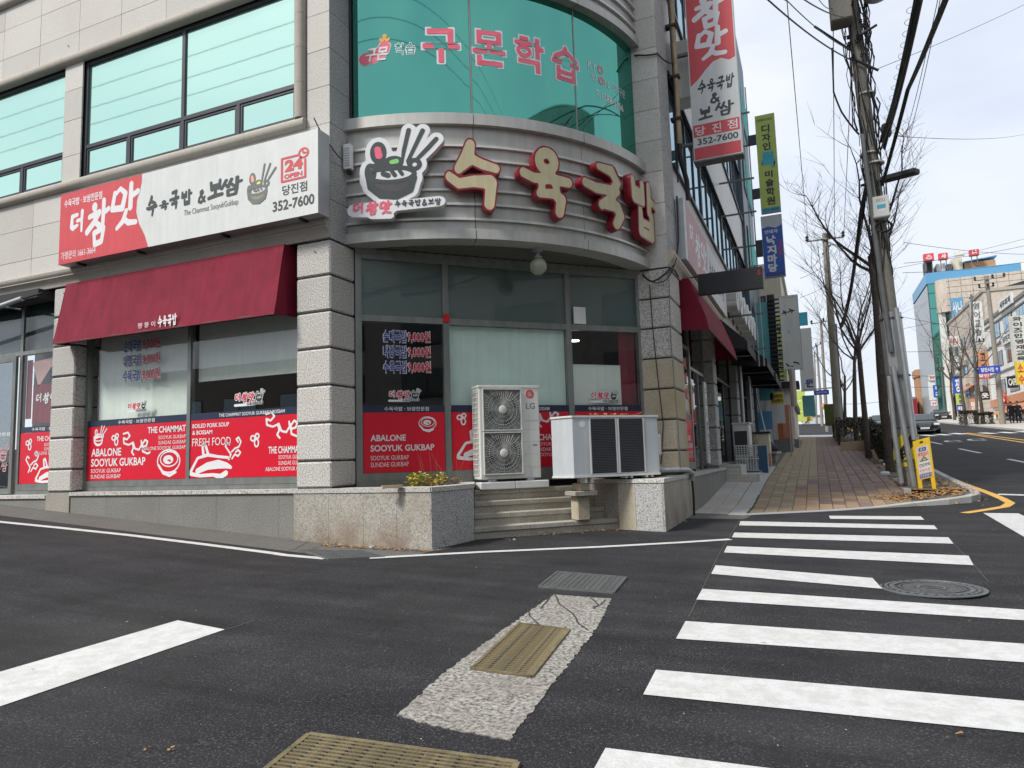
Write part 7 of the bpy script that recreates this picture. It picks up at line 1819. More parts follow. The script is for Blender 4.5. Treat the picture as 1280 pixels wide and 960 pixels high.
def fray(n, t0, t1, spread, rad_, seed):
    r = random.Random(seed); mb = MB()
    for i in range(n):
        t_ = r.uniform(t0, t1); c = pl(t_); a0 = r.random() * 6.28; pts = []
        L_ = r.uniform(.15, .6) * (t1 - t0) + .02
        for k in range(9):
            rr = .17 + spread * (.35 + .65 * math.sin(k * .8 + a0) ** 2) * (.5 + .1 * (i % 5)); a = a0 + k * (.04 + .02 * (i % 7))
            pts.append(pl(min(1, max(0, t_ + (k - 4) * L_ / 8))) + Vector((math.cos(a) * rr, -abs(math.sin(a)) * rr, 0)))
        mb.tube(pts, r.uniform(.006, rad_), 4, False)
    return mb
tag(fray(34, .62, .95, .22, .018, 3).build('wire_tangle', 'cable_black'), kind='stuff')
tag(fray(22, .88, 1.0, .5, .022, 8).build('wire_tangle', 'cable_black'), kind='stuff')
tag(fray(22, .36, .66, .07, .014, 4).build('wire_tangle', 'cable_black'), kind='stuff')
mb = MB(); r = random.Random(4)      # dark insulators and clamps round the pole
for i in range(34):
    c = pl(r.uniform(.76, .97)) + Vector((r.uniform(-.24, .24), -.2 + r.uniform(-.05, .05), 0)); mb.lathe(c, [(.02, -.05), (.045, -.03), (.03, 0), (.045, .03), (.02, .05)], 6)
tag(mb.build('clamps', 'cable_black', up), kind='stuff')
for (pa, pb2) in (((1018, 33), (1062, 62)), ((1069, 75), (1098, 88)), ((1074, 45), (1096, 31))):
    MB().tube([off_pole(*pa), off_pole(*pb2)], .03, 6).build('cross_arm', 'cable_black', up)
# second pole and the ones beyond
def far_pole(pxt, pyt, pxb, pyb, r0, r1, label, arm=None, D=None, mat='pole_concrete'):
    b = on_ground(pxb, pyb, .1) if D is None else at_d(pxb, pyb, D)
    b = Vector((b.x, b.y, G(b.x, b.y)))
    t = at_y(pxt, pyt, b.y)
    o = thing('utility_pole', b, label, 'utility pole')
    MB().tube([b, t], [r0, r1], 12).build('shaft', mat, o, True)
    if arm:
        for (x0, y0, x1, y1) in arm:
            MB().tube([at_y(x0, y0, b.y - .2), at_y(x1, y1, b.y - .2)], .05, 6).build('cross_arm', mat, o)
            for f_ in (.02, .6, .98):
                c = at_y(x0 + (x1 - x0) * f_, y0 + (y1 - y0) * f_, b.y - .2); MB().lathe(c, [(.05, 0), (.11, .08), (.05, .16), (.11, .24), (.03, .34)], 8).build('insulator', 'cable_black', o)
    return o, b
p2, b2 = far_pole(1031, 292, 1050, 553, .24, .15, 'second concrete utility pole along the pavement with three black insulators on top', [(1008, 302, 1055, 296)])
MB().tube([at_y(1028, 318, b2.y), at_y(1038, 306, b2.y)], .05, 5).build('brace', 'cable_black', p2)
far_pole(1026, 400, 1035, 548, .16, .1, 'thinner utility pole just left of the second pole, with a crooked dark crossarm', [(1014, 405, 1040, 400)], D=62)
far_pole(1021, 432, 1029, 546, .18, .1, 'distant utility pole with a dark bracket at its top', [(1011, 436, 1026, 430)], D=85)
far_pole(1044, 405, 1054, 550, .13, .1, 'dark pole standing directly behind the second utility pole', None, D=50, mat='cable_black')
far_pole(1018, 440, 1022, 545, .14, .1, 'most distant thin pole left of the others', None, D=105)
MB().tube([at_y(1008, 487.5, 52), at_y(1046, 484, 52)], .05, 6).build('mast_arm', 'galv'); tag(bpy.data.objects['mast_arm'], 'horizontal mast arm over the pavement carrying the small blue street name sign', 'mast')
a, b = at_y(1017.5, 494, 51.8), at_y(1036, 487, 51.8); sn = MB().box(Fr((a.x, 51.8, a.z), (1, 0, 0), (0, 0, 1)), 0, b.x - a.x, 0, b.z - a.z, -.05, 0).build('street_name_sign', 'road_sign_blue'); tag(sn, 'small blue street name sign on the mast arm beyond the second utility pole', 'sign')
text(Fr((a.x, 51.8, a.z), (1, 0, 0), (0, 0, 1)), '당진중앙로', .12, .1, (b.x - a.x) - .12, (b.z - a.z) - .1, 'sticker_white', sn, z=.01)
# --- cables
def A(px, py, D): return at_d(px, py, D)
CB = 'cable_black'
G1 = 'overhead wires from the leaning pole to the upper left'
near = 17.3
for (a, b, r_, D0, wh) in (((1062, 74), (958, -2), .016, 12, 'lowest and thickest'), ((1062, 62), (985, 2), .010, 12, 'second lowest, thinner'), ((1064, 22), (1000, -4), .013, 12, 'third from below'), ((1040, 10), (1020, -6), .008, 12, 'uppermost')):
    e = A(*b, D0); s = A(*a, near); cable('overhead_wire', [s, e, e + (e - s) * 1.2], r_, CB, wh + ' of the black wires from the leaning pole to the upper left', 'wire', G1, sag=.015)
G2 = 'power lines running from the leaning pole to the second pole'
for (ax, ay, bx2, by2) in ((1010, 300, 981, -30), (1043, 297, 1041, -30), (1054.5, 295, 1069, -30)):
    s = A(ax, ay, b2.dot(_fw) + 0); s = at_y(ax, ay, b2.y - .2); e = A(bx2, by2, 17); cable('power_line', [s, e], .012, CB, {1010: 'leftmost', 1043: 'middle', 1054.5: 'rightmost'}[ax] + ' thin power line going up from the insulators of the second pole', 'wire', G2, sag=.004, seg=20)
G3 = 'thick bundles of black cables passing overhead'
r = random.Random(2)
for k in range(9):
    s = A(1103 + r.uniform(-3, 3), 182 + r.uniform(-6, 6), near - .2); e = A(1147 + (k % 3) * 4 - 2 + r.uniform(-1.5, 1.5), -4, 9.5)
    cable('overhead_cable', [s, e, e + (e - s) * 1.0], r.uniform(.012, .024), CB, 'black cable in the thick bundle running up from the leaning pole to the right', 'cable', G3, sag=.012 + r.uniform(-.003, .004), n=5)
for k in range(4):
    s = A(1101 + k, 232, near - .3); m_ = A(1133 + k * 1.2, 112, 13); e = A(1180 + k * 2, -3, 9)
    cable('overhead_cable', [s, m_, e, e + (e - m_)], .013, CB, 'black cable in the thinner right hand bundle running up from the leaning pole', 'cable', 'thinner right hand cable bundle', sag=.006, n=5)
for k, (sy_, ey_) in enumerate(((150, 0), (158, -4))):
    s = A(1118 + k * 4, sy_ + 60, near - .3); e = A(1173 + k * 3, -4, 9); cable('overhead_cable', [s, e, e + (e - s)], .005, CB, 'thin messenger wire beside the thinner right hand cable bundle', 'wire', 'messenger wires', sag=.02)
for k in range(10):
    s = A(1077 + r.uniform(-2, 2), 268 + r.uniform(-8, 8), near - .1); e = at_y(1050 + r.uniform(-1.5, 1.5), 408 + r.uniform(-4, 4), b2.y - .3)
    cable('overhead_cable', [off_pole(1086 + r.uniform(-2, 2), 215, -.2), s, e], r.uniform(.014, .028), CB, 'black cable in the drooping bundle between the leaning pole and the second pole', 'cable', 'drooping cables between the two nearest poles', sag=.02 + r.uniform(-.006, .008), n=5)
cable('overhead_wire', [A(1097, 86, near), A(1290, 1, 26)], .008, CB, 'single thin wire rising from the leaning pole to the upper right corner', 'wire', sag=.004)
cable('overhead_wire', [A(1117, 170, near), A(1290, 165.5, 45)], .008, CB, 'single thin wire running level to the right from the leaning pole', 'wire', sag=.006)
cable('overhead_wire', [off_pole(1040, 60), off_pole(1042, 115), off_pole(1052, 140), off_pole(1074, 168)], .022, CB, 'thick black service cable drooping on the left of the leaning pole', 'cable', sag=.05)
cable('overhead_wire', [off_pole(1063, 78), off_pole(1066, 160), off_pole(1072, 167)], .014, CB, 'short black cable hanging close to the left of the leaning pole', 'cable', sag=.03)
cable('overhead_wire', [A(1078, 75, near), A(1094, 105, near - .2), A(1092, 150, near - .2)], .014, CB, 'black cable loop on the right of the leaning pole near its top', 'cable', sag=-.08)
mb = MB()
for k in range(14):     # small rings along the bundles
    t_ = k / 14; c = A(1103 + 44 * t_, 182 - 186 * t_, near - .2 - (near - 9.7) * t_) - Z * (.012 * 4 * t_ * (1 - t_) * 9)
    mb.tube([c + Vector((.06 * math.cos(a_ * .6) * 1.2 - .04, .06 * math.sin(a_ * .6) * .3, .06 * math.sin(a_ * .6))) for a_ in range(11)], .004, 4, False)
tag(mb.build('cable_rings', CB), kind='stuff')
G4 = 'distant wires over the street'
for k, (x0, y0, x1, y1) in enumerate(((1130, 303, 1290, 318), (1130, 329, 1290, 305), (1128, 341, 1290, 326), (1128, 396, 1290, 420), (1000, 348, 1032, 330), (1000, 372, 1040, 352), (1125, 440, 1290, 428), (1000, 436, 1030, 448), (1000, 462, 1034, 440), (1122, 468, 1290, 470), (995, 415, 1050, 430), (1058, 505, 1120, 498), (1000, 497, 1020, 500), (1125, 484, 1290, 476), (1040, 350, 1290, 296), (1060, 420, 1160, 404))):
    cable('distant_wire', [A(x0, y0, 46 + k), A(x1, y1, 60 + k)], .016, CB, 'thin distant wire crossing above the street', 'wire', G4, sag=.008, n=4)
G5 = 'wires over the side street, reflected in the upper windows'
for k, (yy, zz) in enumerate(((2.6, 13.6), (2.9, 12.7), (3.1, 12.0))):
    cable('street_wire', [(-60, yy, zz + .8), (-20, yy, zz), (9, yy, zz + .3)], .009, CB, 'black wire strung along the side street above the camera', 'wire', G5, sag=.006, n=5)
for k in range(5):
    cable('street_wire', [(4 + k, -14 + k, 9 + k * 1.4), (9 + k * .6, 12, 11 + k)], .02, CB, 'black wire strung along the side street above the camera', 'wire', G5, sag=.02, n=5)

# ================================================================== WARNING BOARD BY THE POLE
asn = thing('folding_sign', at_d(1158, 617, 15.4), 'bright yellow folding plastic warning board leaning by the leaning utility pole', 'sign')
D_ = 15.5
a, b, c = at_d(1149, 616.5, D_), at_d(1170.5, 611.5, D_ - .2), at_d(1140.5, 552, D_ + .1)
F = Fr(a, b - a, Z); F.u = (c - a).normalized(); F.n = F.r.cross(F.u).normalized(); bw, bh = (b - a).length, (c - a).length
mb = MB()
for (x0, x1, y0, y1) in ((0, bw, bh * .24, bh), (0, bw * .24, 0, bh * .239), (bw * .76, bw, 0, bh * .239)): mb.cbox(F, x0, x1, y0, y1, -.035, 0, .006)
mb.build('front_board', 'yellow_plastic', asn)
F2 = Fr(F.p(-.045, 0, -.25), F.r, F.u); F2.u = (F.p(-.005, bh, -.04) - F.p(-.045, 0, -.25)).normalized(); F2.n = F2.r.cross(F2.u)
mb = MB()
for (x0, x1, y0, y1) in ((0, bw, bh * .24, bh), (0, bw * .24, 0, bh * .239), (bw * .76, bw, 0, bh * .239)): mb.cbox(F2, x0, x1, y0, y1, -.035, 0, .006)
mb.build('back_board', 'yellow_plastic', asn)
MB().box(F, bw * .40, bw * .60, bh * .925, bh * .965, .0, .004).build('hand_hole', 'ac_dark', asn)
MB().box(F, bw * .14, bw * .88, bh * .26, bh * .87, .0005, .003).build('paper', 'cream_wall', asn)
MB().box(F, bw * .16, bw * .86, bh * .27, bh * .34, .0035, .005).build('blue_strip', 'ink_blue', asn); MB().box(F, bw * .3, bw * .72, bh * .77, bh * .84, .0035, .005).build('blue_oval', 'ink_blue', asn)
MB().box(F, bw * .18, bw * .84, bh * .36, bh * .56, .0032, .0045).build('white_box', 'sticker_white', asn)
text(F, '경고', bw * .36, bh * .78, bw * .66, bh * .83, 'sticker_white', asn, z=.006); text(F, '주차금지', bw * .2, bh * .67, bw * .82, bh * .75, 'ink_red', asn, z=.004, bold=.03)
text(F, '견인지역', bw * .2, bh * .47, bw * .82, bh * .54, 'ink_dark', asn, z=.006, bold=.03); text(F, '위반차량', bw * .2, bh * .37, bw * .82, bh * .44, 'ink_red', asn, z=.006, bold=.01); text(F, '당진경찰서', bw * .2, bh * .28, bw * .82, bh * .33, 'sticker_white', asn, z=.006)
mb = MB(); put_blob(mb, F, 'towcar', [S((0, 10, 5), (90, 10, 5)), S((20, 20, 6), (36, 40, 6), (60, 40, 6), (74, 22, 6)), S((40, 52, 4), (52, 58, 5))], bw * .3, bh * .575, bw * .45 / 90, z=.004); mb.build('drawing', 'ink_dark', asn, recalc=False)

# ================================================================== BARE TREES, HEDGES
def bare_tree(base, pts, r0, seed, label, limbs=5, spread=1.0, twigs=9, h=4.5, cat='tree', group=None, mat='bark'):
    r = random.Random(seed); t = thing('bare_tree', base, label, cat, group)
    P = [Vector(p) for p in pts]; n = len(P)
    MB().tube(P, [r0 * (1 - .45 * i / (n - 1)) * (1 + .06 * r.uniform(-1, 1)) for i in range(n)], 10).build('trunk', mat, t, True)
    for k in range(limbs):
        st = P[-1].lerp(P[-2], r.uniform(0, .55)) if k < limbs - 1 else P[-1]
        az = 2 * math.pi * k / limbs + r.uniform(-.5, .5); el = r.uniform(.5, 1.2)
        d = Vector((math.cos(az) * math.cos(el), math.sin(az) * math.cos(el), math.sin(el))); L_ = h * r.uniform(.6, 1.0) * spread
        mb = MB(); q = [st]
        for i in range(7):
            d = (d + Vector((r.uniform(-.25, .25), r.uniform(-.25, .25), .16))).normalized(); q.append(q[-1] + d * L_ / 7)
        mb.tube(q, [r0 * .30 * (1 - i / 8.0) + .005 for i in range(8)], 6, False)
        for j in range(twigs):
            i = r.randrange(1, 8); s = q[i]; dd = (q[i] - q[i - 1]).normalized(); a2 = r.random() * 6.28
            dd = (dd * .6 + Vector((math.cos(a2), math.sin(a2), r.uniform(0, .9)))).normalized(); l2 = h * r.uniform(.18, .42); w_ = [s]
            for _ in range(5):
                dd = (dd + Vector((r.uniform(-.2, .2), r.uniform(-.2, .2), .08))).normalized(); w_.append(w_[-1] + dd * l2 / 5)
            mb.tube(w_, [.010, .008, .006, .005, .004, .002], 4, False)
            for _ in range(4):
                s2 = w_[r.randrange(1, 6)]; a3 = r.random() * 6.28; d3 = (dd + Vector((math.cos(a3), math.sin(a3), r.uniform(-.1, .8)))).normalized(); l3 = l2 * r.uniform(.3, .7)
                mb.tube([s2, s2 + d3 * l3 * .5 + Z * .02, s2 + d3 * l3], [.005, .0035, .0015], 3, False)
        mb.build('limb', mat, t)
    return t
TG = 'bare street trees along the pavement'
b = on_ground(1114, 591, .12); Y = b.y
bare_tree(b, [b, at_y(1111, 560, Y), at_y(1105, 510, Y), at_y(1101, 460, Y), at_y(1098, 420, Y), at_y(1094, 370, Y), at_y(1088, 320, Y)], .15, 31, 'nearest bare street tree, its thick bent trunk directly left of the leaning utility pole', 7, 1.0, 15, 3.7)
b = on_ground(1086, 573, .12); Y = b.y
bare_tree(b, [b, at_y(1083, 540, Y), at_y(1079, 500, Y), at_y(1075, 455, Y), at_y(1073, 430, Y)], .125, 32, 'second bare street tree with its straight dark trunk, between the box and the nearest trunk', 7, 1.0, 14, 4.4)
b = on_ground(1071, 556, .12); Y = b.y
bare_tree(b, [b, at_y(1069, 520, Y), at_y(1068, 470, Y), at_y(1068, 445, Y)], .13, 33, 'third bare street tree behind the cardboard box', 6, 1.0, 13, 5.0)
b = on_ground(1057, 549, .12); Y = b.y
bare_tree(b, [b, at_y(1056, 510, Y), at_y(1056, 470, Y)], .12, 34, 'farthest bare street tree beside the foot of the second utility pole', 5, 1.0, 12, 4.5)
for k, (px, D, lab) in enumerate(((1207, 62, 'bare tree on the far side of the road, left of the blue direction sign'), (1229, 60, 'bare tree on the far side of the road, below the blue direction sign'), (1194, 78, 'bare tree on the far side of the road, in front of the beige building'))):
    b = at_d(px, 530, D); b = Vector((b.x, b.y, G(b.x, b.y))); bare_tree(b, [b, b + Z * 1.8, b + Z * 3.4 + Vector((-.1, 0, 0)), b + Z * 5], .16, 40 + k, lab, 6, 1.1, 8, 6.5)
# hedge between pavement and road
def hedge(x0, x1, y0, y1, h, n, label, seed=1, z0=.14):
    r = random.Random(seed); t = thing('hedge', ((x0 + x1) / 2, (y0 + y1) / 2, G(x0, y0)), label, 'hedge'); mb = MB()
    for i in range(n):
        x = r.uniform(x0, x1); y = r.uniform(y0, y1); u_ = r.random()
        if r.random() < .6: u_ = 1 - .12 * r.random()
        elif r.random() < .6: x = x0 + r.random() * .08 if r.random() < .5 else x1 - r.random() * .08
        z = G(x, y) + z0 + u_ * h * (1 + .12 * math.sin(y * 1.7) + .06 * math.sin(y * 5.1 + x * 3)); l_ = r.uniform(.03, .075)
        t2 = r.random() * 6.28; uu = Vector((math.cos(t2), math.sin(t2), r.uniform(-.8, .8))) * l_; vv = Vector((-math.sin(t2), math.cos(t2), r.uniform(-.8, .8))) * l_ * .5; p = Vector((x, y, z))
        mb.add([p - uu, p - vv, p + uu, p + vv], [(0, 1, 2, 3)])
    tag(mb.build('foliage', 'hedge_leaf', t, recalc=False), kind='stuff')
    mb = MB()
    for i in range(int((y1 - y0) * 6)):
        x = r.uniform(x0, x1); y = r.uniform(y0, y1); p = Vector((x, y, G(x, y) + z0)); mb.tube([p, p + Vector((r.uniform(-.1, .1), r.uniform(-.1, .1), h * .9))], [.012, .004], 4)
    tag(mb.build('stems', 'twig', t), kind='stuff')
hedge(1.95, 2.85, 25.2, 37.5, .95, 16000, 'brownish clipped hedge behind the two nearest street trees', 1)
hedge(1.0, 2.75, 38.5, 52, 1.15, 12000, 'taller dark hedge beyond the cardboard box', 2)
for k, (px0, px1, D) in enumerate(((1203, 1222, 60), (1223, 1242, 58))):
    a, b = at_d(px0, 531, D), at_d(px1, 531, D); hedge(a.x, b.x, a.y, a.y + 1.6, 1.05, 3500, ('left' if not k else 'right') + ' half of the clipped hedge across the main road', 5 + k, .1)
# cardboard and bag
b = on_ground(1070, 564, .10)
cbx = thing('cardboard_box', b, 'flattened pale cardboard box lying at the foot of the street trees', 'box')
F = Fr(b, (1, .12, .06), Z)
MB().box(F, -.55, .5, 0, .44, -.35, -.30).build('side', 'cardboard', cbx); MB().prism([F.p(-.55, .0, -.29), F.p(.5, .0, -.29), F.p(.44, .03, .12), F.p(-.42, .02, .15)], Z * .015).build('flap', 'cardboard', cbx); MB().prism([F.p(.5, .44, -.3), F.p(.5, .0, -.3), F.p(.62, .0, .1), F.p(.60, .4, .1)], (.012, 0, 0)).build('flap', 'cardboard', cbx)
b = on_ground(1064, 556, .10) ; pbg = thing('plastic_bag', b, 'white translucent rubbish bag behind the cardboard box', 'bag')
MB().lathe(b + Vector((0, .1, .10)), [(.1, 0), (.26, .08), (.30, .22), (.24, .36), (.12, .44), (.03, .47)], 14).build('bag', 'plastic_bag', pbg, True)
b = on_ground(1095, 577, .12); MB().prism([b, b + Vector((.12, 0, 0)), b + Vector((-.02, .1, .42)), b + Vector((-.12, .1, .4))], (0, .02, 0)).build('cardboard_scrap', 'cardboard'); tag(bpy.data.objects['cardboard_scrap'], 'torn piece of cardboard standing against the hedge between two trees', 'cardboard scrap')
for px, py in ((1109, 583), (1104, 578), (1107, 594)):
    b = on_ground(px, py, .13); MB().cbox(WF, b.x - .12, b.x + .1, b.y - .08, b.y + .08, b.z - .02, b.z + .10, .03).build('paper_cup', 'sticker_white'); 
for o, wh in zip([o for o in bpy.data.objects if o.name.startswith('paper_cup')], ('behind', 'farthest behind', 'right beside')): tag(o, 'crumpled white paper litter ' + wh + ' the roots of the nearest street tree', 'litter', 'white litter under the trees')
# ================================================================== CARS
def make_car(label, paint_):
    root = thing('parked_car', (0, 0, 0), label, 'car')
    L_, Wd = 4.8, 1.86
    # stations along y (front at y=0 looking towards -y): (y, half width, bottom, belt height, roof half width, roof height)
    st = [(-.02, .60, .32, .62), (.10, .80, .22, .72), (.45, .90, .20, .82), (1.0, .93, .20, .92), (1.6, .93, .20, .98), (3.4, .93, .20, 1.02), (4.3, .90, .22, 1.02), (4.75, .80, .28, .95), (4.85, .66, .38, .85)]
    mb = MB(); ring_ = []
    for (y, hw, zb, zt_) in st:
        prof = [(-hw * .82, zb), (-hw * .97, zb + .10), (-hw, zb + .28), (-hw * .97, zt_ - .14), (-hw * .88, zt_ - .03), (-hw * .55, zt_ + .02), (0, zt_ + .035), (hw * .55, zt_ + .02), (hw * .88, zt_ - .03), (hw * .97, zt_ - .14), (hw, zb + .28), (hw * .97, zb + .10), (hw * .82, zb)]
        ring_.append([(x, y, z) for x, z in prof])
    n = len(ring_[0]); vs = [p for rr in ring_ for p in rr]; fs = []
    for i in range(len(ring_) - 1):
        for j in range(n): fs.append((i * n + j, i * n + (j + 1) % n, (i + 1) * n + (j + 1) % n, (i + 1) * n + j))
    fs += [tuple(range(n)), tuple(range((len(ring_) - 1) * n, len(ring_) * n))[::-1]]
    mb.add(vs, fs); mb.build('body', paint_, root, True, at=(0, 0, 0))
    # greenhouse
    gh = [(1.25, .80, .96), (1.95, .66, 1.40), (2.6, .64, 1.46), (3.2, .64, 1.43), (4.1, .74, 1.02)]
    mb = MB(); rr = []
    for (y, hw, z) in gh: rr.append([(-hw - .1 * (1.46 - z) * .8, y, min(z, .95)), (-hw, y, z - .04), (-hw * .7, y, z), (hw * .7, y, z), (hw, y, z - .04), (hw + .1 * (1.46 - z) * .8, y, min(z, .95))])
    n = 6; vs = [p for q in rr for p in q]; fs = [(i * n + j, i * n + j + 1, (i + 1) * n + j + 1, (i + 1) * n + j) for i in range(len(rr) - 1) for j in range(n - 1)]
    mb.add(vs, fs); mb.build('cabin', paint_, root, True, at=(0, 0, 0))
    MB().prism([(-.72, 1.30, 1.0), (.72, 1.30, 1.0), (.60, 1.90, 1.39), (-.60, 1.90, 1.39)], (0, -.012, .010)).build('windscreen', 'car_glass', root)
    for s in (-1, 1):
        MB().prism([(s * .845, 1.5, 1.0), (s * .845, 3.8, 1.03), (s * .72, 3.1, 1.36), (s * .70, 2.05, 1.38)], (s * .012, 0, .0)).build('side_window', 'car_glass', root)
        hl = MB().cbox(WF, s * .70 - .17, s * .70 + .17, .0, .20, .58, .74, .03).build('headlight', 'lamp_glass', root)
        MB().cbox(WF, s * .98 - .10, s * .98 + .10, 1.45, 1.58, .96, 1.09, .03).build('mirror', paint_, root)
        MB().box(WF, s * .60 - .14, s * .60 + .14, -.035, .02, .30, .38).build('fog_light', 'ac_dark', root)
        for y in (.86, 3.85):
            w_ = MB().lathe((s * .72, y, .33), [(.30, -.0), (.33, .03), (.33, .19), (.30, .22)], 22, axis=(s, 0, 0)).build('wheel', 'tyre', root, True)
            MB().lathe((s * .72, y, .33), [(.20, .218), (.20, .228), (.06, .235)], 14, axis=(s, 0, 0)).build('rim', 'chrome', w_)
    MB().box(WF, -.34, .34, -.045, .05, .50, .70).build('grille', 'ac_dark', root)
    mb = MB(); [mb.box(WF, -.33 + k * .066, -.315 + k * .066, -.055, -.044, .51, .69) for k in range(11)]; mb.box(WF, -.36, .36, -.056, -.043, .70, .725); mb.build('chrome_trim', 'chrome', root)
    np_ = MB().box(WF, -.26, .26, -.062, -.04, .36, .47).build('number_plate', 'sticker_white', root)
    text(Fr((0, -.063, 0), (1, 0, 0), (0, 0, 1)), '35가 2417', -.22, .385, .22, .445, 'ink_dark', np_, z=.002)
    MB().box(WF, -.62, .62, -.04, .05, .22, .29).build('lower_intake', 'ac_dark', root)
    return root
def kids(o): return [c for c in bpy.data.objects if c.parent == o]
def place(root, loc, rz):
    root.location = loc; root.rotation_euler = (0, 0, rz)
car = make_car('black saloon car coming towards the camera, right of the leaning utility pole', 'car_black')
p = on_ground(1157, 543); place(car, (p.x, p.y, p.z), math.radians(-3))
car['label'] = 'black saloon car coming towards the camera, right of the leaning utility pole'
car2 = make_car('grey car', 'car_silver'); p = on_ground(1103, 540); place(car2, (p.x + .0, p.y, p.z), math.radians(-3)); car2['label'] = 'dark silver car behind the hedge and the nearest tree trunk'
car3 = make_car('dark car', 'car_black'); p = at_d(1180, 520, 84); place(car3, (p.x, p.y, G(p.x, p.y)), math.radians(4)); car3['label'] = 'distant dark car behind the black saloon, near the white roadside shop sign'
for c in (car, car2, car3): c['group'] = 'cars on the main road'
# ================================================================== PEOPLE
def person(x, y, rz, label, seed):
    z = G(x, y) + .10
    t = thing('person', (0, 0, 0), label, 'person')
    J = [((0, 0, .93), .155), ((0, 0, 1.12), .15), ((0, .0, 1.34), .185), ((0, .0, 1.47), .09), ((0, -.01, 1.53), .058), ((0, -.015, 1.60), .085), ((0, -.02, 1.68), .095), ((0, -.01, 1.74), .07)]
    V = [j[0] for j in J]; R_ = [j[1] for j in J]; E_ = [(i, i + 1) for i in range(7)]
    def chain(start, pts):
        k = start
        for (c, r_) in pts: V.append(c); R_.append(r_); E_.append((k, len(V) - 1)); k = len(V) - 1
        return k
    st_ = .12 if seed % 2 else -.10
    for s in (-1, 1):
        f = st_ * s
        chain(0, [((s * .10, 0, .86), .11), ((s * .11, -f * .5, .50), .075), ((s * .11, f * .5, .10), .050), ((s * .12, f * .5 - .13, .04), .040)])
        k = chain(2, [((s * .20, 0, 1.40), .075), ((s * .255, .02, 1.14), .058), ((s * .26, -.05 + f * .4, .90), .042), ((s * .255, -.07 + f * .4, .82), .032)])
        for q in range(4): chain(k, [((s * (.25 + .004 * q), -.085 + q * .014 + f * .4, .765), .010), ((s * (.245 + .004 * q), -.09 + q * .014 + f * .4, .725), .008)])
        chain(k, [((s * .235, -.10 + f * .4, .79), .010), ((s * .225, -.115 + f * .4, .765), .008)])
    me = bpy.data.meshes.new('body'); me.from_pydata(V, E_, []); o = bpy.data.objects.new('body', me); COL.objects.link(o)
    sk = o.modifiers.new('Skin', 'SKIN'); 
    for i, v in enumerate(me.skin_vertices[0].data): v.radius = (R_[i], R_[i] * (.72 if 0 <= i <= 2 else 1)); 
    me.skin_vertices[0].data[0].use_root = True
    o.modifiers.new('Sub', 'SUBSURF').levels = 1
    bpy.context.view_layer.update()
    m2 = bpy.data.meshes.new_from_object(o.evaluated_get(bpy.context.evaluated_depsgraph_get())); bpy.data.objects.remove(o); m2.name = 'body'
    for mn in ('coat_dark', 'skin'): m2.materials.append(M[mn])
    for pg in m2.polygons: pg.use_smooth = True; pg.material_index = 1 if (pg.center.z > 1.51 or (pg.center.z < .86 and abs(pg.center.x) > .2)) else 0
    ob = link('body', m2, t)
    MB().lathe((0, .005, 1.66), [(.098, .0), (.106, .05), (.10, .10), (.06, .14), (.01, .15)], 14).build('hair', 'hair', t, True)
    MB().lathe((0, -.105, 1.63), [(.014, 0), (.010, .03), (.002, .05)], 6).build('nose', 'skin', t, True)
    for s in (-1, 1): MB().lathe((s * .035, -.102, 1.67), [(.010, 0), (.010, .008)], 6, axis=(0, -1, 0)).build('eye', 'hair', t); MB().lathe((s * .094, -.01, 1.65), [(.02, -.02), (.025, 0), (.015, .025)], 6).build('ear', 'skin', t, True)
    MB().box(WF, -.022, .022, -.108, -.098, 1.585, 1.592).build('mouth', 'letter_rim', t)
    MB().lathe((0, 0, .66), [(.185, 0), (.18, .15), (.17, .35), (.16, .48)], 14).build('coat_hem', 'coat_dark', t, True)
    t.location = (x, y, z); t.rotation_euler = (0, 0, rz)
for px, rz, lab, sd_ in ((1265.5, .15, 'person in a dark coat and dark trousers standing left of another, across the main road', 1), (1274, -.4, 'person in a dark coat and dark trousers standing right of another, across the main road', 2)):
    p = at_d(px, 531, 57); person(p.x, p.y, rz, lab, sd_)

# ================================================================== FAR SIDE OF THE MAIN ROAD
rsw = MB(); X_ = 11.9
y_ = [20, 35, 50, 65, 80, 95, 110, 140]
vs = []; 
for y in y_: vs += [(X_, y, G(X_, y) + .13), (40, y, G(40, y) + .13), (X_, y, G(X_, y) - .2)]
fs = [(3 * i, 3 * i + 1, 3 * i + 4, 3 * i + 3) for i in range(len(y_) - 1)] + [(3 * i + 2, 3 * i, 3 * i + 3, 3 * i + 5) for i in range(len(y_) - 1)]
rsw.add(vs, fs); tag(rsw.build('pavement', 'slab_grey', at=(0, 0, 0), recalc=False), kind='structure')
y = 50
XB = 17.5
def FW(X): return Fr((X, 0, 0), (0, -1, 0), (0, 0, 1))     # face looking to -x: x axis of the frame runs towards the camera (-y)
def blk(name, mat, x0, x1, y0, y1, z1, label, edge='white_wall', z0=0):
    t = thing(name, (x0, y0, G(x0, y0)), label, 'building')
    MB().box(WF, x0, x1, y0, y1, z0, z1).build('wall', mat, t)
    MB().box(WF, x0 - .12, x1 + .12, y0 - .12, y1 + .12, z1 + .01, z1 + .35).build('roof_edge', edge, t)
    return t
def fwin(F, par, a, b, c, d, pane='glass_far', frame='frame_dark', nx=2):
    w_ = MB().box(F, a, b, c, d, 0.003, .05).build('window', frame, par)
    dx = (b - a) / nx
    for i in range(nx): MB().box(F, a + i * dx + .06, a + (i + 1) * dx - .06, c + .06, d - .06, .052, .06).build('pane', pane, w_)
FWB = FW(XB)
zt = at_x(1243, 397, XB).z
wbld = blk('white_building', 'white_wall', XB, 34, 60, 89.6, zt, 'white three storey building with black roof line and signs at the right edge', 'grey_wall')
gf = 5.9
zA = [G(XB, 65) + .1 + k * ((zt - G(XB, 65)) / 4) for k in range(5)]
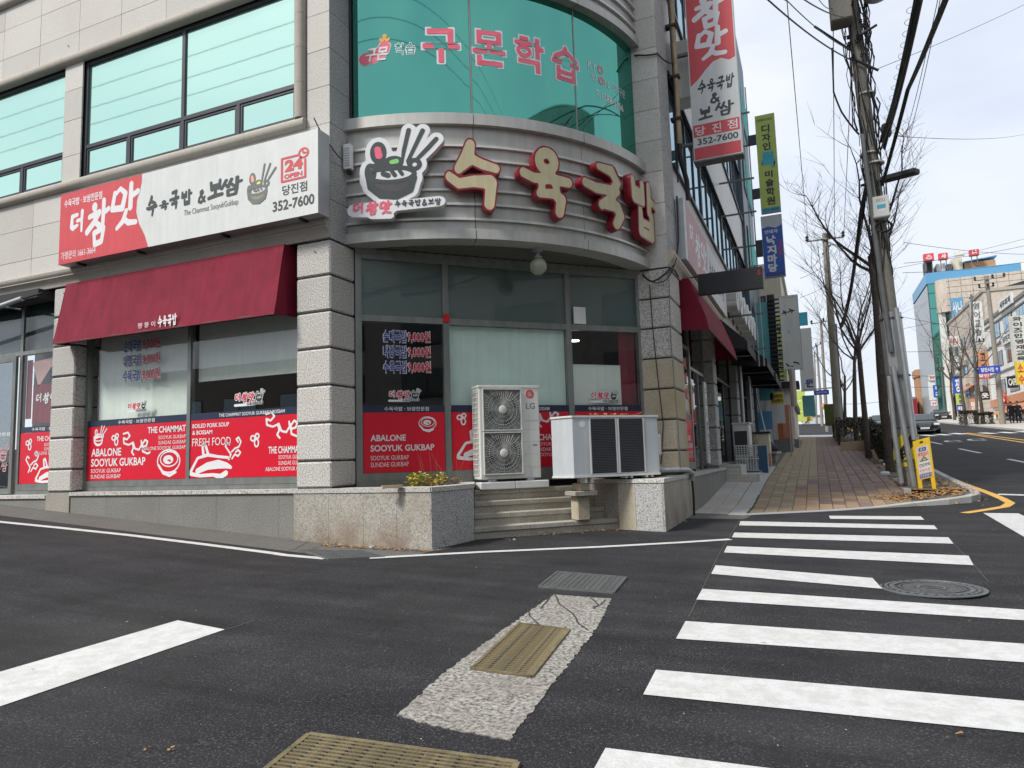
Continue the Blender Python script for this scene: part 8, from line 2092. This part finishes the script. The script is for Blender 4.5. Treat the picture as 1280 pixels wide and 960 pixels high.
for k in (1, 2, 3):
    for y in np.arange(63, 86, 5.0): fwin(FWB, wbld, -(y + 3.4), -y, zA[k] + .6, zA[k] + 2.1, 'glass_sky' if k == 3 else 'car_glass', 'frame_dark', 3)
MB().box(FWB, -89.5, -60, zA[1] - .5, zA[1] + .3, .01, .20).build('orange_fascia', 'orange_panel', wbld)
MB().prism([(XB - .01, 62, zA[1] - .6), (XB - .01, 84, zA[1] - .6), (XB - 1.5, 84, zA[1] - 1.5), (XB - 1.5, 62, zA[1] - 1.5)], (0, 0, .05)).build('awning', 'orange_panel', wbld)
for y in np.arange(61, 87, 4.0): fwin(FWB, wbld, -(y + 3.3), -y, G(XB, y) + .3, zA[1] - .8, 'car_glass', 'frame_dark', 3)
for y in np.arange(60.5, 89, 6): MB().box(FWB, -(y + .3), -y, G(XB, 70) - 1, zA[1] - .6, .0, .12).build('pillar', 'beige_stone', wbld)
for z in (zA[2] - .1, zA[3] - .1, zt - .6): MB().box(FWB, -89.5, -60, z, z + .18, .01, .10).build('ledge', 'grey_wall', wbld)
# cream stone building left of it
zc = at_x(1203, 385, XB).z
cbl = blk('stone_building', 'beige_stone', XB + .25, 34, 90, 112, at_x(1232, 352, XB).z * .97, 'beige stone faced building with balconies, left of the white building', 'moulding_stone')
FWc = FW(XB + .25)
ctop = at_x(1232, 352, XB).z * .97
for k, z in enumerate(np.arange(7.2, ctop - 2.2, 2.9)):
    for y in np.arange(92, 108, 5.0): fwin(FWc, cbl, -(y + 2.6), -y, z, z + 1.7, 'glass_sky' if k % 2 else 'car_glass')
mb = MB()
for z in np.arange(4, ctop, .65): mb.box(FWc, -111.9, -90.1, z, z + .03, .0, .012)
mb.build('joints', 'moulding_stone', cbl)
for z in (9.4, 12.3): MB().box(FWc, -110, -104, z - .9, z, .0, .9).build('balcony', 'beige_stone', cbl)
MB().prism([(XB + .24, 97, 8.6), (XB + .24, 104, 8.6), (XB - 1.2, 104, 7.6), (XB - 1.2, 97, 7.6)], (0, 0, .05)).build('awning', 'orange_panel', cbl)
# green glass building at the back
YG = 114.0
gx0 = at_y(1163, 400, YG).x; gx1 = gx0 + 24; gt = at_y(1165, 341, YG).z
gbl = thing('glass_building', (gx0, YG, G(gx0, YG)), 'tall green glass building with a blue roof band and a curved stone panel', 'building')
MB().box(WF, gx0, gx1, YG, YG + 15, 0, gt - 1.6).build('wall', 'glass_far', gbl)
MB().box(WF, gx0 - .1, gx0 + 11.2, YG - .12, YG + 15.1, gt - 1.55, gt).build('blue_band', 'sky_blue_panel', gbl); MB().box(WF, gx0 + 12, gx1, YG - .12, YG + 15.1, gt - 1.2, gt + .5).build('blue_band', 'sky_blue_panel', gbl)
MB().box(WF, gx0 + 11.21, gx0 + 11.95, YG - .15, YG + .5, 8, gt + .2).build('white_fin', 'white_wall', gbl)
FG = Fr((gx0, YG, 0), (1, 0, 0), (0, 0, 1)); mb = MB()
for i in range(16): mb.box(FG, i * 1.0 + .0, i * 1.0 + .07, 3, gt - 1.6, .0, .06)
for z in np.arange(3, gt - 1, 2.2): mb.box(FG, 0, 23, z, z + .07, .0, .05)
mb.build('mullions', 'frame_dark', gbl)
MB().box(WF, gx0 - .05, gx0 + .0, YG + .1, YG + 15, 3, gt - 1.8).build('side_cladding', 'galv', gbl)
pts = [(.9 + 1.2 * (1 - math.cos(t_)), math.sin(t_) * 1.3) for t_ in np.linspace(0, math.pi / 2, 7)]
zb_ = at_y(1175, 392, YG).z; zu = at_y(1175, 357, YG).z - .6
P = [(gx0 + x, YG - .02 - yy) for x, yy in pts] + [(gx0 + 14, YG - 1.32), (gx0 + 14, YG - .02)]
MB().prism([(x, y, zb_) for x, y in P], (0, 0, zu - zb_ + 1.2)).build('stone_panel', 'beige_stone', gbl)
mb = MB(); 
for z in np.arange(zb_ + .8, zu + 1, .85): mb.box(WF, gx0 + 2.1, gx0 + 14, YG - 1.34, YG - 1.325, z, z + .05)
for x in np.arange(2.4, 14, 1.4): mb.box(WF, gx0 + x, gx0 + x + .05, YG - 1.34, YG - 1.325, zb_, zu + 1.2)
mb.build('joints', 'grey_wall', gbl)
MB().box(WF, gx0 + 3.2, gx0 + 15, YG - .7, YG - .05, 5, zb_ + 1.0).build('stone_panel', 'beige_stone', gbl)
MB().box(WF, gx0 + 1.0, gx0 + 1.8, YG - .5, YG - .04, 4, zb_).build('column', 'white_wall', gbl); MB().box(WF, gx0 + 2.3, gx0 + 2.6, YG - .5, YG - .04, 4, zb_).build('column', 'galv', gbl)
MB().prism([(gx0 + 4.6, YG - 1.4, zb_ + 1.6), (gx0 + 12, YG - 1.4, zb_ + 3.4), (gx0 + 12, YG - 1.4, zb_ + .4), (gx0 + 6.2, YG - 1.4, zb_ - .2)], (0, .06, 0)).build('recess', 'frame_dark', gbl)
# rooftop letters
RL = 'red rooftop sign boxes of the glass building'
for (px0, px1, py0, py1, ch, lab) in ((1155, 1167, 316, 326, '♨', 'leftmost red rooftop box with a white steam mark'), (1174, 1184.5, 315.5, 324.5, '사', 'middle red rooftop box with a white Korean letter'), (1212.5, 1223.5, 311, 319.5, '나', 'rightmost red rooftop box with a white Korean letter')):
    a = at_y(px0, py1, YG - .5); b = at_y(px1, py0, YG - .5); F = Fr((a.x, YG - .5, a.z), (1, 0, 0), (0, 0, 1))
    t = thing('rooftop_sign', (a.x, YG, a.z), lab, 'sign', RL); MB().box(F, 0, b.x - a.x, 0, b.z - a.z, -.8, 0).build('box', 'sign_red', t)
    wd, hh = b.x - a.x, b.z - a.z
    if ch == '♨':
        mb = MB(); put_blob(mb, F, 'spa', [S((6, 40, 6), (14, 14, 6), (50, 4, 6), (86, 14, 6), (94, 40, 6)), S((30, 36, 5), (34, 56, 5), (28, 74, 5)), S((50, 36, 5), (54, 60, 5), (48, 82, 5)), S((70, 36, 5), (74, 56, 5), (68, 74, 5))], wd * .2, hh * .15, wd * .6 / 100, hh * .7 / 90, z=.02); mb.build('mark', 'sticker_white', t, recalc=False)
    else: text(F, ch, wd * .25, hh * .12, wd * .8, hh * .88, 'sticker_white', t, z=.02, bold=.05)
    for f_ in (.2, .8): MB().tube([F.p(wd * f_, 0, -.4), F.p(wd * f_, -1.4, -.4)], .06, 5).build('leg', 'iron', t)
a = at_y(1193, 321, YG); b = at_y(1205, 314, YG); t = thing('rooftop_sign', (a.x, YG, a.z), 'pale blank rooftop box between the red ones', 'sign'); MB().box(Fr((a.x, YG - .5, a.z), (1, 0, 0), (0, 0, 1)), 0, b.x - a.x, 0, b.z - a.z, -.6, 0).build('box', 'ac_white', t)
ph = thing('rooftop_plant', (gx0 + 3, YG + 3, gt), 'cooling units and a small red penthouse on the roof of the glass building', 'roof equipment')
for (x0, x1, h_, mt) in ((.2, 1.0, 2.2, 'black_metal'), (1.5, 2.6, 1.4, 'white_wall'), (2.7, 3.4, 1.2, 'coil_grey'), (3.5, 4.7, 1.9, 'cream_wall'), (4.9, 8.6, 1.1, 'brick_orange')): MB().box(WF, gx0 + x0, gx0 + x1, YG + 1, YG + 4, gt - .3, gt + h_).build('unit', mt, ph)
MB().prism([(gx0 + 4.8, YG + .8, gt + 1.11), (gx0 + 8.8, YG + .8, gt + 1.5), (gx0 + 8.8, YG + 4, gt + 1.5), (gx0 + 4.8, YG + 4, gt + 1.11)], (0, 0, .15)).build('roof', 'sky_blue_panel', ph)
# brick tower and other low things in the distance
bt_ = at_y(1145, 462, 130); bt2 = at_y(1157, 470, 130)
bk = blk('brick_tower', 'brick_orange', bt_.x, bt2.x + .3, 130, 134, bt_.z - 1.2, 'narrow orange brick tower block with a red top, left of the glass building', 'sign_red'); MB().box(WF, bt_.x - .15, bt2.x + .45, 129.8, 134.2, bt_.z - 1.15, bt_.z).build('red_top', 'brick_orange', bk)
hs = blk('low_house', 'grey_wall', at_y(1132, 500, 128).x, at_y(1146, 500, 128).x, 128, 135, at_y(1138, 499, 128).z, 'low grey house behind the leaning utility pole at the end of the road', 'grey_wall')
tag(MB().prism([(at_y(1139, 500, 126).x, 126, 5), (at_y(1146, 500, 126).x, 126, 5), (at_y(1146, 500, 126).x, 126, at_y(1146, 497, 126).z), (at_y(1139, 500, 126).x, 126, at_y(1139, 501, 126).z)], (0, .4, 0)).build('red_shed', 'letter_rim'), 'small red shed front left of the orange brick tower', 'shed')
dh = blk('distant_block', 'ac_grey', at_d(1006, 520, 150).x, at_d(1028, 520, 150).x, 152, 165, at_d(1010, 524, 150).z, 'long low grey building at the end of the pavement', 'grey_wall')
fwin(FY(151.98), dh, at_d(1012, 530, 150).x, at_d(1024, 530, 150).x, at_d(1012, 543, 150).z, at_d(1012, 536, 150).z, 'sign_white', 'frame_grey', 3)
gsn = at_d(1001, 530, 90); t = thing('green_shop_sign', gsn, 'bright green shop hoarding at the far end of the pavement', 'sign')
for k in range(3): MB().box(Fr((gsn.x - .35, gsn.y, G(0, gsn.y) + .6 + k * 1.35), (1, 0, 0), (0, 0, 1)), 0, 1.1, 0, 1.25, -.3, 0).build('panel', 'sign_lime', t)
gsn = at_d(1008, 530, 95); tag(MB().box(Fr((gsn.x - .3, gsn.y, G(0, gsn.y) + .6), (1, .6, 0), (0, 0, 1)), 0, 1.3, 0, 3.0, -.3, 0).build('yellow_hoarding', 'yellow_paint'), 'yellow hoarding just right of the bright green one', 'sign')
p = at_d(1008, 541, 92); bush('small_shrub', (p.x, p.y, G(p.x, p.y)), .12, 300, 'brown shrub below the yellow hoarding', seed=19, sx=.7, sy=.5, sz=1.6, mat='leaf_dry')
p = at_d(1030.5, 508, 80); tag(MB().lathe(p, [(.25, -.35), (.32, 0), (.25, .35)], 10).build('round_orange_sign', 'orange_panel'), 'small orange lantern shaped sign hanging by the distant poles', 'sign')
tag(MB().box(WF, .55, 1.55, 47.2, 48.2, G(1, 47) + 1.0, G(1, 47) + 2.3).build('green_bin', 'moss'), 'olive green container behind the hedge beside the second utility pole', 'container')
sheet((-1.3, 52.6), (2.9, 52.6), (2.9, 57), (-1.3, 57), 'driveway', 'sign_white', off=.10, step=1)['kind'] = 'structure'
# signs on the far side (each its own thing)
def flat_sign(name, px0, px1, py0, py1, X=None, D=None, mat='sign_white', label='', txt=None, tm='ink_dark', vert=False, th=.15):
    if X is not None:   # on a wall looking to -x
        a = at_x(px0, py1, X); b = at_x(px1, py0, X); F = Fr((X, max(a.y, b.y), min(a.z, b.z)), (0, -1, 0), (0, 0, 1)); wd = abs(a.y - b.y); hh = abs((at_x((px0 + px1) / 2, py0, X).z - at_x((px0 + px1) / 2, py1, X).z)); F = Fr((X, max(a.y, b.y), at_x((px0 + px1) / 2, py1, X).z), (0, -1, 0), (0, 0, 1))
    else:
        a = at_d(px0, py1, D); b = at_d(px1, py0, D); F = Fr((a.x, a.y, a.z), (1, 0, 0), (0, 0, 1)); wd = b.x - a.x; hh = b.z - a.z
    t = thing(name, F.o, label, 'sign'); MB().box(F, 0, wd, 0, hh, -th, 0).build('panel', mat, t)
    if txt:
        n = len(txt)
        if vert: L_ = [(c, wd * .25, hh * (1 - (i + .92) / n), wd * .75, hh * (1 - (i + .15) / n)) for i, c in enumerate(txt)]
        else: L_ = [(txt, wd * .1, hh * .2, wd * .9, hh * .8)]
        text(F, L_, 0, 0, 0, 0, tm, t, z=.02, bold=.03)
    return t
Xs = XB - .25
for (px0, px1, py0, py1, X, D, mt, lab, tx, tm, vt) in (
 (1248, 1264, 371, 385, Xs, None, 'sign_white', 'black lettering high on the white building', '세무회계', 'ink_dark', False),
 (1252, 1268, 415, 428, Xs, None, 'sign_white', 'second row of black lettering on the white building', '당진치과', 'ink_dark', False),
 (1266, 1281, 394, 452, None, 58, 'ac_white', 'tall pale vertical sign with black Korean letters at the right edge', '와이즈만영재교육', 'ink_dark', True),
 (1271, 1281, 452, 481, None, 57.5, 'yellow_paint', 'yellow sign with red letters under the tall pale vertical sign', '소수', 'ink_red', True),
 (1260, 1271, 470, 485, None, 60, 'black_metal', 'black shop sign with white letters over the orange fascia', 'CAFE', 'sticker_white', False),
 (1217.5, 1227, 376, 432, None, 72, 'sign_white', 'narrow white vertical sign in front of the beige stone building', '영어교습소', 'ink_grey', True),
 (1223.5, 1234.5, 439, 466, None, 72, 'orange_panel', 'orange vertical sign below the narrow white one', '고기', 'ink_dark', True),
 (1191, 1201, 444, 470, None, 84, 'ink_grey', 'dark vertical sign on the beige stone building', '오마카', 'sticker_white', True),
 (1192, 1202, 470, 492, None, 84, 'sign_blue', 'blue and white sign below the dark vertical one', '장', 'sticker_white', True),
 (1186, 1198, 420, 434, None, 86, 'sign_white', 'small white round fronted sign on the beige building', '사우나', 'ink_red', False),
 (1190, 1203, 372, 396, None, 96, 'sky_blue_panel', 'light blue sign under the curved stone panel of the glass building', '사나', 'sign_white', False),
 (1161, 1174, 469, 475, None, 100, 'sign_white', 'white strip sign at the foot of the glass building', '병원약국', 'ink_red', False),
 (1162, 1174, 476, 500, None, 100, 'sign_white', 'large white panel beside the foot of the glass building', None, None, False),
 (1167.5, 1174.5, 481, 497, None, 99, 'sign_blue', 'upright blue sign on the large white panel', '약국', 'sticker_white', True),
 (1164, 1175, 501, 507, None, 99.5, 'sign_white', 'white strip with red letters below the upright blue sign', '24시', 'ink_red', False),
 (1196, 1205, 492, 505, None, 76, 'sign_lime', 'pale green shop sign at street level', '보쌈', 'ink_dark', True),
 (1197, 1204, 506, 515, None, 76, 'road_sign_blue', 'small blue shop sign below the pale green one', '족발', 'sticker_white', False),
 (1213.5, 1224, 498, 516, None, 74, 'orange_panel', 'orange shop front panel left of the hedge', '빵집', 'sign_white', False),
 (1226, 1236, 489, 500, None, 70, 'black_metal', 'black and white shop sign right of the orange shop front', '옷', 'sticker_white', False),
 (1222, 1236, 466, 474, None, 66, 'sign_red', 'faded red banner just under the blue direction sign', '할인', 'sticker_white', False)):
    flat_sign('shop_sign', px0, px1, py0, py1, X, D, mt, lab, tx, tm, vt)
ds = flat_sign('direction_sign', 1224, 1248, 457.5, 467.5, None, 56, 'road_sign_blue', 'wide blue road direction sign over the far pavement', '당진시청 ↑', 'sticker_white', False, .06)
b = at_d(1252, 532, 58); bb = Vector((b.x, b.y, G(b.x, b.y)))
MB().tube([at_d(1247, 462, 56.2), at_d(1222, 461, 56.2)], .05, 6).build('mast_arm', 'galv', ds); MB().tube([bb, at_d(1243, 440, 57)], .10, 8).build('mast', 'galv', ds)
far_pole(1233, 345, 1254, 531, .22, .14, 'utility pole with a broad crossarm across the main road, in front of the white building', [(1218, 351, 1256, 346), (1224, 360, 1242, 358)], D=56)
far_pole(1214, 368, 1222, 528, .12, .1, 'slim pole across the main road by the narrow white vertical sign', [(1216, 428, 1230, 427)], D=66, mat='iron')
far_pole(1176, 452, 1182, 525, .13, .1, 'dark slim pole near the foot of the glass building', [(1172, 462, 1180, 462)], D=88, mat='iron')
# warning signs cluster
wsn = at_d(1256, 531, 59); b = Vector((wsn.x, wsn.y, G(wsn.x, wsn.y)))
ts = thing('traffic_sign_post', b, 'white post with two orange warning triangles, a round sign and a red disc', 'traffic sign')
MB().tube([b, b + Z * 3.3], .05, 8).build('post', 'sticker_white', ts)
def tri(cx, cy, s, par, D):
    c = at_d(cx, cy, D); P = [c + Vector((s * math.cos(a_), 0, s * math.sin(a_))) for a_ in (math.pi / 2, math.pi * 7 / 6, math.pi * 11 / 6)]; o = MB().prism(P, (0, .03, 0)).build('triangle', 'film_red', par)
    P = [c + Vector((s * .72 * math.cos(a_), -.012, s * .72 * math.sin(a_))) for a_ in (math.pi / 2, math.pi * 7 / 6, math.pi * 11 / 6)]; MB().prism(P, (0, .008, 0)).build('field', 'orange_panel', o); MB().box(WF, c.x - .04, c.x + .04, c.y - .03, c.y - .013, c.z - .12, c.z + .18).build('symbol', 'ink_dark', o)
tri(1252, 492.5, .48, ts, 58.8); tri(1257.5, 502, .42, ts, 58.75)
c = at_d(1252, 500.5, 58.7); MB().lathe(c, [(.28, 0), (.28, .03)], 20, axis=(0, -1, 0)).build('round_sign', 'film_red', ts); MB().lathe(c + Vector((0, -.031, 0)), [(.2, 0), (.2, .01)], 20, axis=(0, -1, 0)).build('field', 'sticker_white', ts); text(Fr((c.x, c.y - .045, c.z), (1, 0, 0), (0, 0, 1)), '30', -.12, -.09, .12, .09, 'ink_dark', ts)
c = at_d(1253, 510, 58.7); MB().lathe(c, [(.20, 0), (.20, .04)], 16, axis=(0, -1, 0)).build('red_disc', 'film_red', ts)
c = at_d(1251, 519, 58.5); MB().box(Fr(c, (1, 0, 0), (0, 0, 1)), -.2, .2, -.25, .25, -.03, 0).build('yellow_plate', 'yellow_plastic', ts)
c = at_d(1253, 526, 58.4); mb = MB(); MB().box(Fr(c, (1, 0, 0), (0, 0, 1)), -.22, .22, -.4, .25, -.25, 0).build('base_box', 'yellow_plastic', ts)
for k in range(3): mb.prism([c + Vector((-.22, -.01, -.35 + k * .2)), c + Vector((.22, -.01, -.2 + k * .2)), c + Vector((.22, -.01, -.1 + k * .2)), c + Vector((-.22, -.01, -.25 + k * .2))], (0, .004, 0))
mb.build('stripes', 'black_metal', ts)
# the other side of the crossing (behind the camera; seen mirrored in the glass)
ob = thing('brick_block', (24, -5, 0), 'six storey grey apartment block across the junction, behind the camera to the right', 'building')
MB().box(WF, 19, 34, -26, 20, -3, 19).build('wall', 'grey_wall', ob); F = Fr((18.99, 0, 0), (0, -1, 0), (0, 0, 1))
for z in (2, 5, 8, 11, 14):
    for y in range(-24, 18, 6): fwin(F, ob, -(y + 3.4), -y, z, z + 1.6, 'car_glass')
ob2 = thing('low_block', (-20, -22, 0), 'row of beige shop houses across the side street, behind the camera', 'building')
MB().box(WF, -45, -8, -34, -20, -3, 8.5).build('wall', 'beige_stone', ob2); MB().box(WF, -7, 12, -36, -24, -3, 11).build('wall', 'grey_wall', ob2); F = Fr((0, -19.99, 0), (-1, 0, 0), (0, 0, 1))
for x in range(-43, -10, 5):
    fwin(F, ob2, -(x + 3), -x, 4.4, 6.2, 'glass_sky'); fwin(F, ob2, -(x + 3.6), -x, .6, 2.8, 'glass_dark')
F = Fr((0, -23.99, 0), (-1, 0, 0), (0, 0, 1))
for x in range(-5, 10, 4):
    for z in (1, 4.4, 7.6): fwin(F, ob2, -(x + 2.6), -x, z, z + 1.8, 'glass_sky')
print('objects', len(bpy.data.objects))
